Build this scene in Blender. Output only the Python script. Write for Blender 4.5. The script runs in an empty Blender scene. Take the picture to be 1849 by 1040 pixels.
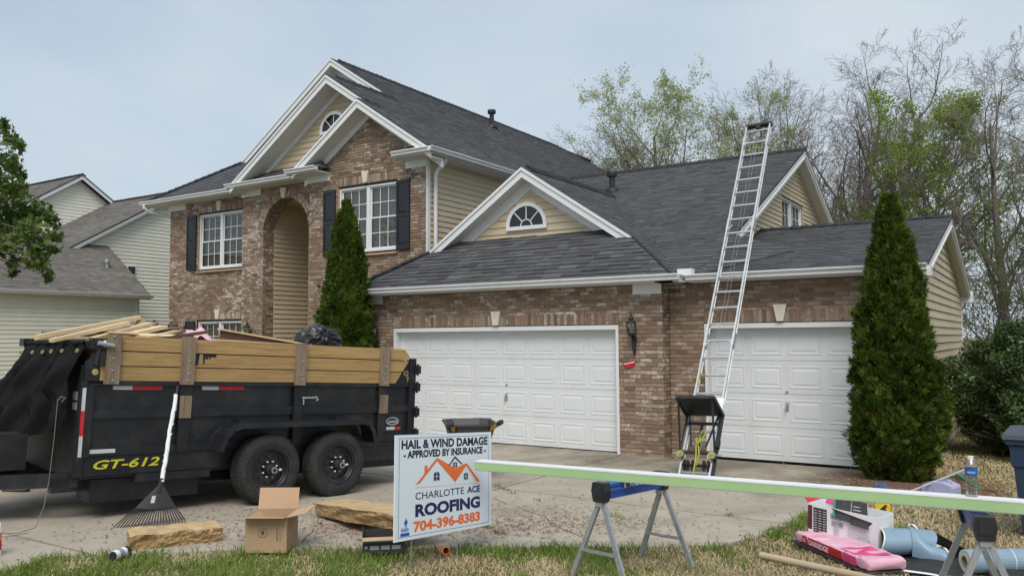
import bpy, math, random
import numpy as np
from mathutils import Matrix, Vector
random.seed(7); np.random.seed(7)
R = math.radians
S = bpy.context.scene
COL = S.collection

# ------------------------------------------------------------------ camera
cam = bpy.data.cameras.new("camera"); cam.sensor_width = 36.0
cam.lens = 1480.0 / 1849.0 * 36.0; cam.clip_start = 0.05; cam.clip_end = 3000
camo = bpy.data.objects.new("camera", cam); COL.objects.link(camo)
_r = (0.84078558, 0.54132926, -0.00649919); _u = (0.03883671, -0.0483378, 0.99807573); _w = (-0.53997344, 0.83942009, 0.06166517)
CAM = Vector((6.00678, -12.65992, 1.95508))
camo.matrix_world = Matrix(((_r[0], _u[0], -_w[0], CAM.x), (_r[1], _u[1], -_w[1], CAM.y), (_r[2], _u[2], -_w[2], CAM.z), (0, 0, 0, 1)))
S.camera = camo

# ------------------------------------------------------------------ sky, sun, exposure
W = bpy.data.worlds.new("World"); S.world = W; W.use_nodes = True
nt = W.node_tree; N = nt.nodes; L = nt.links
bg = N["Background"]; bg.inputs["Strength"].default_value = 0.1
sky = N.new("ShaderNodeTexSky"); sky.sky_type = 'NISHITA'; sky.sun_disc = False
SUN_EL, SUN_AZ = R(52), R(151)
sky.sun_elevation = SUN_EL; sky.sun_rotation = SUN_AZ; sky.air_density = 1.0; sky.dust_density = 3.0
geo = N.new("ShaderNodeTexCoord")
mp = N.new("ShaderNodeMapping"); mp.inputs["Scale"].default_value = (1.0, 1.0, 2.6)
L.new(geo.outputs["Generated"], mp.inputs["Vector"])
nz = N.new("ShaderNodeTexNoise"); nz.inputs["Scale"].default_value = 1.6; nz.inputs["Detail"].default_value = 7; nz.inputs["Roughness"].default_value = 0.52; nz.inputs["Distortion"].default_value = 0.4
L.new(mp.outputs["Vector"], nz.inputs["Vector"])
cr = N.new("ShaderNodeValToRGB"); e = cr.color_ramp.elements
e[0].position = 0.33; e[0].color = (2.6, 3.3, 4.1, 1); e[1].position = 0.66; e[1].color = (3.95, 4.4, 4.75, 1)
L.new(nz.outputs["Fac"], cr.inputs["Fac"])
mx = N.new("ShaderNodeMixRGB"); mx.inputs["Fac"].default_value = 0.9
L.new(sky.outputs["Color"], mx.inputs["Color1"]); L.new(cr.outputs["Color"], mx.inputs["Color2"])
L.new(mx.outputs["Color"], bg.inputs["Color"])

sun = bpy.data.lights.new("sun", 'SUN'); sun.energy = 1.5; sun.angle = R(35); sun.color = (1.0, 0.95, 0.87)
suno = bpy.data.objects.new("sun", sun); COL.objects.link(suno)
_sd = Vector((math.sin(SUN_AZ) * math.cos(SUN_EL), math.cos(SUN_AZ) * math.cos(SUN_EL), math.sin(SUN_EL)))
suno.rotation_euler = (-_sd).to_track_quat('-Z', 'Y').to_euler(); suno.location = (0, -20, 30)

S.render.engine = 'CYCLES'
S.view_settings.view_transform = 'Standard'; S.view_settings.look = 'None'
S.view_settings.exposure = 0.78; S.view_settings.gamma = 1.0; S.view_settings.use_curve_mapping = False
S.cycles.max_bounces = 6; S.cycles.transparent_max_bounces = 16

# ------------------------------------------------------------------ helpers
def G(x, y):
    """height of the ground: the drive falls towards the house"""
    return -0.035 * min(y, 0.0)

class MB:
    def __init__(s): s.v = []; s.f = []; s.m = []
    def add(s, vs, fs, mi=0):
        b = len(s.v); s.v += [tuple(v) for v in vs]
        for f in fs: s.f.append(tuple(i + b for i in f)); s.m.append(mi)
        return s
    def box(s, a, b, mi=0):
        x0, x1 = sorted((a[0], b[0])); y0, y1 = sorted((a[1], b[1])); z0, z1 = sorted((a[2], b[2]))
        return s.add([(x0,y0,z0),(x1,y0,z0),(x1,y1,z0),(x0,y1,z0),(x0,y0,z1),(x1,y0,z1),(x1,y1,z1),(x0,y1,z1)],
              [(0,3,2,1),(4,5,6,7),(0,1,5,4),(1,2,6,5),(2,3,7,6),(3,0,4,7)], mi)
    def obox(s, c, ax, ay, az, mi=0):
        """box about c with half-axis vectors"""
        c, ax, ay, az = map(Vector, (c, ax, ay, az)); vs = []
        for k in (-1, 1):
            for i, j in ((-1,-1),(1,-1),(1,1),(-1,1)): vs.append(c + ax*i + ay*j + az*k)
        return s.add(vs, [(0,3,2,1),(4,5,6,7),(0,1,5,4),(1,2,6,5),(2,3,7,6),(3,0,4,7)], mi)
    def bar(s, p, q, w, h, up=(0,0,1), mi=0):
        p, q = Vector(p), Vector(q); d = q - p; l = d.length; d.normalize()
        up = Vector(up); sx = d.cross(up)
        if sx.length < 1e-4: sx = d.cross(Vector((1,0,0)))
        sx.normalize(); uz = sx.cross(d).normalized()
        return s.obox((p+q)/2, d*(l/2), sx*(w/2), uz*(h/2), mi)
    def prism(s, poly, ext, mi=0):
        n = len(poly); ext = Vector(ext); a = [Vector(p) for p in poly]; b = [p + ext for p in a]
        return s.add(a + b, [tuple(range(n))[::-1], tuple(range(n, 2*n))] + [(i, (i+1) % n, n + (i+1) % n, n + i) for i in range(n)], mi)
    def tube(s, pts, r, n=8, caps=True, mi=0):
        pts = [Vector(p) for p in pts]; rs = r if isinstance(r, (list, tuple)) else [r]*len(pts); b = len(s.v)
        up = None
        for i, p in enumerate(pts):
            d = (pts[min(i+1, len(pts)-1)] - pts[max(i-1, 0)]).normalized()
            if up is None:
                up = Vector((0,0,1)) if abs(d.z) < 0.9 else Vector((1,0,0))
            sx = d.cross(up)
            if sx.length < 1e-4: sx = d.cross(Vector((0.3,1,0.2)))
            sx.normalize(); up = sx.cross(d).normalized()
            for k in range(n):
                a = 2*math.pi*k/n; s.v.append(tuple(p + (sx*math.cos(a) + up*math.sin(a))*rs[i]))
        for i in range(len(pts)-1):
            for k in range(n):
                k2 = (k+1) % n; s.f.append((b+i*n+k, b+i*n+k2, b+(i+1)*n+k2, b+(i+1)*n+k)); s.m.append(mi)
        if caps:
            s.f.append(tuple(b+k for k in range(n))[::-1]); s.m.append(mi)
            s.f.append(tuple(b+(len(pts)-1)*n+k for k in range(n))); s.m.append(mi)
        return s
    def lathe(s, prof, o=(0,0,0), axis=(0,0,1), n=24, mi=0):
        """prof: (radius, height) pairs along axis"""
        o = Vector(o); d = Vector(axis).normalized(); sx = d.orthogonal().normalized(); sy = d.cross(sx); b = len(s.v)
        for r, h in prof:
            for k in range(n):
                a = 2*math.pi*k/n; s.v.append(tuple(o + d*h + (sx*math.cos(a)+sy*math.sin(a))*max(r, 1e-4)))
        for i in range(len(prof)-1):
            for k in range(n):
                k2 = (k+1) % n; s.f.append((b+i*n+k, b+i*n+k2, b+(i+1)*n+k2, b+(i+1)*n+k)); s.m.append(mi)
        return s
    def grid(s, fn, nu, nv, mi=0):
        b = len(s.v)
        for j in range(nv+1):
            for i in range(nu+1): s.v.append(tuple(fn(i/nu, j/nv)))
        for j in range(nv):
            for i in range(nu):
                k = b + j*(nu+1) + i; s.f.append((k, k+1, k+nu+2, k+nu+1)); s.m.append(mi)
        return s

def raw(name, me, mats, parent=None, smooth=False):
    for m in (mats if isinstance(mats, (list, tuple)) else [mats]): me.materials.append(m)
    if smooth: me.polygons.foreach_set("use_smooth", [True]*len(me.polygons))
    o = bpy.data.objects.new(name, me); COL.objects.link(o)
    if parent: o.parent = parent
    return o

def build(name, mb, mats, parent=None, smooth=False, world=False, fix=True):
    """one mesh object; world=True: the vertices are world coordinates, brought into the parent's frame"""
    vs = mb.v
    if world:
        q = parent
        M = Matrix.Identity(4)
        while q: M = q.matrix_basis @ M; q = q.parent
        Mi = M.inverted(); vs = [tuple(Mi @ Vector(v)) for v in vs]
    me = bpy.data.meshes.new(name); me.from_pydata(vs, [], mb.f)
    if isinstance(mats, (list, tuple)): me.polygons.foreach_set("material_index", mb.m)
    if fix:
        import bmesh
        bm = bmesh.new(); bm.from_mesh(me); bmesh.ops.recalc_face_normals(bm, faces=bm.faces); bm.to_mesh(me); bm.free()
    return raw(name, me, mats, parent, smooth)

def np_mesh(name, V, F, mats, parent=None, smooth=False):
    """V (n,3), F (m,k) numpy"""
    me = bpy.data.meshes.new(name); m, k = F.shape
    me.vertices.add(len(V)); me.vertices.foreach_set("co", np.asarray(V, np.float32).ravel())
    me.loops.add(m*k); me.loops.foreach_set("vertex_index", F.astype(np.int32).ravel())
    me.polygons.add(m); me.polygons.foreach_set("loop_start", (np.arange(m)*k).astype(np.int32))
    me.polygons.foreach_set("loop_total", np.full(m, k, np.int32)); me.update(calc_edges=True); me.validate()
    return raw(name, me, mats, parent, smooth)

def thing(name, label, cat, loc=(0,0,0), rz=0.0, group=None, matrix=None):
    o = bpy.data.objects.new(name, None); COL.objects.link(o); o.empty_display_size = 0.2
    if matrix is not None: o.matrix_basis = matrix
    else: o.location = loc; o.rotation_euler = (0, 0, rz)
    return tag(o, label, cat, group)

def tag(o, label, cat, group=None):
    o["label"] = label; o["category"] = cat
    if group: o["group"] = group
    return o

def copy_tree(o, parent=None):
    c = o.copy(); COL.objects.link(c)
    if parent: c.parent = parent
    for ch in list(o.children): copy_tree(ch, c)
    return c

# ------------------------------------------------------------------ materials
def nm(name):
    m = bpy.data.materials.new(name); m.use_nodes = True
    return m, m.node_tree.nodes, m.node_tree.links, m.node_tree.nodes["Principled BSDF"]

def rnd_node(n, l):
    """a value per island and per object"""
    g = n.new("ShaderNodeNewGeometry"); oi = n.new("ShaderNodeObjectInfo")
    a = n.new("ShaderNodeMath"); a.operation = 'ADD'; l.new(g.outputs["Random Per Island"], a.inputs[0]); l.new(oi.outputs["Random"], a.inputs[1])
    f = n.new("ShaderNodeMath"); f.operation = 'FRACT'; l.new(a.outputs[0], f.inputs[0]); return f.outputs[0]

def pm(name, col, rough=0.6, var=0.12, scale=6.0, bump=0.0, bscale=60.0, metal=0.0, rnd=0.0, stretch=(1,1,1), dirt=None, dirt_amt=0.0, dirt_scale=1.5, spec=0.5):
    m, n, l, p = nm(name)
    tc = n.new("ShaderNodeTexCoord"); mpn = n.new("ShaderNodeMapping"); mpn.inputs["Scale"].default_value = stretch
    l.new(tc.outputs["Object"], mpn.inputs["Vector"])
    t = n.new("ShaderNodeTexNoise"); t.inputs["Scale"].default_value = scale; t.inputs["Detail"].default_value = 6; t.inputs["Roughness"].default_value = 0.6
    l.new(mpn.outputs["Vector"], t.inputs["Vector"])
    r = n.new("ShaderNodeValToRGB"); ee = r.color_ramp.elements
    ee[0].position = 0.3; ee[1].position = 0.7
    ee[0].color = tuple(max(0, c*(1-var)) for c in col[:3]) + (1,); ee[1].color = tuple(min(1, c*(1+var)) for c in col[:3]) + (1,)
    l.new(t.outputs["Fac"], r.inputs["Fac"]); out = r.outputs["Color"]
    if rnd > 0:
        rv = rnd_node(n, l); mr = n.new("ShaderNodeMapRange"); mr.inputs["To Min"].default_value = 1-rnd; mr.inputs["To Max"].default_value = 1+rnd
        l.new(rv, mr.inputs["Value"]); hs = n.new("ShaderNodeHueSaturation"); l.new(mr.outputs["Result"], hs.inputs["Value"]); l.new(out, hs.inputs["Color"]); out = hs.outputs["Color"]
    if dirt:
        t2 = n.new("ShaderNodeTexNoise"); t2.inputs["Scale"].default_value = dirt_scale; t2.inputs["Detail"].default_value = 8; t2.inputs["Roughness"].default_value = 0.7
        l.new(tc.outputs["Object"], t2.inputs["Vector"]); r2 = n.new("ShaderNodeValToRGB"); r2.color_ramp.elements[0].position = 0.48; r2.color_ramp.elements[1].position = 0.72
        r2.color_ramp.elements[1].color = (dirt_amt,)*3 + (1,); l.new(t2.outputs["Fac"], r2.inputs["Fac"])
        mxx = n.new("ShaderNodeMixRGB"); l.new(r2.outputs["Color"], mxx.inputs["Fac"]); l.new(out, mxx.inputs["Color1"]); mxx.inputs["Color2"].default_value = (*dirt, 1); out = mxx.outputs["Color"]
    l.new(out, p.inputs["Base Color"]); p.inputs["Roughness"].default_value = rough; p.inputs["Metallic"].default_value = metal
    p.inputs["Specular IOR Level"].default_value = spec
    if bump > 0:
        t3 = n.new("ShaderNodeTexNoise"); t3.inputs["Scale"].default_value = bscale; t3.inputs["Detail"].default_value = 4; l.new(mpn.outputs["Vector"], t3.inputs["Vector"])
        bp = n.new("ShaderNodeBump"); bp.inputs["Strength"].default_value = bump; bp.inputs["Distance"].default_value = 0.01; l.new(t3.outputs["Fac"], bp.inputs["Height"]); l.new(bp.outputs["Normal"], p.inputs["Normal"])
    return m

def mat_brick():
    m, n, l, p = nm("brick_clay")
    rv = rnd_node(n, l); r = n.new("ShaderNodeValToRGB"); cr = r.color_ramp
    cols = [(0.0,(0.207,0.141,0.100)),(0.15,(0.281,0.198,0.144)),(0.3,(0.242,0.163,0.115)),(0.45,(0.311,0.224,0.163)),(0.6,(0.221,0.150,0.106)),(0.74,(0.337,0.249,0.186)),(0.86,(0.264,0.182,0.130)),(0.96,(0.168,0.116,0.086))]
    cr.interpolation = 'CONSTANT'
    cr.elements[0].position = 0; cr.elements[0].color = (*cols[0][1], 1); cr.elements[1].position = cols[1][0]; cr.elements[1].color = (*cols[1][1], 1)
    for ps, c in cols[2:]: q = cr.elements.new(ps); q.color = (*c, 1)
    l.new(rv, r.inputs["Fac"])
    g = n.new("ShaderNodeNewGeometry")
    t = n.new("ShaderNodeTexNoise"); t.inputs["Scale"].default_value = 30; t.inputs["Detail"].default_value = 5; t.inputs["Roughness"].default_value = 0.7; l.new(g.outputs["Position"], t.inputs["Vector"])
    h = n.new("ShaderNodeMixRGB"); h.blend_type = 'OVERLAY'; h.inputs["Fac"].default_value = 0.55; l.new(r.outputs["Color"], h.inputs["Color1"]); l.new(t.outputs["Color"], h.inputs["Color2"])
    hb = n.new("ShaderNodeRGBToBW"); l.new(t.outputs["Color"], hb.inputs[0]); l.new(hb.outputs[0], h.inputs["Color2"])
    # white lime smears: on some bricks only, in patches
    t2 = n.new("ShaderNodeTexNoise"); t2.inputs["Scale"].default_value = 0.75; t2.inputs["Detail"].default_value = 3; l.new(g.outputs["Position"], t2.inputs["Vector"])
    t3 = n.new("ShaderNodeTexNoise"); t3.inputs["Scale"].default_value = 13; t3.inputs["Detail"].default_value = 5; t3.inputs["Roughness"].default_value = 0.75; l.new(g.outputs["Position"], t3.inputs["Vector"])
    rv2 = n.new("ShaderNodeMath"); rv2.operation = 'MULTIPLY'; rv2.inputs[1].default_value = 7.31; l.new(rv, rv2.inputs[0])
    fr = n.new("ShaderNodeMath"); fr.operation = 'FRACT'; l.new(rv2.outputs[0], fr.inputs[0])
    a1 = n.new("ShaderNodeMath"); a1.operation = 'MULTIPLY_ADD'; a1.inputs[1].default_value = 0.34; l.new(fr.outputs[0], a1.inputs[0]); l.new(t3.outputs["Fac"], a1.inputs[2])
    a2 = n.new("ShaderNodeMath"); a2.operation = 'MULTIPLY_ADD'; a2.inputs[1].default_value = 0.75; l.new(t2.outputs["Fac"], a2.inputs[0]); l.new(a1.outputs[0], a2.inputs[2])
    rr = n.new("ShaderNodeValToRGB"); rr.color_ramp.elements[0].position = 0.0; rr.color_ramp.elements[1].position = 1.0
    mr = n.new("ShaderNodeMapRange"); mr.inputs["From Min"].default_value = 1.11; mr.inputs["From Max"].default_value = 1.36; l.new(a2.outputs[0], mr.inputs["Value"])
    w = n.new("ShaderNodeMixRGB"); l.new(mr.outputs["Result"], w.inputs["Fac"]); l.new(h.outputs["Color"], w.inputs["Color1"]); w.inputs["Color2"].default_value = (0.60, 0.55, 0.47, 1)
    l.new(w.outputs["Color"], p.inputs["Base Color"]); p.inputs["Roughness"].default_value = 0.85; p.inputs["Specular IOR Level"].default_value = 0.25
    bp = n.new("ShaderNodeBump"); bp.inputs["Strength"].default_value = 0.5; bp.inputs["Distance"].default_value = 0.006; l.new(t.outputs["Fac"], bp.inputs["Height"]); l.new(bp.outputs["Normal"], p.inputs["Normal"])
    return m

def mat_shingle(name, cols, rnd=0.25):
    m, n, l, p = nm(name)
    rv = rnd_node(n, l); r = n.new("ShaderNodeValToRGB"); cr = r.color_ramp
    cr.elements[0].color = (*cols[0], 1); cr.elements[1].color = (*cols[-1], 1)
    for i, c in enumerate(cols[1:-1]): q = cr.elements.new((i+1)/(len(cols)-1)); q.color = (*c, 1)
    l.new(rv, r.inputs["Fac"])
    g = n.new("ShaderNodeNewGeometry"); t = n.new("ShaderNodeTexNoise"); t.inputs["Scale"].default_value = 120; t.inputs["Detail"].default_value = 3; l.new(g.outputs["Position"], t.inputs["Vector"])
    t2 = n.new("ShaderNodeTexNoise"); t2.inputs["Scale"].default_value = 0.5; t2.inputs["Detail"].default_value = 4; l.new(g.outputs["Position"], t2.inputs["Vector"])
    ad = n.new("ShaderNodeMath"); ad.operation = 'ADD'; l.new(t.outputs["Fac"], ad.inputs[0]); l.new(t2.outputs["Fac"], ad.inputs[1])
    mr = n.new("ShaderNodeMapRange"); mr.inputs["From Min"].default_value = 0.6; mr.inputs["From Max"].default_value = 1.4; mr.inputs["To Min"].default_value = 0.84; mr.inputs["To Max"].default_value = 1.2; l.new(ad.outputs[0], mr.inputs["Value"])
    hs = n.new("ShaderNodeHueSaturation"); l.new(mr.outputs["Result"], hs.inputs["Value"]); l.new(r.outputs["Color"], hs.inputs["Color"]); l.new(hs.outputs["Color"], p.inputs["Base Color"])
    p.inputs["Roughness"].default_value = 0.9; p.inputs["Specular IOR Level"].default_value = 0.3
    bp = n.new("ShaderNodeBump"); bp.inputs["Strength"].default_value = 0.6; bp.inputs["Distance"].default_value = 0.004; l.new(t.outputs["Fac"], bp.inputs["Height"]); l.new(bp.outputs["Normal"], p.inputs["Normal"])
    return m

def mat_foliage(name, cols, rough=0.6, trans=0.25, zoom=1.5):
    m, n, l, p = nm(name)
    rv = rnd_node(n, l); g = n.new("ShaderNodeNewGeometry")
    t = n.new("ShaderNodeTexNoise"); t.inputs["Scale"].default_value = zoom; t.inputs["Detail"].default_value = 3; l.new(g.outputs["Position"], t.inputs["Vector"])
    a = n.new("ShaderNodeMath"); a.operation = 'MULTIPLY_ADD'; a.inputs[1].default_value = 0.45; l.new(rv, a.inputs[0])
    mr = n.new("ShaderNodeMapRange"); mr.inputs["From Min"].default_value = 0.3; mr.inputs["From Max"].default_value = 0.7; mr.inputs["To Max"].default_value = 0.55; l.new(t.outputs["Fac"], mr.inputs["Value"]); l.new(mr.outputs["Result"], a.inputs[2])
    r = n.new("ShaderNodeValToRGB"); cr = r.color_ramp; cr.elements[0].color = (*cols[0], 1); cr.elements[1].color = (*cols[-1], 1)
    for i, c in enumerate(cols[1:-1]): q = cr.elements.new((i+1)/(len(cols)-1)); q.color = (*c, 1)
    l.new(a.outputs[0], r.inputs["Fac"]); l.new(r.outputs["Color"], p.inputs["Base Color"]); p.inputs["Roughness"].default_value = rough; p.inputs["Specular IOR Level"].default_value = 0.3
    if trans > 0:
        tr = n.new("ShaderNodeBsdfTranslucent"); l.new(r.outputs["Color"], tr.inputs["Color"]); ms = n.new("ShaderNodeMixShader"); ms.inputs["Fac"].default_value = trans
        l.new(p.outputs["BSDF"], ms.inputs[1]); l.new(tr.outputs["BSDF"], ms.inputs[2]); l.new(ms.outputs["Shader"], n["Material Output"].inputs["Surface"])
    return m

def mat_glass(name, tint=(0.9,0.95,0.97), refl=0.18):
    m, n, l, p = nm(name); n.remove(p)
    tr = n.new("ShaderNodeBsdfTransparent"); tr.inputs["Color"].default_value = (*tint, 1); gl = n.new("ShaderNodeBsdfGlossy"); gl.inputs["Roughness"].default_value = 0.03
    lw = n.new("ShaderNodeLayerWeight"); lw.inputs["Blend"].default_value = 0.25
    mr = n.new("ShaderNodeMapRange"); mr.inputs["To Min"].default_value = refl; mr.inputs["To Max"].default_value = 0.9; mr.inputs["To Max"].default_value = 0.6; l.new(lw.outputs["Fresnel"], mr.inputs["Value"])
    ms = n.new("ShaderNodeMixShader"); l.new(mr.outputs["Result"], ms.inputs["Fac"]); l.new(tr.outputs[0], ms.inputs[1]); l.new(gl.outputs[0], ms.inputs[2]); l.new(ms.outputs[0], n["Material Output"].inputs["Surface"])
    return m

def mat_wood(name, col, dark, stretch=(1,14,14), scale=2.2, rough=0.7, rnd=0.12):
    m, n, l, p = nm(name)
    tc = n.new("ShaderNodeTexCoord"); oi = n.new("ShaderNodeObjectInfo")
    va = n.new("ShaderNodeVectorMath"); va.operation = 'ADD'; l.new(tc.outputs["Object"], va.inputs[0])
    cx = n.new("ShaderNodeCombineXYZ"); mu = n.new("ShaderNodeMath"); mu.operation = 'MULTIPLY'; mu.inputs[1].default_value = 30; l.new(oi.outputs["Random"], mu.inputs[0]); l.new(mu.outputs[0], cx.inputs[0]); l.new(mu.outputs[0], cx.inputs[2]); l.new(cx.outputs[0], va.inputs[1])
    mpn = n.new("ShaderNodeMapping"); mpn.inputs["Scale"].default_value = stretch; l.new(va.outputs[0], mpn.inputs["Vector"])
    t = n.new("ShaderNodeTexNoise"); t.inputs["Scale"].default_value = scale; t.inputs["Detail"].default_value = 7; t.inputs["Roughness"].default_value = 0.65; t.inputs["Distortion"].default_value = 0.8; l.new(mpn.outputs["Vector"], t.inputs["Vector"])
    r = n.new("ShaderNodeValToRGB"); r.color_ramp.elements[0].position = 0.32; r.color_ramp.elements[1].position = 0.6; r.color_ramp.elements[0].color = (*dark, 1); r.color_ramp.elements[1].color = (*col, 1); l.new(t.outputs["Fac"], r.inputs["Fac"])
    mr = n.new("ShaderNodeMapRange"); mr.inputs["To Min"].default_value = 1-rnd; mr.inputs["To Max"].default_value = 1+rnd; l.new(oi.outputs["Random"], mr.inputs["Value"])
    hs = n.new("ShaderNodeHueSaturation"); l.new(mr.outputs["Result"], hs.inputs["Value"]); l.new(r.outputs["Color"], hs.inputs["Color"]); l.new(hs.outputs["Color"], p.inputs["Base Color"]); p.inputs["Roughness"].default_value = rough
    bp = n.new("ShaderNodeBump"); bp.inputs["Strength"].default_value = 0.25; bp.inputs["Distance"].default_value = 0.004; l.new(t.outputs["Fac"], bp.inputs["Height"]); l.new(bp.outputs["Normal"], p.inputs["Normal"])
    return m

M = {}
M['brick'] = mat_brick()
M['mortar'] = pm("mortar", (0.33,0.27,0.20), 0.95, 0.15, 20, 0.3, 80)
M['trim'] = pm("white_trim", (0.74,0.75,0.75), 0.45, 0.03, 3, dirt=(0.5,0.48,0.43), dirt_amt=0.25, dirt_scale=3)
M['soffit'] = pm("soffit_vinyl", (0.66,0.66,0.64), 0.55, 0.03, 3)
M['gutter'] = pm("gutter_white", (0.72,0.735,0.74), 0.35, 0.04, 2, dirt=(0.42,0.41,0.38), dirt_amt=0.35, dirt_scale=4)
M['siding'] = pm("tan_siding", (0.575,0.475,0.33), 0.55, 0.05, 2, rnd=0.03, dirt=(0.42,0.35,0.23), dirt_amt=0.12, dirt_scale=2.2)
M['cream'] = pm("cream_siding", (0.80,0.785,0.66), 0.55, 0.04, 2, rnd=0.03, dirt=(0.6,0.58,0.48), dirt_amt=0.2)
M['shingle'] = mat_shingle("charcoal_shingle", [(0.052,0.052,0.057),(0.080,0.081,0.085),(0.060,0.060,0.066),(0.100,0.102,0.104),(0.066,0.066,0.072),(0.085,0.086,0.090)])
M['shingle_near'] = mat_shingle("charcoal_shingle_tab", [(0.052,0.052,0.057),(0.080,0.081,0.085),(0.060,0.060,0.066),(0.108,0.111,0.113),(0.066,0.066,0.073),(0.095,0.097,0.101)])
M['old_shingle'] = mat_shingle("grey_brown_shingle", [(0.11,0.10,0.09),(0.17,0.155,0.138),(0.13,0.12,0.107),(0.19,0.175,0.155)])
M['ridge'] = mat_shingle("ridge_shingle", [(0.024,0.024,0.028),(0.035,0.035,0.04)])
M['deck'] = pm("roof_edge_dark", (0.03,0.03,0.033), 0.9)
M['door'] = pm("garage_door_white", (0.70,0.72,0.725), 0.42, 0.03, 1.5, dirt=(0.5,0.48,0.43), dirt_amt=0.35, dirt_scale=1.6)
M['shutter'] = pm("black_shutter", (0.016,0.017,0.024), 0.4, 0.1)
M['stone'] = pm("cast_stone", (0.66,0.61,0.51), 0.85, 0.08, 12, 0.2)
M['sill'] = pm("sill_brick_tan", (0.34,0.235,0.15), 0.85, 0.15, 25, 0.2)
M['glass'] = mat_glass("window_glass", (0.82,0.86,0.88), 0.09)
M['glass_dark'] = mat_glass("dark_glass", (0.35,0.38,0.4), 0.06)
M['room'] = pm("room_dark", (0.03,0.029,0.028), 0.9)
M['blind'] = pm("blind_slat", (0.64,0.615,0.56), 0.5, 0.03)
M['iron'] = pm("black_iron", (0.02,0.02,0.021), 0.5, 0.2)
M['lamp_glass'] = mat_glass("lamp_glass", (0.75,0.74,0.68), 0.15)
M['chrome'] = pm("bright_metal", (0.65,0.65,0.66), 0.28, 0.05, metal=1.0)
M['alu'] = pm("ladder_aluminium", (0.62,0.63,0.64), 0.45, 0.10, 12, metal=0.75, dirt=(0.35,0.34,0.32), dirt_amt=0.4, dirt_scale=7)
M['galv'] = pm("galvanised_steel", (0.43,0.45,0.46), 0.42, 0.14, 25, metal=0.6)
M['black'] = pm("black_paint", (0.010,0.0115,0.015), 0.42, 0.3, 4, dirt=(0.06,0.056,0.05), dirt_amt=0.55, dirt_scale=2.8, bump=0.05, bscale=3)
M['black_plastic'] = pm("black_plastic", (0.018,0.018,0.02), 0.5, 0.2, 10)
M['rubber'] = pm("tyre_rubber", (0.022,0.021,0.021), 0.85, 0.25, 12, 0.3, 40, dirt=(0.075,0.065,0.055), dirt_amt=0.6, dirt_scale=4)
M['dark_hole'] = pm("dark_inside", (0.006,0.006,0.006), 0.9)
M['boards'] = mat_wood("yellow_pine_board", (0.40,0.262,0.108), (0.285,0.172,0.065))
M['post'] = mat_wood("weathered_post", (0.25,0.185,0.125), (0.13,0.092,0.062), (14,14,1))
M['lumber'] = mat_wood("fresh_lumber", (0.70,0.545,0.335), (0.56,0.40,0.22), (1,10,10))
M['brown_board'] = mat_wood("dark_scrap_board", (0.16,0.095,0.055), (0.075,0.042,0.025), (1,10,10))
M['red'] = pm("red_reflector", (0.55,0.02,0.025), 0.3, 0.08)
M['silver'] = pm("silver_reflector", (0.55,0.56,0.57), 0.3, 0.08)
M['yellow'] = pm("yellow_print", (0.62,0.55,0.03), 0.4, 0.08)
M['gold'] = pm("gold_print", (0.42,0.32,0.10), 0.5)
M['white'] = pm("white_plastic", (0.80,0.81,0.82), 0.45, 0.03)
M['print_white'] = pm("white_print", (0.75,0.75,0.76), 0.5)
M['navy'] = pm("navy_print", (0.018,0.016,0.09), 0.5, 0.03)
M['orange'] = pm("orange_print", (0.80,0.17,0.04), 0.5, 0.05)
M['ink'] = pm("black_print", (0.012,0.012,0.022), 0.5, 0.03)
M['blue'] = pm("blue_paint", (0.02,0.085,0.36), 0.38, 0.06)
M['print_blue'] = pm("blue_print", (0.01,0.11,0.42), 0.5)
M['sign'] = pm("sign_board", (0.72,0.79,0.85), 0.4, 0.015, 2)
M['cardboard'] = pm("cardboard", (0.41,0.275,0.165), 0.85, 0.06, 4, 0.08, 30, (0), stretch=(1,1,6))
M['card_light'] = pm("cardboard_inside", (0.50,0.33,0.205), 0.85, 0.06, 5)
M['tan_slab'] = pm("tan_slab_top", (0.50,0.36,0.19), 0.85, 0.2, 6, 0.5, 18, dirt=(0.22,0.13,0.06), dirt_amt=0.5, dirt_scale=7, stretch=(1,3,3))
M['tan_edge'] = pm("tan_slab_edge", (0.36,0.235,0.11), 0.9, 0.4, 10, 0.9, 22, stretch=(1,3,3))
M['tarp'] = pm("tarp_mesh", (0.008,0.0085,0.009), 0.85, 0.3, 30, 0.1, 200, spec=0.15)
M['bag'] = pm("garbage_bag", (0.016,0.017,0.022), 0.25, 0.2, 5)
M['pink'] = pm("pink_wrap", (0.72,0.40,0.50), 0.4, 0.12, 6)
M['pink_hot'] = pm("magenta_print", (0.66,0.05,0.20), 0.4, 0.12, 14)
M['deep_red'] = pm("red_wrap", (0.45,0.012,0.022), 0.35, 0.1)
M['skin'] = pm("skin", (0.36,0.2,0.13), 0.6)
M['cloth_grey'] = pm("grey_shirt", (0.34,0.34,0.35), 0.9, 0.35, 18)
M['jeans'] = pm("work_trousers", (0.05,0.055,0.07), 0.9, 0.2)
M['boot'] = pm("tan_boot", (0.20,0.155,0.11), 0.85, 0.25, 14, 0.3)
M['membrane'] = pm("blue_membrane_film", (0.22,0.32,0.41), 0.4, 0.08, 5)
M['asphalt_sheet'] = pm("black_membrane", (0.022,0.023,0.024), 0.7, 0.3, 12, 0.3, 40)
M['film'] = pm("pale_release_film", (0.72,0.72,0.62), 0.4, 0.05)
M['tube_card'] = pm("tube_cardboard", (0.46,0.36,0.25), 0.85, 0.06)
M['teal'] = pm("teal_print", (0.03,0.22,0.17), 0.5)
M['maroon_print'] = pm("maroon_print", (0.12,0.02,0.045), 0.5)
M['grey_print'] = pm("grey_print", (0.30,0.30,0.32), 0.6)
M['charcoal_card'] = pm("charcoal_card", (0.035,0.035,0.037), 0.7)
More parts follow.
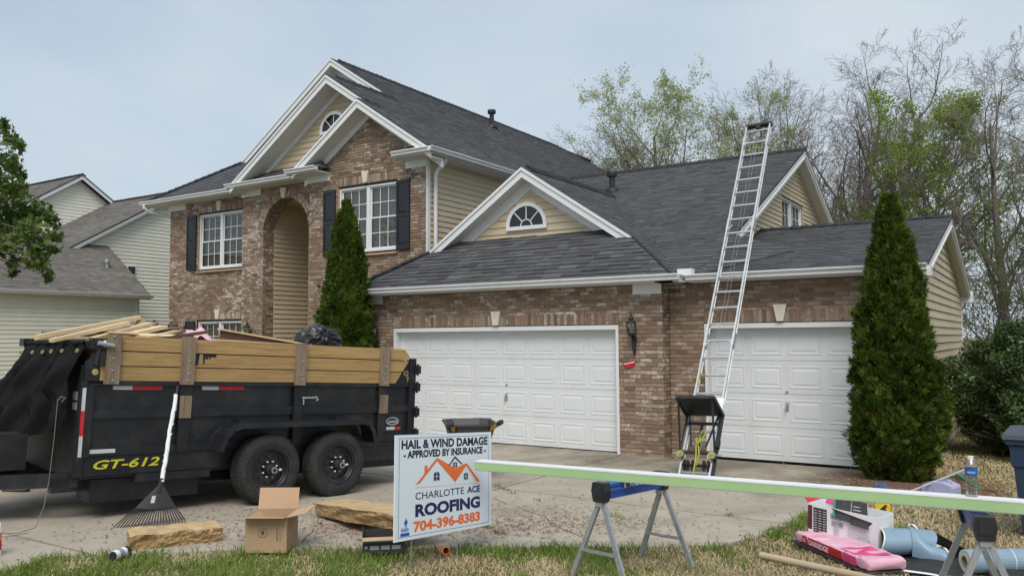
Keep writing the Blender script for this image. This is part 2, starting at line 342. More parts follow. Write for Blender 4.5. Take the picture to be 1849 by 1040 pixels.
M['green_edge'] = pm("pale_green_face", (0.38,0.565,0.27), 0.5, 0.05, 3)
M['bin'] = pm("navy_bin", (0.022,0.042,0.085), 0.5, 0.12, 4)
M['bin_lid'] = pm("bin_lid", (0.055,0.065,0.085), 0.55, 0.1)
M['tote'] = pm("lavender_jug", (0.42,0.42,0.62), 0.4, 0.06)
M['orange_plastic'] = pm("orange_plastic", (0.72,0.22,0.07), 0.45, 0.1)
M['yellow_plastic'] = pm("yellow_plastic", (0.78,0.52,0.02), 0.4, 0.05)
M['rope'] = pm("yellow_rope", (0.36,0.38,0.06), 0.9, 0.2, 30)
M['rope_brown'] = pm("brown_cord", (0.2,0.14,0.11), 0.9)
M['brass'] = pm("brass_wheel", (0.33,0.29,0.13), 0.5, 0.2, 12, metal=0.4)
M['bark'] = pm("bark", (0.165,0.146,0.127), 0.95, 0.35, 4, stretch=(6,6,1))
M['twig'] = pm("twigs", (0.20,0.175,0.155), 0.95, 0.25, 3)
M['twig_red'] = pm("reddish_twigs", (0.175,0.125,0.11), 0.95, 0.25, 3)
M['leaf_spring'] = mat_foliage("spring_leaves", [(0.17,0.25,0.03),(0.27,0.37,0.05),(0.36,0.45,0.09)], 0.6, 0.5)
M['leaf_pale'] = mat_foliage("pale_buds", [(0.28,0.34,0.13),(0.42,0.48,0.22),(0.52,0.56,0.32)], 0.6, 0.45)
M['leaf_maple'] = mat_foliage("maple_leaves", [(0.035,0.065,0.013),(0.065,0.12,0.02),(0.11,0.165,0.03),(0.15,0.15,0.04)], 0.55, 0.35)
M['leaf_arb'] = mat_foliage("arborvitae_foliage", [(0.022,0.042,0.005),(0.048,0.085,0.008),(0.085,0.132,0.012),(0.125,0.165,0.022)], 0.65, 0.2, 3.0)
M['leaf_holly'] = mat_foliage("holly_leaves", [(0.024,0.046,0.015),(0.046,0.084,0.024),(0.078,0.122,0.038),(0.12,0.16,0.065)], 0.3, 0.1, 2.0)
M['leaf_red'] = mat_foliage("maroon_leaves", [(0.05,0.012,0.012),(0.11,0.03,0.025)])
M['leaf_under'] = mat_foliage("understory_leaves", [(0.10,0.12,0.04),(0.16,0.20,0.06),(0.22,0.26,0.10)], 0.6, 0.4)
M['dead_spray'] = mat_foliage("dead_sprays", [(0.10,0.06,0.025),(0.17,0.11,0.05)], 0.8, 0.1)
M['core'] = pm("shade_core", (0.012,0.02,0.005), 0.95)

# ------------------------------------------------------------------ surface builders
def clip_poly(poly, conv):
    """Sutherland-Hodgman of a 2D polygon against a convex counter-clockwise polygon"""
    out = poly
    for i in range(len(conv)):
        ax, ay = conv[i]; bx, by = conv[(i+1) % len(conv)]; ex, ey = bx-ax, by-ay
        inp = out; out = []
        if not inp: return []
        d = [ex*(q[1]-ay) - ey*(q[0]-ax) for q in inp]
        for k in range(len(inp)):
            p, q = inp[k-1], inp[k]; dp, dq = d[k-1], d[k]
            if dq >= 0:
                if dp < 0: t = dp/(dp-dq); out.append((p[0]+(q[0]-p[0])*t, p[1]+(q[1]-p[1])*t))
                out.append(q)
            elif dp >= 0:
                t = dp/(dp-dq); out.append((p[0]+(q[0]-p[0])*t, p[1]+(q[1]-p[1])*t))
    return out

def area2(p): return 0.5*sum(p[i-1][0]*p[i][1]-p[i][0]*p[i-1][1] for i in range(len(p)))

def slab_piece(mb, poly, hfun, o, u, v, n):
    """a thin piece on a plane: top face at height hfun, side faces down to the plane"""
    b = len(mb.v); k = len(poly)
    for q in poly: mb.v.append(tuple(o + u*q[0] + v*q[1] + n*hfun(q)))
    for q in poly: mb.v.append(tuple(o + u*q[0] + v*q[1] - n*0.002))
    mb.f.append(tuple(range(b, b+k))); mb.m.append(0)
    for i in range(k):
        j = (i+1) % k; mb.f.append((b+i, b+k+i, b+k+j, b+j)); mb.m.append(0)

def plane2d(pts, o, u, v):
    q = [((Vector(p)-o).dot(u), (Vector(p)-o).dot(v)) for p in pts]
    return q if area2(q) > 0 else q[::-1]

def shingles(pts, eave0, udir, vdir, mat, parent, single=False, expo=0.142, name="shingle_field", deck=True, tw=(0.13, 0.33), thick=(0.006, 0.013), mat_deck=None):
    o = Vector(eave0); u = Vector(udir).normalized(); v = Vector(vdir).normalized(); n = u.cross(v)
    if n.z < 0: u = -u; n = -n
    cp = plane2d(pts, o, u, v)
    u0, u1 = min(q[0] for q in cp), max(q[0] for q in cp); v0, v1 = min(q[1] for q in cp), max(q[1] for q in cp)
    mb = MB(); r = math.floor((v0+0.001)/expo); rest = MB(); cnt = 0
    while r*expo < v1:
        va = r*expo; x = u0 - random.random()*0.3
        while x < u1:
            w = random.uniform(*tw); jit = random.uniform(-0.006, 0.0)
            pl = clip_poly([(x+0.003, va+jit), (x+w, va+jit), (x+w, va+expo+0.004), (x+0.003, va+expo+0.004)], cp)
            if len(pl) > 2 and area2(pl) > 2e-4:
                h0 = random.uniform(*thick)
                hf = lambda q, va=va, h0=h0: 0.002 + h0*max(0.0, 1-(q[1]-va)/expo*0.9)
                if single and cnt < 300:
                    m1 = MB(); slab_piece(m1, pl, hf, o, u, v, n); build("shingle", m1, mat, parent, world=True, fix=False); cnt += 1
                else: slab_piece(rest, pl, hf, o, u, v, n)
            x += w
        r += 1
    if rest.v:
        ob = build(name, rest, mat, parent, world=True, fix=False); ob["kind"] = "stuff"
    if deck:
        d = MB(); poly = [o + u*q[0] + v*q[1] - n*0.004 for q in cp]; d.prism(poly, -n*0.03); build("roof_deck", d, mat_deck or M['deck'], parent, world=True)

def siding(pts, o, udir, mat, parent, nrm, expo=0.127, butt=0.022, holes=()):
    """lapped boards on a vertical polygon; each board an object"""
    o = Vector(o); u = Vector(udir).normalized(); v = Vector((0,0,1)); n = Vector(nrm)
    cp = plane2d(pts, o, u, v); v0, v1 = min(q[1] for q in cp), max(q[1] for q in cp); u0, u1 = min(q[0] for q in cp), max(q[0] for q in cp)
    k = 0
    while v0 + k*expo < v1:
        a = v0 + k*expo; segs = [(u0, u1)]
        for (h0, h1, hb, ht) in holes:
            if hb < a + expo*0.5 < ht:
                ns = []
                for s0, s1 in segs:
                    if h0 > s0: ns.append((s0, min(s1, h0)))
                    if h1 < s1: ns.append((max(s0, h1), s1))
                segs = ns
        for s0, s1 in segs:
            m1 = MB(); pl = clip_poly([(s0, a), (s1, a), (s1, a+expo), (s0, a+expo)], cp)
            if len(pl) < 3: continue
            b = len(m1.v); kk = len(pl); hf = lambda q: 0.002 + butt*(1-(q[1]-a)/expo)
            for q in pl: m1.v.append(tuple(o+u*q[0]+v*q[1]+n*hf(q)))
            for q in pl: m1.v.append(tuple(o+u*q[0]+v*q[1]-n*0.012))
            m1.f.append(tuple(range(b, b+kk))); m1.m.append(0)
            for i in range(kk): j = (i+1) % kk; m1.f.append((b+i, b+kk+i, b+kk+j, b+j)); m1.m.append(0)
            build("siding_board", m1, mat, parent, world=True)
        k += 1

BH, BW, BP = 0.0677, 0.2032, 0.0095
brick_mesh = None
n_single = [0]
def get_brick_mesh():
    global brick_mesh
    if brick_mesh is None:
        mb = MB(); w, h, d = BW-BP, BH-BP, 0.02; c = 0.003
        mb.v = [(0,0,0),(w,0,0),(w,0,h),(0,0,h),(c,-d+0.004,c),(w-c,-d+0.004,c),(w-c,-d+0.004,h-c),(c,-d+0.004,h-c)]
        mb.v = [(x, y+0.0, z) for x, y, z in mb.v]
        mb.f = [(4,5,6,7),(0,1,5,4),(1,2,6,5),(2,3,7,6),(3,0,4,7)]; mb.m = [0]*5
        brick_mesh = bpy.data.meshes.new("brick"); brick_mesh.from_pydata(mb.v, [], mb.f); brick_mesh.materials.append(M['brick'])
    return brick_mesh

def bricks(field, p, u, n, s0, s1, z0, z1, proud):
    """append one brick face box: along u from s0 to s1, z0..z1, standing 'proud' of the wall plane"""
    b = len(field.v); c = 0.003
    for (a, z, d) in ((s0,z0,-0.012),(s1,z0,-0.012),(s1,z1,-0.012),(s0,z1,-0.012),(s0+c,z0+c,proud),(s1-c,z0+c,proud),(s1-c,z1-c,proud),(s0+c,z1-c,proud)):
        field.v.append((p[0]+u[0]*a+n[0]*d, p[1]+u[1]*a+n[1]*d, p[2]+z))
    for f in ((4,5,6,7),(0,1,5,4),(1,2,6,5),(2,3,7,6),(3,0,4,7)): field.f.append(tuple(i+b for i in f)); field.m.append(0)

def brick_wall(p, u, n, ivals, ztop, parent, zbot=0.0, singles=False, mort=True):
    """p: origin; u: direction along the wall; n: outward normal; ivals(z) -> allowed [(s0,s1)]"""
    p = Vector(p); u = Vector(u); n = Vector(n); field = MB(); mo = MB(); k = 0
    while zbot + k*BH < ztop:
        z = zbot + k*BH; zh = min(z+BH, ztop)
        for s0, s1 in ivals(z + BH/2):
            if s1 - s0 < 0.02: continue
            b = len(mo.v)
            for a, zz in ((s0,z),(s1,z),(s1,zh),(s0,zh)): mo.v.append((p.x+u.x*a-n.x*0.008, p.y+u.y*a-n.y*0.008, p.z+zz))
            mo.f.append((b,b+1,b+2,b+3)); mo.m.append(0)
            off = (k % 2)*BW/2; i0 = math.floor((s0-off)/BW)
            x = i0*BW + off
            while x < s1:
                a0, a1 = max(x, s0), min(x+BW-BP, s1)
                if a1 - a0 > 0.025:
                    if singles and n_single[0] < 298 and a1-a0 > BW-BP-0.001 and z+BH < ztop:
                        ob = bpy.data.objects.new("brick", get_brick_mesh()); COL.objects.link(ob); ob.parent = parent
                        ob.location = p + u*a0 + Vector((0,0,z)) + n*(random.uniform(-0.0155, -0.0125)); ob.rotation_euler = (0, 0, math.atan2(u.y, u.x))
                        ob.location = p + u*a0 + Vector((0,0,z)) - n*(0.012) + n*random.uniform(-0.001, 0.002); n_single[0] += 1
                    else: bricks(field, p, u, n, a0, a1, z, min(z+BH-BP, ztop), 0.003+random.uniform(-0.001,0.003))
                x += BW
        k += 1
    if field.v: ob = build("brick_field", field, M['brick'], parent, fix=False, world=True); ob["kind"] = "stuff"
    if mort: build("wall", mo, M['mortar'], parent, fix=False, world=True)

def soldier(p, u, n, s0, s1, z0, z1, parent, skip=None):
    f = MB(); x = s0
    while x < s1 - 0.03:
        a1 = min(x+0.058, s1)
        if not (skip and a1 > skip[0] and x < skip[1]): bricks(f, Vector(p), Vector(u), Vector(n), x, a1, z0, z1, 0.005+random.uniform(-0.001,0.002))
        x += 0.0677
    ob = build("soldier_course", f, M['brick'], parent, fix=False, world=True); ob["kind"] = "stuff"

def cuts(spans, holes):
    out = spans
    for h0, h1 in holes:
        ns = []
        for a, b in out:
            if h1 <= a or h0 >= b: ns.append((a, b)); continue
            if h0 > a: ns.append((a, h0))
            if h1 < b: ns.append((h1, b))
        out = ns
    return out

GPROF = [(0,0),(0.075,0),(0.085,0.012),(0.078,0.03),(0.098,0.062),(0.12,0.078),(0.12,0.10),(0.108,0.10),(0.108,0.09),(0,0.09)]
def gutter(p, q, out, parent, name="gutter"):
    """K-style gutter: p,q back-bottom line; out: outward direction"""
    p, q, out = Vector(p), Vector(q), Vector(out); mb = MB()
    mb.prism([p + out*a + Vector((0,0,z)) for a, z in GPROF], q-p)
    return build(name, mb, M['gutter'], parent, world=True)

def flat(poly, th, mat, parent, name, d=(0,0,1)):
    mb = MB(); mb.prism(poly, Vector(d)*th); return build(name, mb, mat, parent, world=True)

def rake(p, q, out, parent, h=0.2, t=0.03, name="fascia", drop=(0,0,-1), mould=True):
    """sloping board from p to q, hanging h below the line, plus a crown strip"""
    p, q, out = Vector(p), Vector(q), Vector(out); mb = MB()
    dn = Vector((0,0,-h))
    mb.prism([p, q, q+dn, p+dn], out*t)
    if mould:
        d2 = Vector((0,0,-0.06)); mb.prism([p+out*t, q+out*t, q+out*t+d2, p+out*t+d2], out*0.025)
    return build(name, mb, M['trim'], parent, world=True)

def window(p, u, n, w, h, parent, cols=3, rows=2, double=True, rec=0.045, blinds=True, sashes=2):
    """p: lower left corner of the unit in the wall plane"""
    p, u, n = Vector(p), Vector(u), Vector(n); Z = Vector((0,0,1))
    win = bpy.data.objects.new("window", None); COL.objects.link(win); win.parent = parent; win.location = p
    win.rotation_euler = (0, 0, math.atan2(u.y, u.x)); win.empty_display_size = 0.2
    # local frame: x along u, y inward (-n), z up
    fr = MB(); y = rec
    fr.box((0,y-0.02,0),(0.045,y+0.06,h)); fr.box((w-0.045,y-0.02,0),(w,y+0.06,h)); fr.box((0.045,y-0.02,h-0.045),(w-0.045,y+0.06,h)); fr.box((0.045,y-0.03,0),(w-0.045,y+0.06,0.05))
    if double: fr.box((w/2-0.05,y-0.012,0.05),(w/2+0.05,y+0.055,h-0.045))
    build("frame", fr, M['trim'], win)
    units = [(0.045, w/2-0.05), (w/2+0.05, w-0.045)] if double else [(0.045, w-0.045)]
    sash = MB(); mun = MB(); gl = MB(); gl2 = MB()
    for a, b in units:
        zs = [(0.05, h/2+0.02, y+0.012), (h/2-0.015, h-0.045, y+0.03)] if sashes == 2 else [(0.05, h-0.045, y+0.02)]
        for i, (z0, z1, yy) in enumerate(zs):
            s = 0.032
            sash.box((a,yy,z0),(a+s,yy+0.02,z1)); sash.box((b-s,yy,z0),(b,yy+0.02,z1)); sash.box((a+s,yy,z0),(b-s,yy+0.02,z0+s+0.008)); sash.box((a+s,yy,z1-s),(b-s,yy+0.02,z1))
            for c in range(1, cols): x = a+s+(b-a-2*s)*c/cols; mun.box((x-0.008,yy+0.006,z0+s),(x+0.008,yy+0.0135,z1-s))
            for r in range(1, rows): zz = z0+s+(z1-z0-2*s)*r/rows; mun.box((a+s,yy+0.0055,zz-0.008),(b-s,yy+0.014,zz+0.008))
            gl.add([(a+s,yy+0.0148,z0+s),(b-s,yy+0.0148,z0+s),(b-s,yy+0.0148,z1-s),(a+s,yy+0.0148,z1-s)], [(0,1,2,3)])
    build("sash", sash, M['trim'], win); build("muntin", mun, M['trim'], win); build("pane", gl, M['glass'], win, fix=False)
    if blinds:
        bl = MB()
        for a, b in units:
            z = h-0.09
            while z > 0.07:
                bl.obox(((a+b)/2, y+0.105, z), ((b-a)/2-0.02, 0, 0), (0, 0.021, -0.011), (0, 0.0006, 0.0012)); z -= 0.044
        build("blind", bl, M['blind'], win)
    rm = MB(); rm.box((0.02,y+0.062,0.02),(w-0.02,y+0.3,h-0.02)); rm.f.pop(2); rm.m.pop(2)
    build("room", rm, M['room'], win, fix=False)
    return win

def half_round(c, r, parent, u=(1,0,0)):
    """half-round gable window, c: centre of the base, facing -Y"""
    c = Vector(c); win = bpy.data.objects.new("window", None); COL.objects.link(win); win.parent = parent; win.location = c
    def arc(rr, y, n=24): return [(rr*math.cos(math.pi*i/n), y, rr*math.sin(math.pi*i/n)) for i in range(n+1)]
    fr = MB(); ri = r-0.075; n = 24
    for i in range(n):
        a, b = math.pi*i/n, math.pi*(i+1)/n
        q = [(r*math.cos(a),0,r*math.sin(a)),(r*math.cos(b),0,r*math.sin(b)),(ri*math.cos(b),0,ri*math.sin(b)),(ri*math.cos(a),0,ri*math.sin(a))]
        fr.prism([(x, -0.05, z) for x, _, z in q], (0, 0.06, 0))
    fr.box((-r, -0.052, -0.075), (r, 0.01, 0.0))
    build("frame", fr, M['trim'], win)
    mu = MB()
    for a in (45, 90, 135):
        ca, sa = math.cos(R(a)), math.sin(R(a)); mu.bar((0.13*ca,-0.03,0.13*sa), (ri*ca,-0.03,ri*sa), 0.02, 0.014, (0,1,0))
    for i in range(12):
        a, b = math.pi*i/12, math.pi*(i+1)/12; mu.bar((0.13*math.cos(a),-0.03,0.13*math.sin(a)), (0.13*math.cos(b),-0.03,0.13*math.sin(b)), 0.02, 0.014, (0,1,0))
    build("muntin", mu, M['trim'], win)
    g = MB(); pts = arc(ri+0.004, -0.022); g.add(pts, [tuple(range(len(pts)))]); build("pane", g, M['glass_dark'], win, fix=False)
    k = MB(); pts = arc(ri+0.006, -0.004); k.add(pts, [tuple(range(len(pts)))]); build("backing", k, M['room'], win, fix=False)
    return win

def shutter(p, u, n, w, h, parent):
    p, u, n = Vector(p), Vector(u), Vector(n); Z = Vector((0,0,1)); mb = MB()
    mb.obox(p+u*(w/2)+Z*(h/2)+n*0.02, u*(w/2), n*0.014, Z*(h/2))
    s = 0.05
    for a0, a1 in ((0, s), (w-s, w)): mb.obox(p+u*((a0+a1)/2)+Z*(h/2)+n*0.04, u*((a1-a0)/2), n*0.0065, Z*(h/2))
    for z0, z1 in ((0,0.1),(h*0.46,h*0.46+0.09),(h-0.08,h)): mb.obox(p+u*(w/2)+Z*((z0+z1)/2)+n*0.04, u*(w/2-s), n*0.006, Z*((z1-z0)/2))
    for z0, z1 in ((0.14, h*0.46-0.04), (h*0.46+0.13, h-0.12)):
        a = [p+u*x+Z*z+n*0.034 for x, z in ((s+0.012,z0-0.02),(w-s-0.012,z0-0.02),(w-s-0.012,z1+0.02),(s+0.012,z1+0.02))]
        b = [p+u*x+Z*z+n*0.046 for x, z in ((s+0.04,z0+0.01),(w-s-0.04,z0+0.01),(w-s-0.04,z1-0.01),(s+0.04,z1-0.01))]
        mb.add(a+b, [(4,5,6,7),(0,1,5,4),(1,2,6,5),(2,3,7,6),(3,0,4,7)])
    return build("shutter", mb, M['shutter'], parent, world=True)

def keystone(p, u, n, wt, wb, h, parent, d=0.05):
    p, u, n = Vector(p), Vector(u), Vector(n); Z = Vector((0,0,1)); mb = MB()
    poly = [p-u*(wb/2), p+u*(wb/2), p+u*(wt/2)+Z*h, p-u*(wt/2)+Z*h]
    mb.prism([q - n*0.01 for q in poly], n*(d+0.01)); return build("keystone", mb, M['stone'], parent, world=True)

def lantern(p, n, parent):
    """carriage wall lantern; p: centre of the bracket top on the wall"""
    p = Vector(p); n = Vector(n); e = bpy.data.objects.new("wall_lantern", None); COL.objects.link(e); e.parent = parent; e.location = p; e.empty_display_size = 0.1
    c = n*0.13; b = MB()
    b.tube([c+Vector((0,0,-0.20))+n*-0.12, c+Vector((0,0,-0.22))+n*-0.05, c+Vector((0,0,-0.14))], 0.012, 6)
    b.lathe([(0.0,-0.30),(0.03,-0.29),(0.035,-0.16),(0.055,-0.06),(0.03,-0.02),(0.012,0.0)], n*0.02+Vector((0,0,-0.1)), (0,0,1), 10)
    b.tube([n*0.012+Vector((0,0,-0.05)), n*0.012+Vector((0,0,-0.45))], 0.017, 6)
    b.lathe([(0.001,-0.155),(0.03,-0.15),(0.05,-0.13),(0.062,-0.105),(0.062,-0.098)], c, n=12)
    b.lathe([(0.085,0.065),(0.09,0.075),(0.06,0.105),(0.03,0.125),(0.045,0.15),(0.03,0.175),(0.012,0.18),(0.022,0.2),(0.004,0.235),(0.001,0.27)], c, n=12)
    for k in range(6):
        a = math.pi*k/3; b.tube([c+Vector((0.062*math.cos(a),0.062*math.sin(a),-0.1)), c+Vector((0.085*math.cos(a),0.085*math.sin(a),0.0)), c+Vector((0.085*math.cos(a),0.085*math.sin(a),0.07))], 0.006, 4)
    build("bracket", b, M['iron'], e)
    g = MB(); g.lathe([(0.058,-0.1),(0.081,0.0),(0.081,0.065)], c, n=12); build("lamp_glass", g, M['lamp_glass'], e)
    bu = MB(); bu.tube([c+Vector((0,0,-0.1)), c+Vector((0,0,0.0))], 0.013, 8); build("candle", bu, M['white'], e)
    return e

def garage_door(x0, x1, y, z0, h, cols, parent, rows=4):
    dr = MB(); sh = h/rows
    for r in range(rows): dr.box((x0, y, z0+r*sh+0.002), (x1, y+0.045, z0+(r+1)*sh-0.003))
    d = build("garage_door", dr, M['door'], parent)
    cw = (x1-x0-0.04)/cols; pw, ph = cw-0.1, sh-0.17
    pme = None
    for r in range(rows):
        for c in range(cols):
            if pme is None:
                mb = MB()
                def ring(i, dy): return [(i,dy,i),(pw-i,dy,i),(pw-i,dy,ph-i),(i,dy,ph-i)]
                for i, dy in ((0,0),(0.010,-0.004),(0.024,-0.004),(0.034,0.001),(0.050,0.001),(0.078,-0.005)): mb.v += ring(i, dy)
                for k in range(5):
                    for j in range(4): mb.f.append((k*4+j, k*4+(j+1)%4, k*4+4+(j+1)%4, k*4+4+j)); mb.m.append(0)
                mb.f.append((20,21,22,23)); mb.m.append(0)
                o = build("door_panel", mb, M['door'], d); pme = o.data
            else:
                o = bpy.data.objects.new("door_panel", pme); COL.objects.link(o); o.parent = d
            o.location = (x0+0.02+c*cw+0.05, y-0.0015, z0+r*sh+0.085)
    return d

# ------------------------------------------------------------------ the brick house
HOUSE = thing("brick_house", "two-storey brown brick house with charcoal shingle roof, tan gables and white garage doors", "house", (0,0,0))
H = HOUSE; X1 = (1,0,0); F_ = (0,-1,0)
# garage A (double), plane Y=0, X -5.80 .. 0.79 ; opening -4.98..0.0 x 0..2.18
ZB = -0.14
brick_wall((-5.80,0,0), X1, F_, lambda z: [(5.80,6.59)], 2.84, H, zbot=ZB, singles=True)
brick_wall((0.79,0.32,0), X1, F_, lambda z: [(0.0,0.60)], 2.84, H, zbot=ZB, singles=True)
brick_wall((-5.80,0,0), X1, F_, lambda z: [(0.0,0.82)] if z < 2.19 else ([(0.0,0.82)] if z < 2.39 else [(0.0,5.80)]), 2.84, H, zbot=ZB)
brick_wall((0.79,0,0), (0,1,0), X1, lambda z: [(0.0,0.318)], 2.84, H, zbot=ZB)
brick_wall((0.79,0.32,0), X1, F_, lambda z: [(3.08,3.71)] if z < 2.39 else [(0.6,3.71)], 2.84, H, zbot=ZB)
soldier((-5.80,0,0), X1, F_, 0.82, 5.80, 2.19, 2.385, H, skip=(3.24,3.40))
soldier((0.79,0.32,0), X1, F_, 0.60, 3.08, 2.19, 2.385, H, skip=(1.76,1.92))
for x0, x1, y in ((-4.98,0,0.0),(1.39,3.87,0.32)):
    b = MB(); b.box((x0,y+0.005,2.19),(x1,y+0.2,2.39)); build("lintel_bed", b, M['mortar'], H)
    b = MB(); b.box((x0,y-0.012,2.179),(x1,y+0.12,2.1895)); build("steel_lintel", b, M['iron'], H)
keystone((-2.48,-0.006,2.20), X1, F_, 0.205, 0.115, 0.262, H); keystone((2.62,0.314,2.20), X1, F_, 0.205, 0.10, 0.262, H)
# door surrounds and doors
for xa, xb, y in ((-4.98,0.0,0.0),(1.39,3.87,0.32)):
    t = MB(); t.box((xa,y-0.008,-0.01),(xa+0.05,y+0.24,2.178)); t.box((xb-0.05,y-0.008,-0.01),(xb,y+0.24,2.178)); t.box((xa+0.05,y-0.008,2.10),(xb-0.05,y+0.24,2.178)); build("door_trim", t, M['trim'], H)
    s = MB(); s.box((xa+0.05,y+0.225,-0.02),(xb-0.05,y+0.235,0.03)); build("door_seal", s, M['rubber'], H)
dA = garage_door(-4.93,-0.05,0.16,0.022,2.085,8,H); dB = garage_door(1.44,3.82,0.48,0.022,2.085,4,H)
for dd, cx, y in ((dA,-2.37,0.16),(dB,2.645,0.48)):
    k = MB(); k.lathe([(0.001,0.016),(0.02,0.014),(0.028,0.0)], (cx,y,1.10), (0,-1,0), 14); build("lock", k, M['chrome'], dd)
    k = MB(); k.box((cx-0.022,y-0.008,0.80),(cx+0.022,y,0.95)); k.tube([(cx,y-0.008,0.93),(cx,y-0.045,0.915),(cx-0.012,y-0.05,0.86),(cx-0.02,y-0.045,0.80)],0.011,8); build("handle", k, M['chrome'], dd)
t = MB(); t.box((-5.8,-0.004,2.70),(-5.29,0.01,2.845)); build("frieze_block", t.box((-5.80,-0.03,2.68),(-5.29,-0.004,2.70)).box((-5.8,-0.02,2.70),(-5.29,-0.004,2.845)), M['trim'], H)
t = MB(); t.box((0.28,-0.02,2.70),(0.79,-0.005,2.845)); t.box((0.27,-0.03,2.68),(0.80,-0.005,2.70)); build("frieze_block", t, M['trim'], H)
lantern((0.30,-0.012,2.13), F_, H); lantern((-5.40,-0.012,2.10), F_, H)

# main house brick
def gable_iv(a, b, cx, zp, holes):
    def f(z):
        sp = [(a, b)]
        if z > 6.02:
            hw = (zp - z)/0.667; sp = [(max(a, cx-hw), min(b, cx+hw))] if hw > 0.05 else []
        return cuts(sp, [(h0,h1) for h0,h1,z0,z1 in holes if z0 < z < z1])
    return f
brick_wall((0,1.5,0), X1, F_, gable_iv(-9.02,-5.35,-7.03,7.28,[(-8.06,-6.18,3.92,5.82)]), 7.25, H, zbot=0.0)
soldier((0,1.5,0), X1, F_, -8.06, -6.18, 5.615, 5.81, H, skip=(-7.23,-7.08))
keystone((-7.15,1.494,5.62), X1, F_, 0.21, 0.115, 0.27, H)
window((-8.02,1.5,4.0), X1, F_, 1.82, 1.56, H)
shutter((-6.185,1.49,3.98), X1, F_, 0.385, 1.58, H); shutter((-8.50,1.49,3.98), X1, F_, 0.385, 1.58, H)
# arch bay
ARX, ARR, ARZ = -10.32, 0.85, 4.79
def arch_iv(z):
    h = [(ARX-ARR, ARX+ARR)]
    if z > ARZ: d = (ARR+0.2)**2-(z-ARZ)**2; h = [(ARX-math.sqrt(d), ARX+math.sqrt(d))] if d > 0 else []
    return cuts([(-12.0,-9.02)], h)
brick_wall((0,1.9,0), X1, F_, arch_iv, 6.0, H, zbot=0.0)
f = MB(); nb = 40
mo = MB()
for i in range(nb):
    a0, a1 = math.pi*i/nb, math.pi*(i+0.86)/nb; a2 = math.pi*(i+1)/nb
    q = [(ARX+r_*math.cos(a), ARZ+r_*math.sin(a)) for r_, a in ((ARR,a0),(ARR+0.2,a0),(ARR+0.2,a1),(ARR,a1))]
    for y0, y1 in ((1.894-random.uniform(0,0.003), 1.99), (2.0, 2.09), (2.10, 2.19), (2.2, 2.27)):
        f.prism([(x, y0, z) for x, z in q], (0, y1-y0, 0))
    q = [(ARX+r_*math.cos(a), ARZ+r_*math.sin(a)) for r_, a in ((ARR+0.006,a0),(ARR+0.24,a0),(ARR+0.24,a2+0.001),(ARR+0.006,a2+0.001))]
    mo.prism([(x, 1.905, z) for x, z in q], (0, 0.36, 0))
ob = build("arch_bricks", f, M['brick'], H); ob["kind"] = "stuff"; build("arch_bed", mo, M['mortar'], H)
keystone((ARX-0.05,1.885,5.63), X1, F_, 0.21, 0.105, 0.27, H)
brick_wall((ARX-ARR,1.9,0), (0,1,0), X1, lambda z: [(0.0,0.37)], ARZ, H, zbot=1.0)
ns = [(ARX-ARR-0.005,2.27,0),(ARX-ARR-0.005,6.2,0),(ARX-ARR-0.005,6.2,5.62),(ARX-ARR-0.005,2.27,5.62)]
siding(ns, ns[0], (0,1,0), M['siding'], H, (1,0,0))
for nm_, q0, q1 in (("porch_wall",(ARX-ARR-0.005,6.2,0),(ARX+ARR+0.02,6.3,5.62)),("porch_ceiling",(ARX-ARR-0.05,2.27,5.62),(ARX+ARR+0.3,6.3,5.75)),("porch_wall",(ARX+ARR+0.02,2.27,0),(ARX+ARR+0.1,6.3,5.62))):
    b = MB(); b.box(q0,q1); build(nm_, b, M['siding'], H)
lantern((-11.58,1.885,2.24), F_, H)
# left bay
brick_wall((0,2.3,0), X1, F_, lambda z: cuts([(-15.75,-12.0)], [(-14.42,-12.46)] if (3.92 < z < 5.82 or 0.85 < z < 2.71) else []), 6.0, H, zbot=-0.1)
for z0 in (4.0, 0.92):
    window((-14.38,2.3,z0), X1, F_, 1.90, 1.58, H)
    soldier((0,2.3,0), X1, F_, -14.42, -12.46, z0+1.63, z0+1.82, H, skip=(-13.56,-13.41))
    keystone((-13.48,2.294,z0+1.64), X1, F_, 0.21, 0.115, 0.27, H)
    shutter((-14.90,2.29,z0), X1, F_, 0.42, 1.6, H)
for x0, x1, y, z in ((-8.06,-6.18,1.5,5.607),(-14.42,-12.46,2.3,5.625),(-14.42,-12.46,2.3,2.545)):
    b = MB(); b.box((x0,y-0.004,z-0.026),(x1,y+0.1,z)); build("steel_lintel", b, M['iron'], H)
    b = MB(); b.box((x0,y+0.008,z+0.001),(x1,y+0.1,z+0.21)); build("lintel_bed", b, M['mortar'], H)
for x0, w_, y in ((-8.08,1.90,1.5),(-14.44,2.0,2.3)):
    b = MB(); b.prism([(x0,y-0.06,3.915),(x0,y+0.1,3.985),(x0,y+0.1,3.90),(x0,y-0.06,3.90)],(w_,0,0)); build("sill", b, M['sill'], H)
for x0, x1, y in ((-8.06,-6.18,1.5),(-14.42,-12.46,2.3)):
    for xa, xb in ((x0, x0+0.04), (x1-0.02, x1)):
        b = MB(); b.box((xa,y-0.003,3.99),(xb,y+0.1,5.58)); build("jamb", b, M['sill'], H)
for x0, x1, y in ((-15.82,-15.02,2.3),(-12.02,-11.27,1.9),(-9.05,-8.32,1.5),(-5.93,-5.34,1.5)):
    t = MB(); t.box((x0,y-0.022,5.82),(x1,y-0.004,6.0)); t.box((x0-0.01,y-0.034,5.80),(x1+0.01,y-0.004,5.825)); build("frieze_block", t, M['trim'], H)

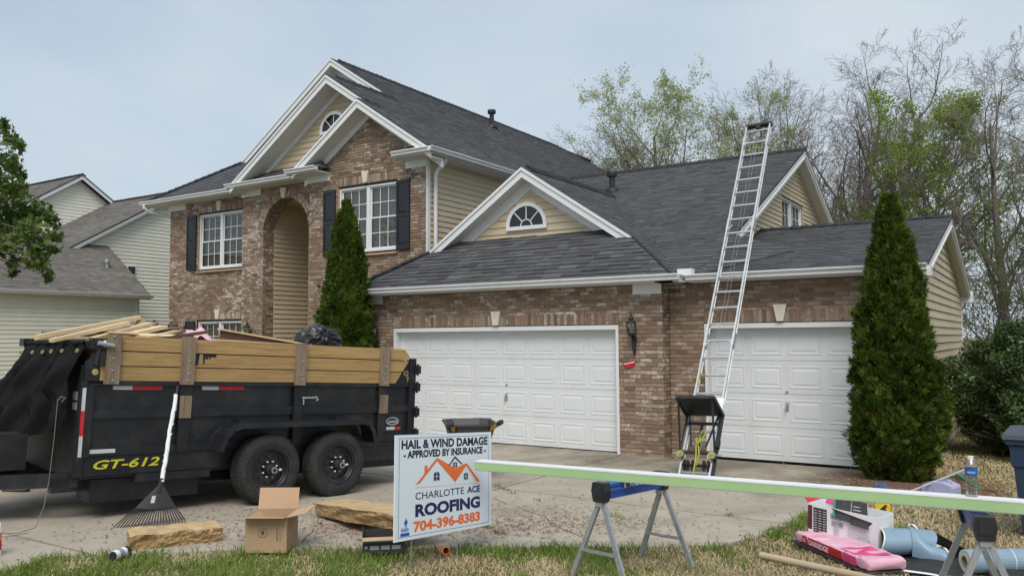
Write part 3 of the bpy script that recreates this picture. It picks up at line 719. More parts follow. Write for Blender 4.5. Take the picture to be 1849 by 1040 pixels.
# ---- walls behind / sides (siding)
def side_wall(x, y0, y1, z0, z1): return [(x,y0,z0),(x,y1,z0),(x,y1,z1),(x,y0,z1)]
q = side_wall(-5.35,1.60,14.0,2.6,5.98); siding(q, q[0], (0,1,0), M['siding'], H, (1,0,0))
b = MB(); b.box((-5.36,1.498,2.6),(-5.318,1.60,5.98)); build("corner_board", b, M['trim'], H)
b = MB(); x = -5.26
b.tube([(-4.99,1.74,6.02),(-4.99,1.74,5.92),(-5.05,1.74,5.84),(-5.21,1.72,5.72),(-5.26,1.72,5.62),(-5.26,1.72,3.2)],0.045,8); build("downspout", b, M['gutter'], H)
for x0, x1, y0 in ((-15.74,-11.3,2.75),(-9.3,-5.4,2.0),(-11.25,-9.32,6.35)):
    b = MB(); b.box((x0,y0,0),(x1,19.9,5.9)); build("house_body", b, M['room'], H)

# ---- roofs. plane heights
P8 = 0.667
def zmain(x): return 6.07 + P8*(-4.87 - x)
def rp(x, y, f): return (x, y, f(x))
V_r = (-1,0,P8)
hipy = lambda x: 22.63 - (-4.87 - x)
for xa, xb, yf in ((-4.87,-7.03,1.06),(-7.03,-8.40,1.42),(-8.40,-10.70,3.84)):
    pts = [rp(xa,yf,zmain), rp(xa,hipy(xa),zmain), rp(xb,hipy(xb),zmain), rp(xb,yf,zmain)]
    shingles(pts, (-4.87,1.06,6.07), (0,1,0), V_r, M['shingle'], H)
zl = lambda x: 6.07 + P8*(x + 16.53)
pts = [(-16.53,1.88,6.07),(-16.53,20,6.07),(-10.7,20,zl(-10.7)),(-10.7,3.85,zl(-10.7)),(-14.56,3.85,zl(-14.56))]
d = MB(); d.prism(pts, (0,0,-0.05)); build("roof_deck", d, M['shingle'], H)
d = MB(); d.prism([(-10.7,16.8,9.955),(-4.87,22.63,6.07),(-16.53,22.63,6.07)], (0,0,-0.05)); build("roof_deck", d, M['shingle'], H)
zf = lambda y: 6.07 + P8*(y - 1.86)
pts = [(-16.53,1.86,6.07),(-11.85,1.86,6.07),(-11.85,4.2,zf(4.2)),(-14.19,4.2,zf(4.2))]
shingles(pts, (-16.53,1.86,6.07), (1,0,0), (0,1,P8), M['shingle'], H)
# arch gable left slope and its skirt
za = lambda x: 8.425 - P8*(-8.40 - x)
shingles([(-11.95,1.42,za(-11.95)),(-8.40,1.42,8.425),(-8.40,4.3,8.425),(-11.95,4.3,za(-11.95))], (-11.95,4.3,za(-11.95)), (0,-1,0), (1,0,P8), M['shingle'], H)
zk = lambda y: 6.07 + P8*(y - 1.46)
shingles([(-12.1,1.46,6.07),(-9.0,1.46,6.07),(-9.0,2.12,zk(2.12)),(-11.6,2.12,zk(2.12))], (-12.1,1.46,6.07), (1,0,0), (0,1,P8), M['shingle'], H)
# bump gable left slope, small return roofs
zb = lambda x: 7.51 - P8*(-7.03 - x)
shingles([(-9.2,1.06,zb(-9.2)),(-7.03,1.06,7.51),(-7.03,2.2,7.51),(-9.2,2.2,zb(-9.2))], (-9.2,2.2,zb(-9.2)), (0,-1,0), (1,0,P8), M['shingle'], H)
for x0, x1, sgn in ((-9.3,-8.30,-1),(-5.85,-4.90,1)):
    m_ = MB()
    if sgn < 0: m_.add([(x0,1.08,6.08),(x1,1.08,6.08),(x1-0.3,1.49,6.36),(x0,1.49,6.36),(x1,1.49,6.08)], [(0,1,2,3),(1,4,2)])
    else: m_.add([(x0,1.08,6.08),(x1,1.08,6.08),(x1,1.49,6.36),(x0+0.3,1.49,6.36),(x0,1.49,6.08)], [(0,1,2,3),(0,3,4)])
    build("return_roof", m_, M['shingle'], H, fix=False)
# ridge caps
def ridgecap(p, q, parent=None, mat=None, w=0.15, th=0.02, drop=0.07):
    p, q = Vector(p), Vector(q); d = (q-p); l = d.length; d.normalize(); s = d.cross(Vector((0,0,1))).normalized(); mb = MB(); n_ = max(1, int(l/0.2)); 
    for i in range(n_):
        a, b_ = p + d*(l*i/n_), p + d*(l*(i+1)/n_ + 0.02); h = 0.012 + 0.012*random.random()
        for sg in (-1, 1):
            mb.add([a+Vector((0,0,th+h)), a+s*sg*w+Vector((0,0,th+h-drop-w*0.45)), b_+s*sg*w+Vector((0,0,th-drop-w*0.45)), b_+Vector((0,0,th))], [(0,1,2,3)])
        mb.add([a+Vector((0,0,th+h)), a+s*w+Vector((0,0,th+h-drop-w*0.45)), a+Vector((0,0,-0.05)), a-s*w+Vector((0,0,th+h-drop-w*0.45))], [(0,1,2,3)])
    return build("ridge_cap", mb, mat or M['ridge'], parent or H, fix=False, world=True)
ridgecap((-10.7,4.15,9.99),(-10.7,16.8,9.99)); ridgecap((-10.7,16.8,9.99),(-4.87,22.63,6.11)); ridgecap((-8.40,1.75,8.45),(-8.40,4.0,8.45)); ridgecap((-7.03,1.35,7.53),(-7.03,1.9,7.53))
ridgecap((-16.53,1.86,6.10),(-14.3,4.09,7.59), drop=0.02)

def gable(cx, zpk, xl, xr, yf, depth, zl_, zr_, zpw=None, h=0.2, frieze=0.17, skirt=None):
    """rake fascias, soffits and frieze boards of a gable facing -Y. front plane yf; wall at yf+depth"""
    zpk -= 0.035; zl_ -= 0.035; zr_ -= 0.035
    P, Lp, Rp = (cx,yf,zpk), (xl,yf,zl_), (xr,yf,zr_)
    rake(Lp, P, F_, H, h=h); rake(P, Rp, F_, H, h=h)
    for a, b_ in ((Lp, P), (P, Rp)):
        flat([(a[0],yf+0.001,a[2]-h+0.02),(b_[0],yf+0.001,b_[2]-h+0.02),(b_[0],yf+depth,b_[2]-h+0.02),(a[0],yf+depth,a[2]-h+0.02)], 0.02, M['soffit'], H, "soffit")
        yw = yf+depth-0.03
        mb = MB(); mb.prism([(a[0],yw,a[2]-h+0.02),(b_[0],yw,b_[2]-h+0.02),(b_[0],yw,b_[2]-h-frieze),(a[0],yw,a[2]-h-frieze)], (0,0.035,0)); build("frieze_board", mb, M['trim'], H)
        lst = MB(); n_ = int(depth/0.1)
# gable A (garage)
gable(-2.5, 5.37, -5.02, 0.02, 0.97, 0.32, 3.70, 3.70, h=0.2, frieze=0.2)
tri = [(-4.72,1.29,3.80),(-0.28,1.29,3.80),(-2.5,1.29,5.2)]
siding(tri, (-4.72,1.29,3.86), X1, M['siding'], H, F_, expo=0.142)
half_round((-2.585,1.27,4.21), 0.475, H)
b = MB(); b.prism([(-4.3,1.31,3.8),(-0.7,1.31,3.8),(-2.5,1.31,5.0)],(0,0.1,0)); build("gable_sheathing", b, M['siding'], H)
# arch gable
gable(-8.40, 8.43, -11.93, -6.95, 1.44, 0.50, 6.08, 7.46, frieze=0.11)
tri = [(-11.9,1.95,6.15),(-5.4,1.95,6.15),(-8.4,1.95,8.3)]
siding(tri, (-11.9,1.95,6.22), X1, M['siding'], H, F_, expo=0.142)
half_round((-8.62,1.93,7.17), 0.47, H)
# bump gable
gable(-7.03, 7.52, -9.16, -4.87, 1.08, 0.41, 6.10, 6.08, frieze=0.14)
# upper gable
gable(-10.70, 9.98, -14.72, -8.5, 3.86, 0.35, 7.30, 8.52, frieze=0.05)
b = MB(); b.prism([(-14.8,4.2,6.9),(-8.4,4.2,6.9),(-8.4,4.2,8.35),(-10.7,4.2,9.85)],(0,0.1,0)); build("gable_wall", b, M['soffit'], H)
# garage A roof
zs = lambda y: 2.95 + P8*(y + 0.3)
shingles([(-6.1,-0.3,2.95),(1.1,-0.3,2.95),(-0.45,1.25,zs(1.25)),(-4.55,1.25,zs(1.25))], (-6.1,-0.3,2.95), (1,0,0), (0,1,P8), M['shingle_near'], H, single=True, tw=(0.14,0.40), thick=(0.006,0.024))
zr = lambda x: 2.95 + P8*(1.1 - x)
for pts in ([(1.1,-0.3,2.95),(1.1,6.0,2.95),(-0.17,6.0,zr(-0.17)),(-0.17,0.97,zr(-0.17))], [(-0.17,0.95,zr(-0.17)),(-0.17,6.0,zr(-0.17)),(-2.5,6.0,zr(-2.5)),(-2.5,0.95,zr(-2.5))]):
    shingles(pts, (1.1,-0.3,2.95), (0,1,0), V_r, M['shingle'], H)
zq = lambda x: 2.95 + P8*(x + 6.1)
for pts in ([(-6.1,-0.3,2.95),(-6.1,1.5,2.95),(-4.83,1.5,zq(-4.83)),(-4.83,0.97,zq(-4.83))], [(-4.83,0.95,zq(-4.83)),(-4.83,4,zq(-4.83)),(-2.5,4,zq(-2.5)),(-2.5,0.95,zq(-2.5))]):
    shingles(pts, (-6.1,6,2.95), (0,-1,0), (1,0,P8), M['shingle'], H)
ridgecap((-2.5,1.15,5.385),(-2.5,5.05,5.385))
ridgecap((-6.1,-0.3,2.97),(-4.85,0.95,3.80), w=0.12, drop=0.0)
b = MB(); b.bar((1.1,-0.3,2.965),(-0.14,0.94,3.79),0.05,0.02); build("hip_seam", b, M['ridge'], H)
# B roof: steep part, gable end at X=1.46; wing with the low pitch
PB = 0.47; zB = lambda y: 2.95 + PB*(y - 0.02)
shingles([(-5.75,0.02,2.95),(1.46,0.02,2.95),(1.46,7.4,zB(7.4)),(-5.75,7.4,zB(7.4))], (-5.75,0.02,2.95), (1,0,0), (0,1,PB), M['shingle'], H)
d = MB(); d.prism([(-5.75,7.4,zB(7.4)),(1.46,7.4,zB(7.4)),(1.46,14.8,2.95),(-5.75,14.8,2.95)],(0,0,-0.05)); build("roof_deck", d, M['shingle'], H)
ridgecap((-5.5,7.4,zB(7.4)+0.02),(1.44,7.4,zB(7.4)+0.02), drop=0.03)
PW = 0.275; zW = lambda y: 2.95 + PW*(y - 0.02)
shingles([(1.1,0.02,2.95),(4.72,0.02,2.95),(4.72,4.4,zW(4.4)),(1.1,4.4,zW(4.4))], (1.1,0.02,2.95), (1,0,0), (0,1,PW), M['shingle'], H)
d = MB(); d.prism([(1.1,4.4,zW(4.4)),(4.72,4.4,zW(4.4)),(4.72,8.8,2.95),(1.1,8.8,2.95)],(0,0,-0.05)); build("roof_deck", d, M['shingle'], H)
ridgecap((1.2,4.4,zW(4.4)+0.02),(4.70,4.4,zW(4.4)+0.02), drop=0.0)
_vn = Vector((0.571,-0.864,1.814)).normalized(); _vu = Vector((0.834,0.551,0)).normalized()
shingles([(1.42,0.02,2.965),(1.42,1.75,3.79),(2.53,1.75,3.44)], (1.42,0.02,2.965), _vu, _vn.cross(_vu), M['shingle'], H, deck=False)
def rake_x(x, ya, za_, yb, zb_, h=0.2):
    za_ -= 0.035; zb_ -= 0.035; x -= 0.05
    mb = MB(); mb.prism([(x,ya,za_),(x,yb,zb_),(x,yb,zb_-h),(x,ya,za_-h)],(0.03,0,0)); mb.prism([(x+0.03,ya,za_),(x+0.03,yb,zb_),(x+0.03,yb,zb_-0.05),(x+0.03,ya,za_-0.05)],(0.015,0,0)); build("fascia", mb, M['trim'], H)
rake_x(1.46, 1.35, zB(1.35)-0.01, 7.4, zB(7.4)-0.01); rake_x(1.46, 7.4, zB(7.4)-0.01, 13.0, zB(1.8)-0.01)
flat([(1.15,1.2,zB(1.2)-0.19),(1.46,1.2,zB(1.2)-0.19),(1.46,7.4,zB(7.4)-0.19),(1.15,7.4,zB(7.4)-0.19)],0.02,M['soffit'],H,"soffit")
flat([(1.15,13.6,zB(1.2)-0.19),(1.46,13.6,zB(1.2)-0.19),(1.46,7.4,zB(7.4)-0.19),(1.15,7.4,zB(7.4)-0.19)],0.02,M['soffit'],H,"soffit")
tri = [(1.15,1.0,3.2),(1.15,13.8,3.2),(1.15,7.4,zB(7.4)-0.18)]
siding(tri, (1.15,1.0,3.2), (0,1,0), M['siding'], H, (1,0,0), expo=0.105, holes=[(6.25-1.0,8.25-1.0,0.6,1.98)])
window((1.15,6.25,3.80), (0,1,0), (1,0,0), 2.0, 1.38, H, rows=2)
rake_x(4.72, -0.02, 2.955, 4.4, zW(4.4)); rake_x(4.72, 4.4, zW(4.4), 8.8, 2.955)
for ya, yb in ((0.0,4.4),(8.8,4.4)): flat([(4.5,ya,zW(min(ya,8.8-ya))-0.19),(4.72,ya,zW(min(ya,8.8-ya))-0.19),(4.72,yb,zW(4.4)-0.19),(4.5,yb,zW(4.4)-0.19)],0.02,M['soffit'],H,"soffit")
q = [(4.5,0.42,-0.12),(4.5,8.45,-0.12),(4.5,8.45,2.88),(4.5,4.4,3.98),(4.5,0.42,2.88)]
siding(q, q[0], (0,1,0), M['siding'], H, (1,0,0), expo=0.14, butt=0.024)
for y0, y1 in ((0.30,0.42),(8.43,8.52)):
    b = MB(); b.box((4.49,y0,-0.12),(4.53,y1,2.84)); build("corner_board", b, M['trim'], H)
for q0, q1 in (((4.54,-0.03,2.79),(4.765,0.2,2.93)),((4.5,8.46,2.70),(4.75,8.8,2.955))):
    b = MB(); b.box(q0,q1); build("eave_return", b, M['trim'], H)
gutter((4.48,8.8,2.86),(4.75,8.8,2.86),(0,1,0),H)
b = MB(); b.tube([(4.42,0.02,2.88),(4.42,0.02,2.80),(4.47,0.20,2.62),(4.52,0.235,2.5),(4.52,0.235,0.1)],0.04,8); build("downspout", b, M['gutter'], H)
b = MB(); b.box((0.9,0.56,-0.1),(4.485,8.4,2.8)); build("house_body", b, M['room'], H); b = MB(); b.box((-5.7,0.4,-0.1),(0.75,8.4,2.8)); build("house_body", b, M['room'], H)
# gutters, soffits, eaves
gutter((-6.1,-0.3,2.87),(1.22,-0.3,2.87),F_,H); gutter((1.1,-0.297,2.87),(1.1,0.02,2.87),X1,H); gutter((1.22,0.02,2.87),(4.72,0.02,2.87),F_,H)
gutter((-16.53,1.86,5.99),(-12.0,1.86,5.99),F_,H); gutter((-12.1,1.46,5.99),(-9.1,1.46,5.99),F_,H)
gutter((-9.35,1.06,5.99),(-8.30,1.06,5.99),F_,H); gutter((-5.93,1.06,5.99),(-4.87,1.06,5.99),F_,H); gutter((-4.87,0.94,5.99),(-4.87,14.0,5.99),X1,H)
for (x0,x1,y0,y1,z) in ((-6.1,1.1,-0.3,0.0,2.845),(1.1,4.7,0.02,0.32,2.845),(0.79,1.22,-0.3,0.32,2.845),(-16.53,-12.0,1.86,2.3,5.965),(-12.1,-9.02,1.46,1.9,5.965),(-9.35,-8.3,1.06,1.5,5.965),(-5.93,-4.87,1.06,1.5,5.965),(-5.35,-4.87,1.5,14.0,5.965),(-16.53,-15.75,2.3,20,5.965)):
    b = MB(); b.box((x0,y0,z),(x1,y1,z+0.02))
    b.box((x0,y0-0.002,z+0.02),(x1,y0+0.02,z+0.1)) if x1-x0 > 0.6 else None
    build("soffit", b, M['soffit'], H)
b = MB(); b.tube([(-16.3,1.79,5.995),(-16.3,1.79,5.90),(-16.25,1.95,5.80),(-15.95,2.32,5.7),(-15.83,2.42,5.6),(-15.83,2.42,1.0)],0.045,8); build("downspout", b, M['gutter'], H)
b = MB(); b.box((1.10,-0.09,2.96),(1.34,0.06,3.06)); build("splash_guard", b, M['trim'], H)
# roof vents
def vent(p, h, r, parent, mat, cap=True):
    e = bpy.data.objects.new("vent_pipe", None); COL.objects.link(e); e.parent = parent; e.location = p; e.empty_display_size = 0.1
    b = MB(); b.tube([(0,0,-0.2),(0,0,h)], r, 12); build("pipe", b, mat, e, smooth=False)
    if cap: b = MB(); b.lathe([(r*0.9,h-0.09),(r*1.75,h-0.08),(r*1.85,h-0.02),(r*1.75,h+0.04),(0.001,h+0.05)],n=14); build("pipe_cap", b, mat, e)
    b = MB(); b.lathe([(r*2.6,-0.05),(r*2.4,0.04),(r*1.3,0.07)],n=12); build("flashing", b, mat, e)
    return e
vent((-2.78,5.62,5.585), 0.44, 0.07, H, M['iron']); vent((-9.66,10.47,9.25), 0.55, 0.08, H, M['iron'])
s = MB(); s.prism([(0.09,-0.025,1.53),(0.32,-0.025,1.575),(0.27,-0.025,1.47),(0.14,-0.025,1.455)],(0,0.018,0)); so = build("red_placard", s, M['red'], None)
tag(so, "small red and white wedge-shaped scrap stuck on the brick pier below the wall lantern", "scrap")
s = MB(); s.prism([(0.105,-0.03,1.523),(0.305,-0.03,1.562),(0.30,-0.03,1.548),(0.112,-0.03,1.51)],(0,0.004,0)); build("white_edge", s, M['white'], so)

# ------------------------------------------------------------------ the neighbouring house
NH = thing("neighbour_house", "cream-sided house with grey-brown shingle roofs, left of the brick house", "house", (-19,0,0))
def nsid(pts, o, expo=0.127): siding(pts, o, (0,1,0), M['cream'], NH, (1,0,0), expo=expo, butt=0.018)
q = [(-19,-9,-0.1),(-19,3.4,-0.1),(-19,3.4,3.40),(-19,-9,3.40)]; nsid(q, q[0])
q = [(-21,2.4,-0.1),(-21,10.6,-0.1),(-21,10.6,4.9),(-21,6.2,7.40),(-21,2.4,5.12)]; nsid(q, q[0])
q = [(-25.3,2.2,5.0),(-25.3,7.4,5.0),(-25.3,7.4,6.55),(-25.3,4.82,8.25),(-25.3,2.2,6.5)]; nsid(q, q[0])
for q0, q1 in (((-20.95,-8.9,-0.1),(-19.05,3.35,3.3)),((-30,2.45,-0.1),(-21.05,10.5,4.9)),((-34,2.3,4.9),(-25.35,7.3,6.4))):
    b = MB(); b.box(q0, q1); build("house_body", b, M['room'], NH, world=True)
shingles([(-18.7,-9.3,3.47),(-18.7,3.66,3.47),(-21.05,3.5,5.28),(-21.05,-9.3,5.28)], (-18.7,-9.3,3.47), (0,1,0), (-1,0,0.77), M['old_shingle'], NH)
pts = [(-20.7,1.6,4.79),(-20.7,6.2,7.55),(-32,6.2,7.55),(-32,1.6,4.79)]
shingles(pts, (-32,1.6,4.79), (1,0,0), (0,1,0.6), M['old_shingle'], NH)
d = MB(); d.prism([(-20.7,6.2,7.55),(-32,6.2,7.55),(-32,10.9,4.73),(-20.7,10.9,4.73)],(0,0,-0.05)); build("roof_deck", d, M['old_shingle'], NH, world=True)
zn = lambda y: 8.42 - 0.66*abs(y-4.82)
shingles([(-25,2.0,zn(2.0)),(-25,4.82,8.42),(-36,4.82,8.42),(-36,2.0,zn(2.0))], (-36,2.0,zn(2.0)), (1,0,0), (0,1,0.66), M['old_shingle'], NH)
d = MB(); d.prism([(-25,4.82,8.42),(-36,4.82,8.42),(-36,7.6,zn(7.6)),(-25,7.6,zn(7.6))],(0,0,-0.05)); build("roof_deck", d, M['old_shingle'], NH, world=True)
def nrake(x, ya, za_, yb, zb_, h=0.19):
    mb = MB(); mb.prism([(x,ya,za_-0.03),(x,yb,zb_-0.03),(x,yb,zb_-h),(x,ya,za_-h)],(0.03,0,0)); build("fascia", mb, M['trim'], NH, world=True)
nrake(-20.75,1.6,4.79,6.2,7.55); nrake(-20.75,6.2,7.55,10.9,4.73); nrake(-25.05,2.0,zn(2.0),4.82,8.42); nrake(-25.05,4.82,8.42,7.6,zn(7.6))
for a, c in ((1.6,4.79),(10.9,4.73)): flat([(-21,a,c-0.17),(-20.72,a,c-0.17),(-20.72,6.2,7.38),(-21,6.2,7.38)],0.02,M['soffit'],NH,"soffit")
gutter((-18.7,-9.3,3.36),(-18.7,3.7,3.36),(1,0,0),NH)
b = MB(); b.box((-19.0,-9.3,3.33),(-18.7,3.66,3.36)); build("soffit", b, M['soffit'], NH, world=True)
b = MB(); b.box((-19.02,3.32,-0.1),(-18.96,3.42,3.33)); build("corner_board", b, M['trim'], NH, world=True)
ridgecap((-20.72,6.2,7.57),(-25.5,6.2,7.57), NH, M['deck'], drop=0.03); ridgecap((-25.02,4.82,8.44),(-32,4.82,8.44), NH, M['deck'], drop=0.03)
flat([(-21.03,-9.3,5.25),(-21.03,1.9,5.25),(-21.03,1.9,5.33),(-21.03,-9.3,5.33)],0.05,M['deck'],NH,"ridge_cap",(1,0,0))
vent((-19.9-(-19),2.84,4.20), 0.42, 0.05, NH, M['galv'])
window((-21.0,4.05,4.0), (0,1,0), (1,0,0), 0.55, 0.62, NH, double=False, sashes=1) if False else None
b = MB(); b.box((-20.99,4.22,4.30),(-20.96,4.56,4.62)); build("window", b, M['trim'], NH, world=True); b = MB(); b.box((-20.965,4.25,4.33),(-20.955,4.52,4.59)); build("pane", b, M['glass_dark'], NH, world=True)

# ------------------------------------------------------------------ ground, drive, pavement
def mat_ground():
    m, n, l, p = nm("lawn_soil"); g = n.new("ShaderNodeNewGeometry")
    t = n.new("ShaderNodeTexNoise"); t.inputs["Scale"].default_value = 0.9; t.inputs["Detail"].default_value = 6; l.new(g.outputs["Position"], t.inputs["Vector"])
    t2 = n.new("ShaderNodeTexNoise"); t2.inputs["Scale"].default_value = 55; t2.inputs["Detail"].default_value = 4; l.new(g.outputs["Position"], t2.inputs["Vector"])
    r = n.new("ShaderNodeValToRGB"); r.color_ramp.elements[0].position = 0.4; r.color_ramp.elements[1].position = 0.6; r.color_ramp.elements[0].color = (0.13,0.135,0.05,1); r.color_ramp.elements[1].color = (0.34,0.275,0.165,1); l.new(t.outputs["Fac"], r.inputs["Fac"])
    mr = n.new("ShaderNodeMapRange"); mr.inputs["From Min"].default_value = 0.3; mr.inputs["From Max"].default_value = 0.7; mr.inputs["To Min"].default_value = 0.45; mr.inputs["To Max"].default_value = 1.3; l.new(t2.outputs["Fac"], mr.inputs["Value"])
    hs = n.new("ShaderNodeHueSaturation"); l.new(mr.outputs["Result"], hs.inputs["Value"]); l.new(r.outputs["Color"], hs.inputs["Color"]); l.new(hs.outputs["Color"], p.inputs["Base Color"]); p.inputs["Roughness"].default_value = 1.0; p.inputs["Specular IOR Level"].default_value = 0.1
    bp = n.new("ShaderNodeBump"); bp.inputs["Strength"].default_value = 0.8; bp.inputs["Distance"].default_value = 0.03; l.new(t2.outputs["Fac"], bp.inputs["Height"]); l.new(bp.outputs["Normal"], p.inputs["Normal"])
    return m
M['ground'] = mat_ground()
g = MB(); ys = [-40,-20,-16,-12,-8,-4,0,20,60,200,900]; xs = [-900,-200,-60,-20,0,6,12,60,200,900]
for y in ys:
    for x in xs: g.v.append((x, y, G(x, max(y,-20)) - 0.035 - (0.02 if False else 0)))
for j in range(len(ys)-1):
    for i in range(len(xs)-1): k = j*len(xs)+i; g.f.append((k,k+1,k+1+len(xs),k+len(xs))); g.m.append(0)
go = build("ground", g, M['ground'], fix=False); go["kind"] = "structure"

def mat_concrete():
    m, n, l, p = nm("concrete"); g = n.new("ShaderNodeNewGeometry")
    def noise(sc, det=6, rg=0.6, st=None):
        t = n.new("ShaderNodeTexNoise"); t.inputs["Scale"].default_value = sc; t.inputs["Detail"].default_value = det; t.inputs["Roughness"].default_value = rg
        if st: mp_ = n.new("ShaderNodeMapping"); mp_.inputs["Scale"].default_value = st; l.new(g.outputs["Position"], mp_.inputs["Vector"]); l.new(mp_.outputs["Vector"], t.inputs["Vector"])
        else: l.new(g.outputs["Position"], t.inputs["Vector"])
        return t
    a = noise(2.2); r = n.new("ShaderNodeValToRGB"); r.color_ramp.elements[0].position = 0.3; r.color_ramp.elements[1].position = 0.7; r.color_ramp.elements[0].color = (0.335,0.292,0.232,1); r.color_ramp.elements[1].color = (0.45,0.402,0.33,1); l.new(a.outputs["Fac"], r.inputs["Fac"])
    # mildew: grows on the low damp end by the garage and in patches
    b_ = noise(0.8, 8, 0.65, (1,0.6,1)); sx = n.new("ShaderNodeSeparateXYZ"); l.new(g.outputs["Position"], sx.inputs[0])
    my = n.new("ShaderNodeMapRange"); my.inputs["From Min"].default_value = -4.5; my.inputs["From Max"].default_value = 0.2; my.inputs["To Min"].default_value = -0.14; my.inputs["To Max"].default_value = 0.1; l.new(sx.outputs["Y"], my.inputs["Value"])
    ad = n.new("ShaderNodeMath"); ad.operation = 'ADD'; l.new(b_.outputs["Fac"], ad.inputs[0]); l.new(my.outputs["Result"], ad.inputs[1])
    rr = n.new("ShaderNodeMapRange"); rr.inputs["From Min"].default_value = 0.44; rr.inputs["From Max"].default_value = 0.66; rr.inputs["To Max"].default_value = 0.8; l.new(ad.outputs[0], rr.inputs["Value"])
    m1 = n.new("ShaderNodeMixRGB"); l.new(rr.outputs["Result"], m1.inputs["Fac"]); l.new(r.outputs["Color"], m1.inputs["Color1"]); m1.inputs["Color2"].default_value = (0.15,0.132,0.102,1)
    c_ = noise(1.1, 7, 0.7); rc = n.new("ShaderNodeMapRange"); rc.inputs["From Min"].default_value = 0.53; rc.inputs["From Max"].default_value = 0.75; rc.inputs["To Max"].default_value = 0.5; l.new(c_.outputs["Fac"], rc.inputs["Value"])
    m2 = n.new("ShaderNodeMixRGB"); l.new(rc.outputs["Result"], m2.inputs["Fac"]); l.new(m1.outputs["Color"], m2.inputs["Color1"]); m2.inputs["Color2"].default_value = (0.37,0.30,0.22,1)
    f_ = noise(90, 4, 0.7); rf = n.new("ShaderNodeMapRange"); rf.inputs["From Min"].default_value = 0.3; rf.inputs["From Max"].default_value = 0.7; rf.inputs["To Min"].default_value = 0.9; rf.inputs["To Max"].default_value = 1.08; l.new(f_.outputs["Fac"], rf.inputs["Value"])
    hs = n.new("ShaderNodeHueSaturation"); l.new(rf.outputs["Result"], hs.inputs["Value"]); l.new(m2.outputs["Color"], hs.inputs["Color"]); l.new(hs.outputs["Color"], p.inputs["Base Color"]); p.inputs["Roughness"].default_value = 0.92; p.inputs["Specular IOR Level"].default_value = 0.25
    bp = n.new("ShaderNodeBump"); bp.inputs["Strength"].default_value = 0.35; bp.inputs["Distance"].default_value = 0.006; l.new(f_.outputs["Fac"], bp.inputs["Height"]); l.new(bp.outputs["Normal"], p.inputs["Normal"])
    return m
M['concrete'] = mat_concrete()
DRIVE = [(-6.2,0.35),(-6.2,-7.0),(-9.5,-13.5),(-2.2,-16.0),(0.2,-10.6),(-0.42,-9.21),(0.5,-8.30),(1.48,-7.50),(2.53,-6.66),(3.3,-6.10),(3.66,-5.75),(3.86,-5.0),(3.93,-4.1),(3.85,-1.0),(4.02,0.35)]
def cells():
    """the drive cut by its saw joints into slabs"""
    jx = [(-2.6, 0.0), (0.05, 0.09)]            # joints running to the garage: x at y=0, drift with y
    big = 30
    cols = [(-big, jx[0]), (jx[0], jx[1]), (jx[1], big)]
    rows = [(5, -4.28, 0.0), (-4.28, -9.0, 0.0), (-9.0, -25, 0.0)]
    def line(j, y): return j if isinstance(j, (int, float)) else j[0] - j[1]*y
    out = []
    for ci, (a, b_) in enumerate(cols):
        sk = -0.42 if ci == 2 else 0.0
        for r0, r1, _ in rows:
            q = [(line(a, r1), r1), (line(b_, r1), r1), (line(b_, r0), r0), (line(a, r0), r0)]
            if ci == 2: q = [(x, y + (sk*(min(x,4)-0.4) if y not in (5, -25) else 0)) for x, y in q]
            out.append(q)
    return out
dr = bpy.data.objects.new("driveway", None); COL.objects.link(dr); dr["kind"] = "structure"
def drive_poly_clip(q):
    c = [(sum(p[0] for p in q)/len(q)), (sum(p[1] for p in q)/len(q))]
    q2 = [(x + (0.014 if x < c[0] else -0.014), y + (0.016 if y < c[1] else -0.016)) for x, y in q]
    return clip_poly(DRIVE if area2(DRIVE) > 0 else DRIVE[::-1], q2 if area2(q2) > 0 else q2[::-1])
from mathutils.geometry import tessellate_polygon
for q in cells():
    pl = drive_poly_clip(q)
    if len(pl) < 3 or abs(area2(pl)) < 0.05: continue
    # cut at y=0 where the ground changes slope is not needed: the sheet follows G at its corners
    mb = MB(); top = [(x, y, G(x, y)) for x, y in pl]; k = len(pl)
    tr = tessellate_polygon([[Vector((x, y, 0)) for x, y in pl]])
    mb.v = top + [(x, y, z-0.1) for x, y, z in top]; mb.f = [tuple(t) for t in tr] + [(i, i+k, (i+1) % k+k, (i+1) % k) for i in range(k)]; mb.m = [0]*len(mb.f)
    build("slab", mb, M['concrete'], dr)

# mulch bed under the right-hand evergreen
M['mulch'] = pm("pine_mulch", (0.135,0.075,0.045), 1.0, 0.45, 22, 0.8, 40)
mb = MB(); n_ = 40
cx, cy = 4.55, -0.85
ring = [(cx+(0.92+0.13*math.sin(3*a)+0.08*math.sin(7*a)+0.05*math.sin(13*a))*math.cos(a), cy+(0.95+0.1*math.sin(5*a)+0.05*math.sin(11*a))*math.sin(a)) for a in [2*math.pi*i/n_ for i in range(n_)]]
mb.v = [(x, y, G(x,y)-0.02) for x, y in ring] + [(cx+(x-cx)*0.7, cy+(y-cy)*0.7, G(x,y)+0.035) for x, y in ring] + [(cx, cy, G(cx,cy)+0.05)]
for i in range(n_): j = (i+1) % n_; mb.f += [(i,j,n_+j,n_+i),(n_+i,n_+j,2*n_)]; mb.m += [0,0]
mo = build("mulch_bed", mb, M['mulch'], smooth=True); mo["kind"] = "structure"

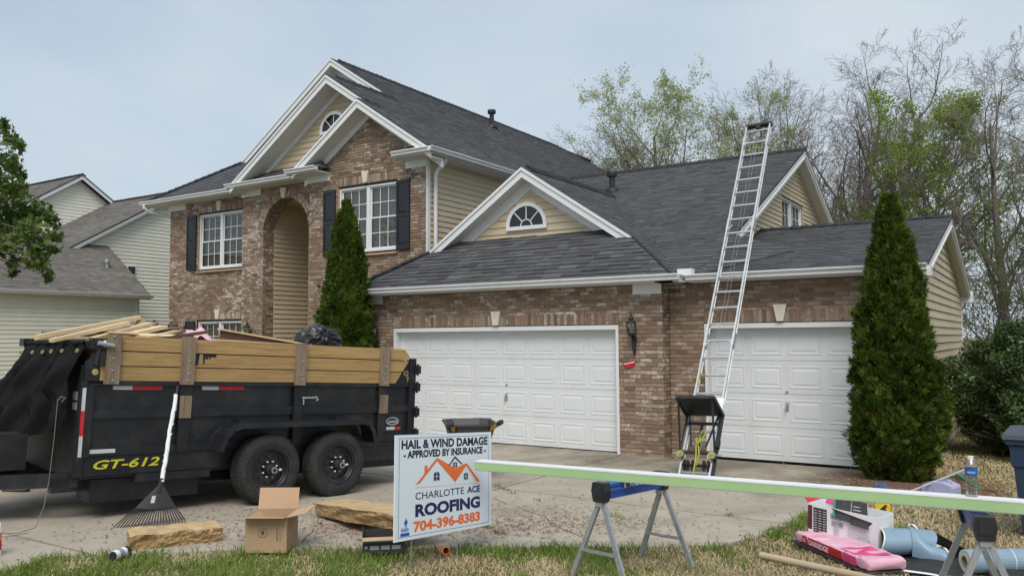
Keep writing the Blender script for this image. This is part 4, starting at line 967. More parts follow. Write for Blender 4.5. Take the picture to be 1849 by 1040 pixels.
# ------------------------------------------------------------------ grass and litter
def in_poly(x, y, P):
    x = np.asarray(x); y = np.asarray(y); c = np.zeros(x.shape, bool); j = len(P)-1
    for i in range(len(P)):
        xi, yi = P[i]; xj, yj = P[j]; m_ = ((yi > y) != (yj > y)) & (x < (xj-xi)*(y-yi)/((yj-yi) or 1e-9)+xi); c ^= m_; j = i
    return c
def Gv(y): return -0.035*np.minimum(y, 0)
def patch_noise(x, y):
    return (np.sin(x*2.1+1.3*np.sin(y*1.7))+np.sin(y*2.6+1.1*np.sin(x*2.3+1))+0.7*np.sin(x*5.3+y*4.1)+0.5*np.sin(x*11+2)*np.sin(y*9.7))/3.2
def blades(name, x, y, hgt, wid, lean, mats, mi=None):
    n = len(x); a = np.random.rand(n)*2*np.pi; z = Gv(y)-0.035+0.003; dx, dy = np.cos(a)*wid, np.sin(a)*wid; b_ = np.random.rand(n)*2*np.pi
    lx, ly = np.cos(b_)*lean*hgt, np.sin(b_)*lean*hgt
    V = np.empty((n,5,3)); V[:,0] = np.stack([x-dx,y-dy,z],1); V[:,1] = np.stack([x+dx,y+dy,z],1)
    V[:,2] = np.stack([x+dx*0.75+lx*0.35,y+dy*0.75+ly*0.35,z+hgt*0.55],1); V[:,3] = np.stack([x-dx*0.75+lx*0.35,y-dy*0.75+ly*0.35,z+hgt*0.55],1); V[:,4] = np.stack([x+lx,y+ly,z+hgt*(1-0.3*lean)],1)
    i0 = np.arange(n)*5; F = np.stack([np.stack([i0,i0+1,i0+2],1),np.stack([i0,i0+2,i0+3],1),np.stack([i0+3,i0+2,i0+4],1)],1).reshape(-1,3)
    o = np_mesh(name, V.reshape(-1,3), F, mats)
    o["kind"] = "stuff"; return o
M['grass'] = mat_foliage("green_grass", [(0.075,0.125,0.02),(0.145,0.225,0.035),(0.215,0.29,0.06),(0.27,0.31,0.10)], 0.6, 0.35, 1.2)
M['straw'] = mat_foliage("dead_grass", [(0.36,0.275,0.15),(0.50,0.41,0.245),(0.60,0.51,0.33)], 0.8, 0.15, 1.2)
def lawn():
    N_ = 620000
    x = np.random.uniform(-2.5, 9.5, N_); y = np.random.uniform(-11.6, 5.5, N_)
    d = np.hypot(x-CAM.x, y-CAM.y); keep = np.random.rand(N_) < np.clip((6.5/d)**1.1, 0.12, 1.0)
    e_ = np.full(N_, 9.0); P = DRIVE
    for i in range(len(P)):
        (x0,y0),(x1,y1) = P[i-1], P[i]; L2 = (x1-x0)**2+(y1-y0)**2; t = np.clip(((x-x0)*(x1-x0)+(y-y0)*(y1-y0))/L2, 0, 1); e_ = np.minimum(e_, np.hypot(x-x0-t*(x1-x0), y-y0-t*(y1-y0)))
    pn = patch_noise(x, y); pn2 = patch_noise(x*2.7+5, y*2.7)
    over = np.clip(0.03+0.06*pn2, 0, 0.2)                    # the turf creeps over the edge of the slab here and there
    inside = in_poly(x, y, DRIVE)
    keep &= (~inside | (e_ < over)) & ~in_poly(x, y, ring) & ~((y > 0.3) & (x < 4.52)) & (d > 2.2) & ~((x < 0.2) & (y < -10.3))
    x, y, d, e_, pn, pn2 = x[keep], y[keep], d[keep], e_[keep], pn[keep], pn2[keep]
    gr = pn*0.85 + pn2*0.5 + 0.7*np.exp(-e_/0.22) + np.where(x < 2.6, 0.3, 0.0) - np.where(x > 3.2, 0.28, 0) - 0.08 + np.random.normal(0, 0.28, len(x))
    green = gr > 0.36
    sc = np.clip(d/6.5, 1.0, 2.4)
    blades("grass", x[green], y[green], np.random.uniform(0.03,0.085,green.sum())*(1+0.5*np.exp(-e_[green]/0.15)), 0.0042*sc[green], np.random.uniform(0.3,1.0,green.sum()), M['grass'])
    s = ~green; blades("dead_grass", x[s], y[s], np.random.uniform(0.02,0.055,s.sum()), 0.0042*sc[s], np.random.uniform(0.5,1.5,s.sum()), M['straw'])
    N2 = 60000; x = np.random.uniform(-18.5, -6.3, N2); y = np.random.uniform(-10, 8, N2); k = ~((x > -16) & (y > 2.2)) & ~in_poly(x, y, DRIVE); x, y = x[k], y[k]
    gg = patch_noise(x, y)+np.random.normal(0,0.4,len(x)) > 0
    blades("grass", x[gg], y[gg], np.random.uniform(0.04,0.1,gg.sum()), np.full(gg.sum(),0.008), np.random.uniform(0.2,0.9,gg.sum()), M['grass'])
    N3 = 70000; x = np.random.uniform(4.6, 16, N3); y = np.random.uniform(4, 22, N3)
    gg = patch_noise(x, y)+np.random.normal(0,0.5,len(x)) > 0.1
    blades("grass", x[gg], y[gg], np.random.uniform(0.04,0.1,gg.sum()), np.full(gg.sum(),0.009), np.random.uniform(0.2,0.9,gg.sum()), M['grass'])
    blades("dead_grass", x[~gg], y[~gg], np.random.uniform(0.03,0.07,(~gg).sum()), np.full((~gg).sum(),0.009), np.random.uniform(0.4,1.2,(~gg).sum()), M['straw'])
lawn()
def litter(name, cx, cy, sx, sy, n, l0, l1, mat, rot=0.0, th=0.0016, base=0.0):
    x = np.random.normal(0, sx, n); y = np.random.normal(0, sy, n); x, y = cx+x*np.cos(rot)-y*np.sin(rot), cy+x*np.sin(rot)+y*np.cos(rot)
    k = in_poly(x, y, DRIVE) | (base > 0); x, y = x[k], y[k]; n = len(x); a = np.random.rand(n)*2*np.pi; l = np.random.uniform(l0, l1, n)/2; z = Gv(y)+0.003+base*np.exp(-((x-cx)/sx/1.6)**2-((y-cy)/sy/1.6)**2)+np.random.rand(n)*0.004
    w = np.random.uniform(th, th*2.2, n); V = np.empty((n,4,3)); c, s = np.cos(a), np.sin(a); tz = np.random.uniform(-0.003,0.004,n)
    for i, (p_, q_) in enumerate(((-1,-1),(1,-1),(1,1),(-1,1))): V[:,i] = np.stack([x+c*l*p_-s*w*q_, y+s*l*p_+c*w*q_, z+tz*p_+0.003],1)
    o = np_mesh(name, V.reshape(-1,3), np.arange(n*4).reshape(n,4), mat); o["kind"] = "stuff"
M['needle'] = mat_foliage("dry_needles", [(0.12,0.045,0.03),(0.20,0.085,0.055),(0.26,0.13,0.085)], 0.9, 0.0)
M['grit'] = mat_foliage("dark_grit", [(0.03,0.028,0.026),(0.07,0.062,0.055)], 0.9, 0.0)
litter("pine_straw", 1.5, -6.4, 0.9, 0.30, 2000, 0.02, 0.07, M['needle'], R(40)); litter("pine_straw", 1.9, -5.5, 0.8, 0.5, 700, 0.02, 0.06, M['needle'])
litter("pine_straw", 0.1, -8.0, 0.9, 0.45, 800, 0.015, 0.05, M['needle'], R(42)); litter("shingle_grit", 0.3, -6.6, 1.6, 1.0, 500, 0.008, 0.03, M['grit'], R(30), 0.004)
litter("shingle_grit", 2.2, -3.2, 1.8, 1.8, 500, 0.008, 0.03, M['grit'], 0, 0.004); litter("pine_straw", -0.5, -7.3, 0.8, 0.5, 700, 0.015, 0.05, M['needle'])
litter("mulch_straw", 4.55, -0.85, 0.5, 0.52, 6000, 0.04, 0.12, M['needle'], 0, 0.002, 0.04); litter("mulch_straw", 4.5, -0.9, 0.62, 0.66, 1500, 0.03, 0.10, M['straw'], 0, 0.002, 0.04)
# hairline cracks in the slabs
mb = MB(); rc_ = random.Random(8)
for (x, y, dx, dy, n_) in ((0.6,-4.9,0.13,-0.10,16),(-1.9,-1.2,0.15,-0.05,12),(1.6,-2.6,0.16,0.03,13),(-0.4,-6.0,0.09,-0.15,12)):
    p = Vector((x,y,0)); ww = 0.004
    for i in range(n_):
        q = p + Vector((dx+rc_.gauss(0,0.04), dy+rc_.gauss(0,0.04), 0)); s_ = Vector((-(q-p).y,(q-p).x,0)).normalized()*ww*rc_.uniform(0.4,1.2)
        mb.add([(a.x,a.y,G(0,a.y)+0.0035) for a in (p-s_,q-s_,q+s_,p+s_)],[(0,1,2,3)]); p = q
ck = build("slab_cracks", mb, M['grit'], fix=False); ck["kind"] = "stuff"
# weeds in the joints: too small to pick apart, one mass
mb = MB()
for x, y, h in ((0.35,-4.2,0.06),(0.45,-4.32,0.05),(0.62,-4.4,0.05),(0.1,-4.25,0.07),(0.15,-2.0,0.06),(2.35,-5.15,0.08),(2.5,-5.2,0.07),(2.8,-5.3,0.06),(1.65,-6.35,0.09),(1.9,-6.5,0.06),(3.3,-4.4,0.05),(0.95,-0.06,0.12),(-0.25,-9.05,0.07),(0.05,-1.3,0.04),(0.8,-4.55,0.05),(1.3,-4.8,0.05)):
    for i in range(16):
        a = random.random()*6.283; l = h*random.uniform(0.5,1); d_ = random.uniform(0.1,0.7); px, py = x+random.gauss(0,0.04), y+random.gauss(0,0.014); z = G(x,y)
        mb.add([(px-0.003,py,z),(px+0.003,py,z),(px+math.cos(a)*l*d_*0.5+0.003,py+math.sin(a)*l*d_*0.5,z+l*0.6),(px+math.cos(a)*l*d_,py+math.sin(a)*l*d_,z+l*(1-0.3*d_))],[(0,1,2),(0,2,3)])
o = build("joint_weeds", mb, M['grass'], fix=False); o["kind"] = "stuff"

# ------------------------------------------------------------------ lettering
def text_mesh(s, w, h, bold=0.0, shear=0.0):
    c = bpy.data.curves.new("lettering", 'FONT'); c.body = s; c.size = 1; c.offset = bold; c.shear = shear; c.resolution_u = 3
    o = bpy.data.objects.new("lettering", c); COL.objects.link(o); bpy.context.view_layer.update()
    me = bpy.data.meshes.new_from_object(o.evaluated_get(bpy.context.evaluated_depsgraph_get()))
    bpy.data.objects.remove(o); bpy.data.curves.remove(c)
    n = len(me.vertices); co = np.empty(n*3, np.float32); me.vertices.foreach_get("co", co); co = co.reshape(-1,3)
    mn, mx_ = co.min(0), co.max(0); co[:,0] = (co[:,0]-mn[0])/(mx_[0]-mn[0])*w; co[:,1] = (co[:,1]-mn[1])/(mx_[1]-mn[1])*h; co[:,2] = 0
    me.vertices.foreach_set("co", co.ravel()); me.materials.clear(); me.update(); return me
def lettering(s, o, right, up, w, h, mat, parent, name="lettering", bold=0.0, shear=0.0):
    """text whose lower left corner is o (parent's frame), fitted to w x h"""
    me = text_mesh(s, w, h, bold, shear); ob = raw(name, me, mat, parent)
    r = Vector(right).normalized(); u = Vector(up).normalized(); n = r.cross(u)
    ob.matrix_basis = Matrix(((r.x,u.x,n.x,o[0]),(r.y,u.y,n.y,o[1]),(r.z,u.z,n.z,o[2]),(0,0,0,1))); return ob
def decal(pts, mat, parent, name):
    mb = MB(); mb.add(pts, [tuple(range(len(pts)))]); return build(name, mb, mat, parent, fix=False)

def frame_matrix(o, x, y, z):
    x, y, z = Vector(x), Vector(y), Vector(z); return Matrix(((x.x,y.x,z.x,o[0]),(x.y,y.y,z.y,o[1]),(x.z,y.z,z.z,o[2]),(0,0,0,1)))

# ------------------------------------------------------------------ dump trailer: x to the rear, y away from the camera, z up, origin at the front hub
yaw, pit = R(10.76), R(-2.9)
ta = Vector((math.sin(yaw)*math.cos(pit), math.cos(yaw)*math.cos(pit), math.sin(pit))); to_ = Vector((math.cos(yaw), -math.sin(yaw), 0)); tc_ = to_.cross(ta)
TM = frame_matrix((-0.855,-6.70,0.598), ta, -to_, tc_)
TR = thing("dump_trailer", "black tandem-axle dump trailer with yellow pine side boards, loaded with scrap, parked on the drive", "trailer", matrix=TM)
YS, YF = 0.28, 2.11
def tp(name, mat, *boxes, smooth=False):
    mb = MB()
    for a, b_ in boxes: mb.box(a, b_)
    return build(name, mb, mat, TR, smooth)
for y, nm_ in ((YS,"side_panel"),(YF,"side_panel")):
    s = 1 if y == YF else -1
    tp(nm_, M['black'], ((-1.80,y,0.03),(2.08,y-s*0.03,0.88)))
    tp("top_rail", M['black'], ((-1.82,y-0.03,0.865),(2.10,y+0.03,0.905)))
    tp("stiffener", M['black'], ((-1.78,y+s*0.003,0.555),(2.06,y+s*0.028,0.64)))
    tp("bottom_rail", M['black'], ((-1.80,y+s*0.003,0.21),(2.08,y+s*0.035,0.285)))
    tp("lower_rail", M['black'], ((-1.80,y+s*0.003,0.03),(2.08,y+s*0.022,0.205)))
    for a in (-1.80,-0.87,0.43,1.60): tp("stake_pocket", M['black'], ((a-0.055,y+s*0.0285,0.21),(a+0.055,y+s*0.05,0.86)))
    tp("corner_post", M['black'], ((2.02,y-0.04,0.03),(2.12,y+0.05,1.22)))
tp("front_panel", M['black_plastic'], ((-1.83,YS,0.03),(-1.79,YF,1.05))); tp("tailgate", M['black'], ((2.08,YS,0.03),(2.13,YF,1.0))); tp("bed_floor", M['black'], ((-1.8,YS,0.0),(2.1,YF,0.04)))
tp("frame_rail", M['black'], ((-1.95,0.52,-0.14),(2.12,0.62,0.0))); tp("frame_rail", M['black'], ((-1.95,1.78,-0.14),(2.12,1.88,0.0)))
tp("hydraulic_box", M['black'], ((-1.67,0.36,-0.235),(-0.62,0.7,-0.02))); tp("side_step", M['black'], ((-1.3,0.255,-0.055),(-0.55,0.30,0.02)))
tp("rear_bumper", M['black'], ((1.25,0.24,-0.02),(1.98,0.36,0.14)))
mb = MB(); mb.tube([(1.22,0.62,-0.12),(1.22,0.62,-0.2),(1.22,0.45,-0.2)],0.03,8); build("spring_hanger", mb, M['black'], TR)
for y0, y1 in ((0.52,1.195),(1.88,1.195)):
    mb = MB(); mb.bar((-1.72,y0,-0.03),(-3.35,y1,-0.05),0.06,0.13); build("tongue_rail", mb, M['black'], TR)
mb = MB(); mb.bar((-3.3,1.195,-0.04),(-3.6,1.195,-0.02),0.09,0.09); mb.lathe([(0.07,-0.03),(0.07,0.02),(0.03,0.06)],(-3.62,1.195,0),n=12); build("coupler", mb, M['black'], TR)
mb = MB(); mb.tube([(-3.05,1.195,0.35),(-3.05,1.195,-0.42)],0.035,10); mb.box((-3.15,1.1,-0.44),(-2.95,1.29,-0.425)); build("tongue_jack", mb, M['galv'], TR)
tp("tool_box", M['black'], ((-2.72,0.72,0.07),(-2.12,1.7,0.40)))
def wheel(x, y, s):
    w_ = bpy.data.objects.new("wheel", None); COL.objects.link(w_); w_.parent = TR; w_.location = (x,y,0); w_.empty_display_size = 0.2
    A = (0,s,0); t = MB(); RR = 0.362
    prof = [(0.205,0.03),(0.225,0.004),(0.29,-0.006),(0.33,0.006),(0.352,0.03),(RR,0.055),(RR,0.17),(0.352,0.20),(0.33,0.222),(0.25,0.225),(0.205,0.2)]
    t.lathe(prof, (0,0,0), A, 56)
    n_ = 56
    for k in range(n_):                                   # tread blocks
        a = 2*math.pi*k/n_
        for (d0, d1, off) in ((0.046,0.075,0),(0.082,0.108,0.5),(0.115,0.141,0),(0.148,0.178,0.5)):
            b_ = a+off*2*math.pi/n_; c_, s_ = math.cos(b_), math.sin(b_); o_ = Vector((c_,0,s_)); tg = Vector((-s_,0,c_))
            t.obox(o_*(RR+0.001) + Vector((0,s*(d0+d1)/2,0)), tg*0.0125, Vector((0,(d1-d0)/2,0)), o_*0.005)
        c_, s_ = math.cos(a), math.sin(a); o_ = Vector((c_,0,s_)); tg = Vector((-s_,0,c_)); t.obox(o_*0.346+Vector((0,s*0.02,0)), tg*0.009, Vector((0,s*0.008,0))+o_*0.006, o_*0.007)
    t.lathe([(0.255,-0.0045),(0.262,-0.008),(0.27,-0.0055)], (0,0,0), A, 48)
    build("tyre", t, M['rubber'], w_)
    r = MB(); r.lathe([(0.215,0.02),(0.222,0.008),(0.205,0.012),(0.196,0.03),(0.19,0.055),(0.172,0.06),(0.165,0.055),(0.10,0.042),(0.085,0.05),(0.03,0.05)], (0,0,0), A, 36)
    build("rim", r, M['black'], w_, smooth=True)
    hl = MB()
    for k in range(10):
        a = 2*math.pi*k/10; hl.lathe([(0.0,0.044),(0.0155,0.0445)], (0.14*math.cos(a),s*0.0,0.14*math.sin(a)), A, 8)
    ho = build("rim_hole", hl, M['dark_hole'], w_); ho["kind"] = "stuff"
    h_ = MB(); h_.lathe([(0.062,0.05),(0.058,0.0),(0.05,-0.02),(0.036,-0.025),(0.036,-0.06),(0.028,-0.066),(0.001,-0.067)], (0,0,0), A, 18); build("hub_cap", h_, M['iron'], w_)
    g_ = MB(); g_.lathe([(0.034,-0.0675),(0.022,-0.069)], (0,0,0), A, 16); build("hub_ring", g_, M['galv'], w_)
    for k in range(8):
        a = 2*math.pi*(k+0.5)/8; l_ = MB(); l_.lathe([(0.011,0.05),(0.011,0.018),(0.005,0.012),(0.001,0.012)], (0.083*math.cos(a),0,0.083*math.sin(a)), A, 6); build("lug_nut", l_, M['galv'], w_)
    st = MB(); st.add([(0.132+0.022*math.cos(i*math.pi/6),s*0.0395,-0.012+0.013*math.sin(i*math.pi/6)) for i in range(12)], [tuple(range(12))]); build("rim_sticker", st, M['print_white'], w_, fix=False)
for x in (0, 0.85): wheel(x, 0.0, 1); wheel(x, 2.39, -1)
for x in (0, 0.85):
    mb = MB(); mb.tube([(x,0.1,0),(x,2.29,0)],0.045,10); build("axle", mb, M['black'], TR)
for y0, y1 in ((-0.03,0.252),(2.14,2.42)):
    mb = MB(); pr = [(-0.60,0.22),(-0.545,0.36),(-0.47,0.445),(-0.36,0.475),(1.16,0.475),(1.25,0.445),(1.31,0.36),(1.345,0.22)]
    for i in range(len(pr)-1):
        (x0,z0),(x1,z1) = pr[i], pr[i+1]; d = Vector((z0-z1,0,x1-x0)).normalized()*0.012
        mb.prism([(x0,y0,z0),(x1,y0,z1),(x1+d.x,y0,z1+d.z),(x0+d.x,y0,z0+d.z)],(0,y1-y0,0))
        yl = y0 if y0 < 1 else y1; mb.bar((x0,yl,z0-0.012),(x1,yl,z1-0.012),0.016,0.05,(0,1,0)) if False else mb.prism([(x0,yl,z0),(x1,yl,z1),(x1-d.x*3,yl,z1-d.z*3),(x0-d.x*3,yl,z0-d.z*3)],(0,0.012 if y0<1 else -0.012,0))
    build("fender", mb, M['black'], TR)
for x in (-0.22, 0.98):
    mb = MB(); mb.box((x-0.09,0.16,0.487),(x+0.09,0.25,0.515)); build("fender_bracket", mb, M['black'], TR)
# side boards and stakes
for y, s in ((YS,-1),(YF,1)):
    y0, y1 = (y+s*0.002, y+s*0.034) if s < 0 else (y-0.03, y)
    y0, y1 = min(y0,y1), max(y0,y1)
    for k, (z0, z1) in enumerate(((0.907,1.040),(1.050,1.183),(1.194,1.330))):
        dx = random.uniform(-0.01,0.01)
        xr0, xr1 = ((1.80,1.895),(1.905,2.0),(2.005,1.91))[k]
        mb = MB(); mb.prism([(-1.70+dx,y0,z0),(xr0,y0,z0),(xr1,y0,z1-(0.0 if k < 2 else 0.0)),(-1.70+dx,y0,z1)] if k < 2 else [(-1.70+dx,y0,z0),(2.0,y0,z0),(2.01,y0,z0+0.05),(1.93,y0,z1),(-1.70+dx,y0,z1)], (0,y1-y0,0)); build("side_board", mb, M['boards'], TR)
    for i, a in enumerate((-1.60,-0.87,0.43,1.61)):
        yy0, yy1 = (y-0.075, y-0.036) if s < 0 else (y+0.002, y+0.04)
        mb = MB(); mb.box((a-0.065,yy0,0.875),(a+0.065,yy1,1.345+0.008*(i%2))); po = build("stake_post", mb, M['post'], TR)
        for z in (0.93,1.0,1.12,1.22,1.30)[:5 if i == 0 else 3]:
            bl = MB(); bl.lathe([(0.011,0.0),(0.010,0.007),(0.001,0.009)], (a+random.uniform(-0.01,0.012), yy0 if s < 0 else yy1, z+random.uniform(-0.02,0.02)), (0,s,0), 8); build("bolt", bl, M['galv'], po)
        if i in (1,3): mb = MB(); mb.box((a-0.055,yy0-0.002,0.545),(a+0.055,yy1,0.765)); build("stake_post", mb, M['post'], TR)
for s_ in ((YS-0.032),):
    mb = MB(); mb.prism([(1.78,YS-0.026,0.905),(2.05,YS-0.026,0.905),(2.05,YS-0.026,1.21)],(0,0.02,0)); gp = build("gusset_plate", mb, M['black'], TR)
    lettering("G", (1.93,YS-0.0285,1.0), (1,0,0), (0,0,1), 0.075, 0.062, M['gold'], TR, bold=0.01); lettering("T", (1.97,YS-0.0285,0.925), (1,0,0), (0,0,1), 0.06, 0.06, M['gold'], TR, bold=0.01)
    mb = MB(); mb.prism([(-1.83,YS-0.03,0.88),(-1.62,YS-0.03,0.88),(-1.60,YS-0.03,1.02),(-1.70,YS-0.03,1.18),(-1.83,YS-0.03,1.08)],(0,0.025,0)); build("gusset_plate", mb, M['black'], TR)
YD = YS-0.0025
# reflective tape, decals
for a, c0, c1 in ((-1.56,-1.38,-1.09),(-0.68,-0.50,-0.21)):
    decal([(a,YD-0.001,0.822),(c0,YD-0.001,0.822),(c0,YD-0.001,0.86),(a,YD-0.001,0.86)], M['silver'], TR, "reflector_tape"); decal([(c0,YD-0.001,0.822),(c1,YD-0.001,0.822),(c1,YD-0.001,0.86),(c0,YD-0.001,0.86)], M['red'], TR, "reflector_tape")
for z0, z1, m_ in ((0.63,0.84,'silver'),(0.40,0.63,'red'),(0.21,0.40,'silver')): decal([(-1.845,YS-0.053,z0),(-1.813,YS-0.053,z0),(-1.813,YS-0.053,z1),(-1.845,YS-0.053,z1)], M[m_], TR, "reflector_tape")
tp("corner_trim", M['black'], ((-1.86,YS-0.052,0.03),(-1.80,YS+0.02,0.9)))
decal([(-1.74,YS-0.037,0.235),(-1.51,YS-0.037,0.235),(-1.51,YS-0.037,0.272),(-1.74,YS-0.037,0.272)], M['silver'], TR, "data_plate")
for z0, z1 in ((0.72,0.80),(0.63,0.70)): decal([(-1.98,YS+0.3,z0)] and [(-1.834,YS+0.03,z0),(-1.834,YS+0.22,z0),(-1.834,YS+0.22,z1),(-1.834,YS+0.03,z1)], M['silver'], TR, "warning_label")
lettering("GT-612", (-1.69,YS-0.025,0.085), (1,0,0.02), (0,0,1), 0.61, 0.085, M['yellow'], TR, bold=0.022, shear=0.25)
mb = MB()
for i in range(28):
    a, b_ = 2*math.pi*i/28, 2*math.pi*(i+1)/28; mb.bar((1.80+0.095*math.cos(a),YD-0.002,0.44+0.043*math.sin(a)),(1.80+0.095*math.cos(b_),YD-0.002,0.44+0.043*math.sin(b_)),0.006,0.003,(0,1,0))
build("badge_ring", mb, M['print_white'], TR); lettering("Leonard", (1.725,YD-0.002,0.418), (1,0,0.05), (0,0,1), 0.15, 0.042, M['print_white'], TR, bold=0.004, shear=0.4)
decal([(1.71,YD-0.001,0.335),(1.84,YD-0.001,0.335),(1.84,YD-0.001,0.372),(1.71,YD-0.001,0.372)], M['silver'], TR, "reflector_tape"); decal([(1.84,YD-0.001,0.335),(1.93,YD-0.001,0.335),(1.93,YD-0.001,0.372),(1.84,YD-0.001,0.372)], M['red'], TR, "reflector_tape")
mb = MB(); mb.tube([(0.47,YS-0.055,0.735),(0.60,YS-0.06,0.735),(0.66,YS-0.06,0.74),(0.68,YS-0.06,0.72),(0.65,YS-0.06,0.705)],0.011,8); mb.tube([(0.49,YS-0.055,0.735),(0.49,YS-0.06,0.66)],0.008,6); build("latch", mb, M['galv'], TR)
mb = MB(); mb.box((0.44,YS-0.055,0.70),(0.52,YS-0.045,0.79)); build("latch_plate", mb, M['black'], TR)
for z in (1.08,0.86,0.55,0.28):
    mb = MB(); mb.box((2.10,YS-0.09,z-0.05),(2.16,YS-0.03,z+0.05)); mb.tube([(2.13,YS-0.06,z-0.07),(2.13,YS-0.06,z+0.07)],0.018,8); build("gate_hinge", mb, M['black'], TR)
mb = MB(); mb.lathe([(0.001,0.006),(0.028,0.004),(0.03,0)], (-1.74,YS-0.03,0.985), (0,-1,0), 14); build("marker_light", mb, M['gold'], TR)
# paint runs on a board
mb = MB()
for x, w_, l_ in ((-0.77,0.028,0.115),(-0.695,0.014,0.10),(-0.665,0.022,0.05),(-0.635,0.012,0.05),(-0.61,0.03,0.028),(-0.58,0.02,0.03)): mb.add([(x-w_,YS-0.0365,1.184),(x+w_,YS-0.0365,1.184),(x+w_*0.4,YS-0.0365,1.184-l_),(x-w_*0.5,YS-0.0365,1.184-l_)],[(0,1,2,3)])
po = build("black_paint_run", mb, M['ink'], TR, fix=False); po["kind"] = "stuff"
# tarp arm hardware at the front corner
mb = MB(); mb.tube([(-1.74,YS-0.03,1.05),(-1.70,YS-0.03,1.30)],0.03,8); mb.box((-1.80,YS-0.06,1.20),(-1.66,YS+0.02,1.30)); mb.box((-1.72,YS-0.07,1.06),(-1.66,YS-0.03,1.17)); build("tarp_bracket", mb, M['black'], TR)
mb = MB(); mb.tube([(-1.76,YS-0.1,1.255),(-1.62,YS-0.1,1.235)],0.022,8); mb.lathe([(0.02,-0.02),(0.035,0.0),(0.02,0.025)],(-1.69,YS-0.09,1.25),(0.3,-1,0),10); build("tarp_motor", mb, M['galv'], TR)
mb = MB(); mb.tube([(-1.80,YS,1.245),(-1.80,YF,1.225)],0.03,10); build("tarp_roller", mb, M['black'], TR)
mb = MB(); mb.box((-1.86,YF-0.1,1.22),(-1.76,YF+0.05,1.30)); build("tarp_bracket", mb, M['black'], TR)
# mesh tarp hanging from the roller over the front
random.seed(3)
from mathutils import noise as bn_
def tarp(u, v):
    y = YS+0.02 + (YF-YS-0.1)*u
    t = Vector((-1.84, y, 1.245-0.015*u))
    bx = -1.97 - 0.30*u; by = YS + 0.03 + 1.65*u; bz = 0.46 - 0.24*u
    b_ = Vector((bx, by, bz)); e_ = v**0.85
    p = t.lerp(b_, e_); sag = math.sin(math.pi*min(v*1.0,1))*0.07
    p.x -= sag*0.8; p.z -= sag*0.15 - 0.06*math.sin(math.pi*v)
    f_ = (0.055*math.sin(u*27+v*3.2)+0.03*math.sin(u*51-v*5+1)+0.02*math.sin(u*13+v*11))*min(1,v*2.2+0.12)
    p.x += f_; p.y += 0.5*f_
    nn_ = bn_.noise(Vector((u*7+v*2.5, v*2.0, 1.3))); p.x += 0.12*nn_*min(1,v*3+0.1)+0.035*bn_.noise(Vector((u*19+v*4, v*5, 3.1)))*min(1,v*4); p.z += 0.03*bn_.noise(Vector((u*9, v*4, 7.0)))*min(1,v*3); p.y += 0.04*nn_
    if v < 0.02: p.x += 0.0
    return p
mb = MB(); mb.grid(tarp, 90, 44); tb = build("tarp", mb, M['tarp'], TR, smooth=True, fix=False)
mb = MB(); mb.grid(lambda u, v: Vector((-1.81-0.045*math.sin(math.pi*v)+0.02*math.sin(u*40)*v, YS+0.02+(YF-YS-0.1)*u, 1.285-0.07*v)), 60, 6); build("tarp_hem", mb, M['tarp'], TR, smooth=True, fix=False)
for u in (0.03,0.2,0.38,0.56,0.74,0.9):
    p = tarp(u, 0.06); mb = MB(); mb.lathe([(0.008,-0.004),(0.02,-0.004),(0.02,0.004),(0.008,0.004)], p+Vector((-0.03,0,0.0)), (-1,-0.45,0.25), 12); build("grommet", mb, M['brass'], TR)
mb = MB(); mb.tube([(-2.02,0.32,0.72),(-2.03,0.30,0.4),(-2.05,0.28,0.0),(-2.1,0.2,-0.2),(-2.2,0.05,-0.345),(-2.35,-0.05,-0.355),(-2.5,0.0,-0.355),(-2.6,-0.1,-0.355),(-2.45,-0.16,-0.355),(-2.3,-0.1,-0.355)],0.0035,6); mb.tube([(-2.02,0.32,0.72),(-2.0,0.29,0.76),(-1.97,0.28,0.75),(-1.99,0.3,0.71)],0.006,5); build("tie_cord", mb, M['rope_brown'], TR)

def tw(x, y, z): return TM @ Vector((x, y, z))
# ------------------------------------------------------------------ load lying in the trailer (each piece a thing)
def plank(p, q, w, t, mat, label, name="plank", up=(0,0,1), cat="plank", group="scrap boards in the trailer"):
    p, q = tw(*p), tw(*q); d = (q-p); l = d.length; x = d.normalized(); sy = Vector(up).cross(x).normalized(); z = x.cross(sy)
    mb = MB(); mb.box((0,-w/2,-t/2),(l,w/2,t/2)); ob = build(name, mb, mat); ob.matrix_basis = frame_matrix(p, x, sy, z); return tag(ob, label, cat, group)
LB = M['lumber']
plank((-2.05,0.95,1.30),(-1.02,1.15,1.56),0.09,0.04,LB,"long pale board with its end highest on the scrap heap behind the tarp")
plank((-1.98,0.75,1.27),(-1.22,0.92,1.485),0.09,0.035,LB,"pale board sloping up beside the highest board behind the tarp")
plank((-1.5,0.55,1.31),(-0.92,0.75,1.46),0.13,0.035,LB,"wide pale board lying on the scrap heap above the first wooden stake")
plank((-1.62,0.75,1.30),(-0.98,0.95,1.49),0.10,0.035,LB,"pale board wedged behind the wide board near the first stake")
plank((-1.3,0.45,1.30),(-0.82,0.62,1.415),0.10,0.03,LB,"short pale board lowest of the heap beside the first stake")
plank((-1.06,1.14,1.40),(-0.98,1.16,1.54),0.08,0.05,LB,"short upright pale block propping the highest board",cat="wood block")
plank((-0.80,0.62,1.35),(-0.42,0.7,1.31),0.05,0.02,LB,"thin pale strip next to the pink wrap")
plank((-0.42,0.60,1.345),(0.75,0.62,1.325),0.06,0.025,LB,"long thin pale strip lying along the side board top",cat="strip")
plank((-0.30,0.72,1.41),(0.72,0.70,1.315),0.03,0.10,M['brown_board'],"dark brown board on edge sloping down towards the black bag", "board", cat="board")
plank((-0.33,0.70,1.468),(0.85,0.66,1.335),0.05,0.018,LB,"pale strip lying along the dark brown board",cat="strip")
rq = random.Random(4)
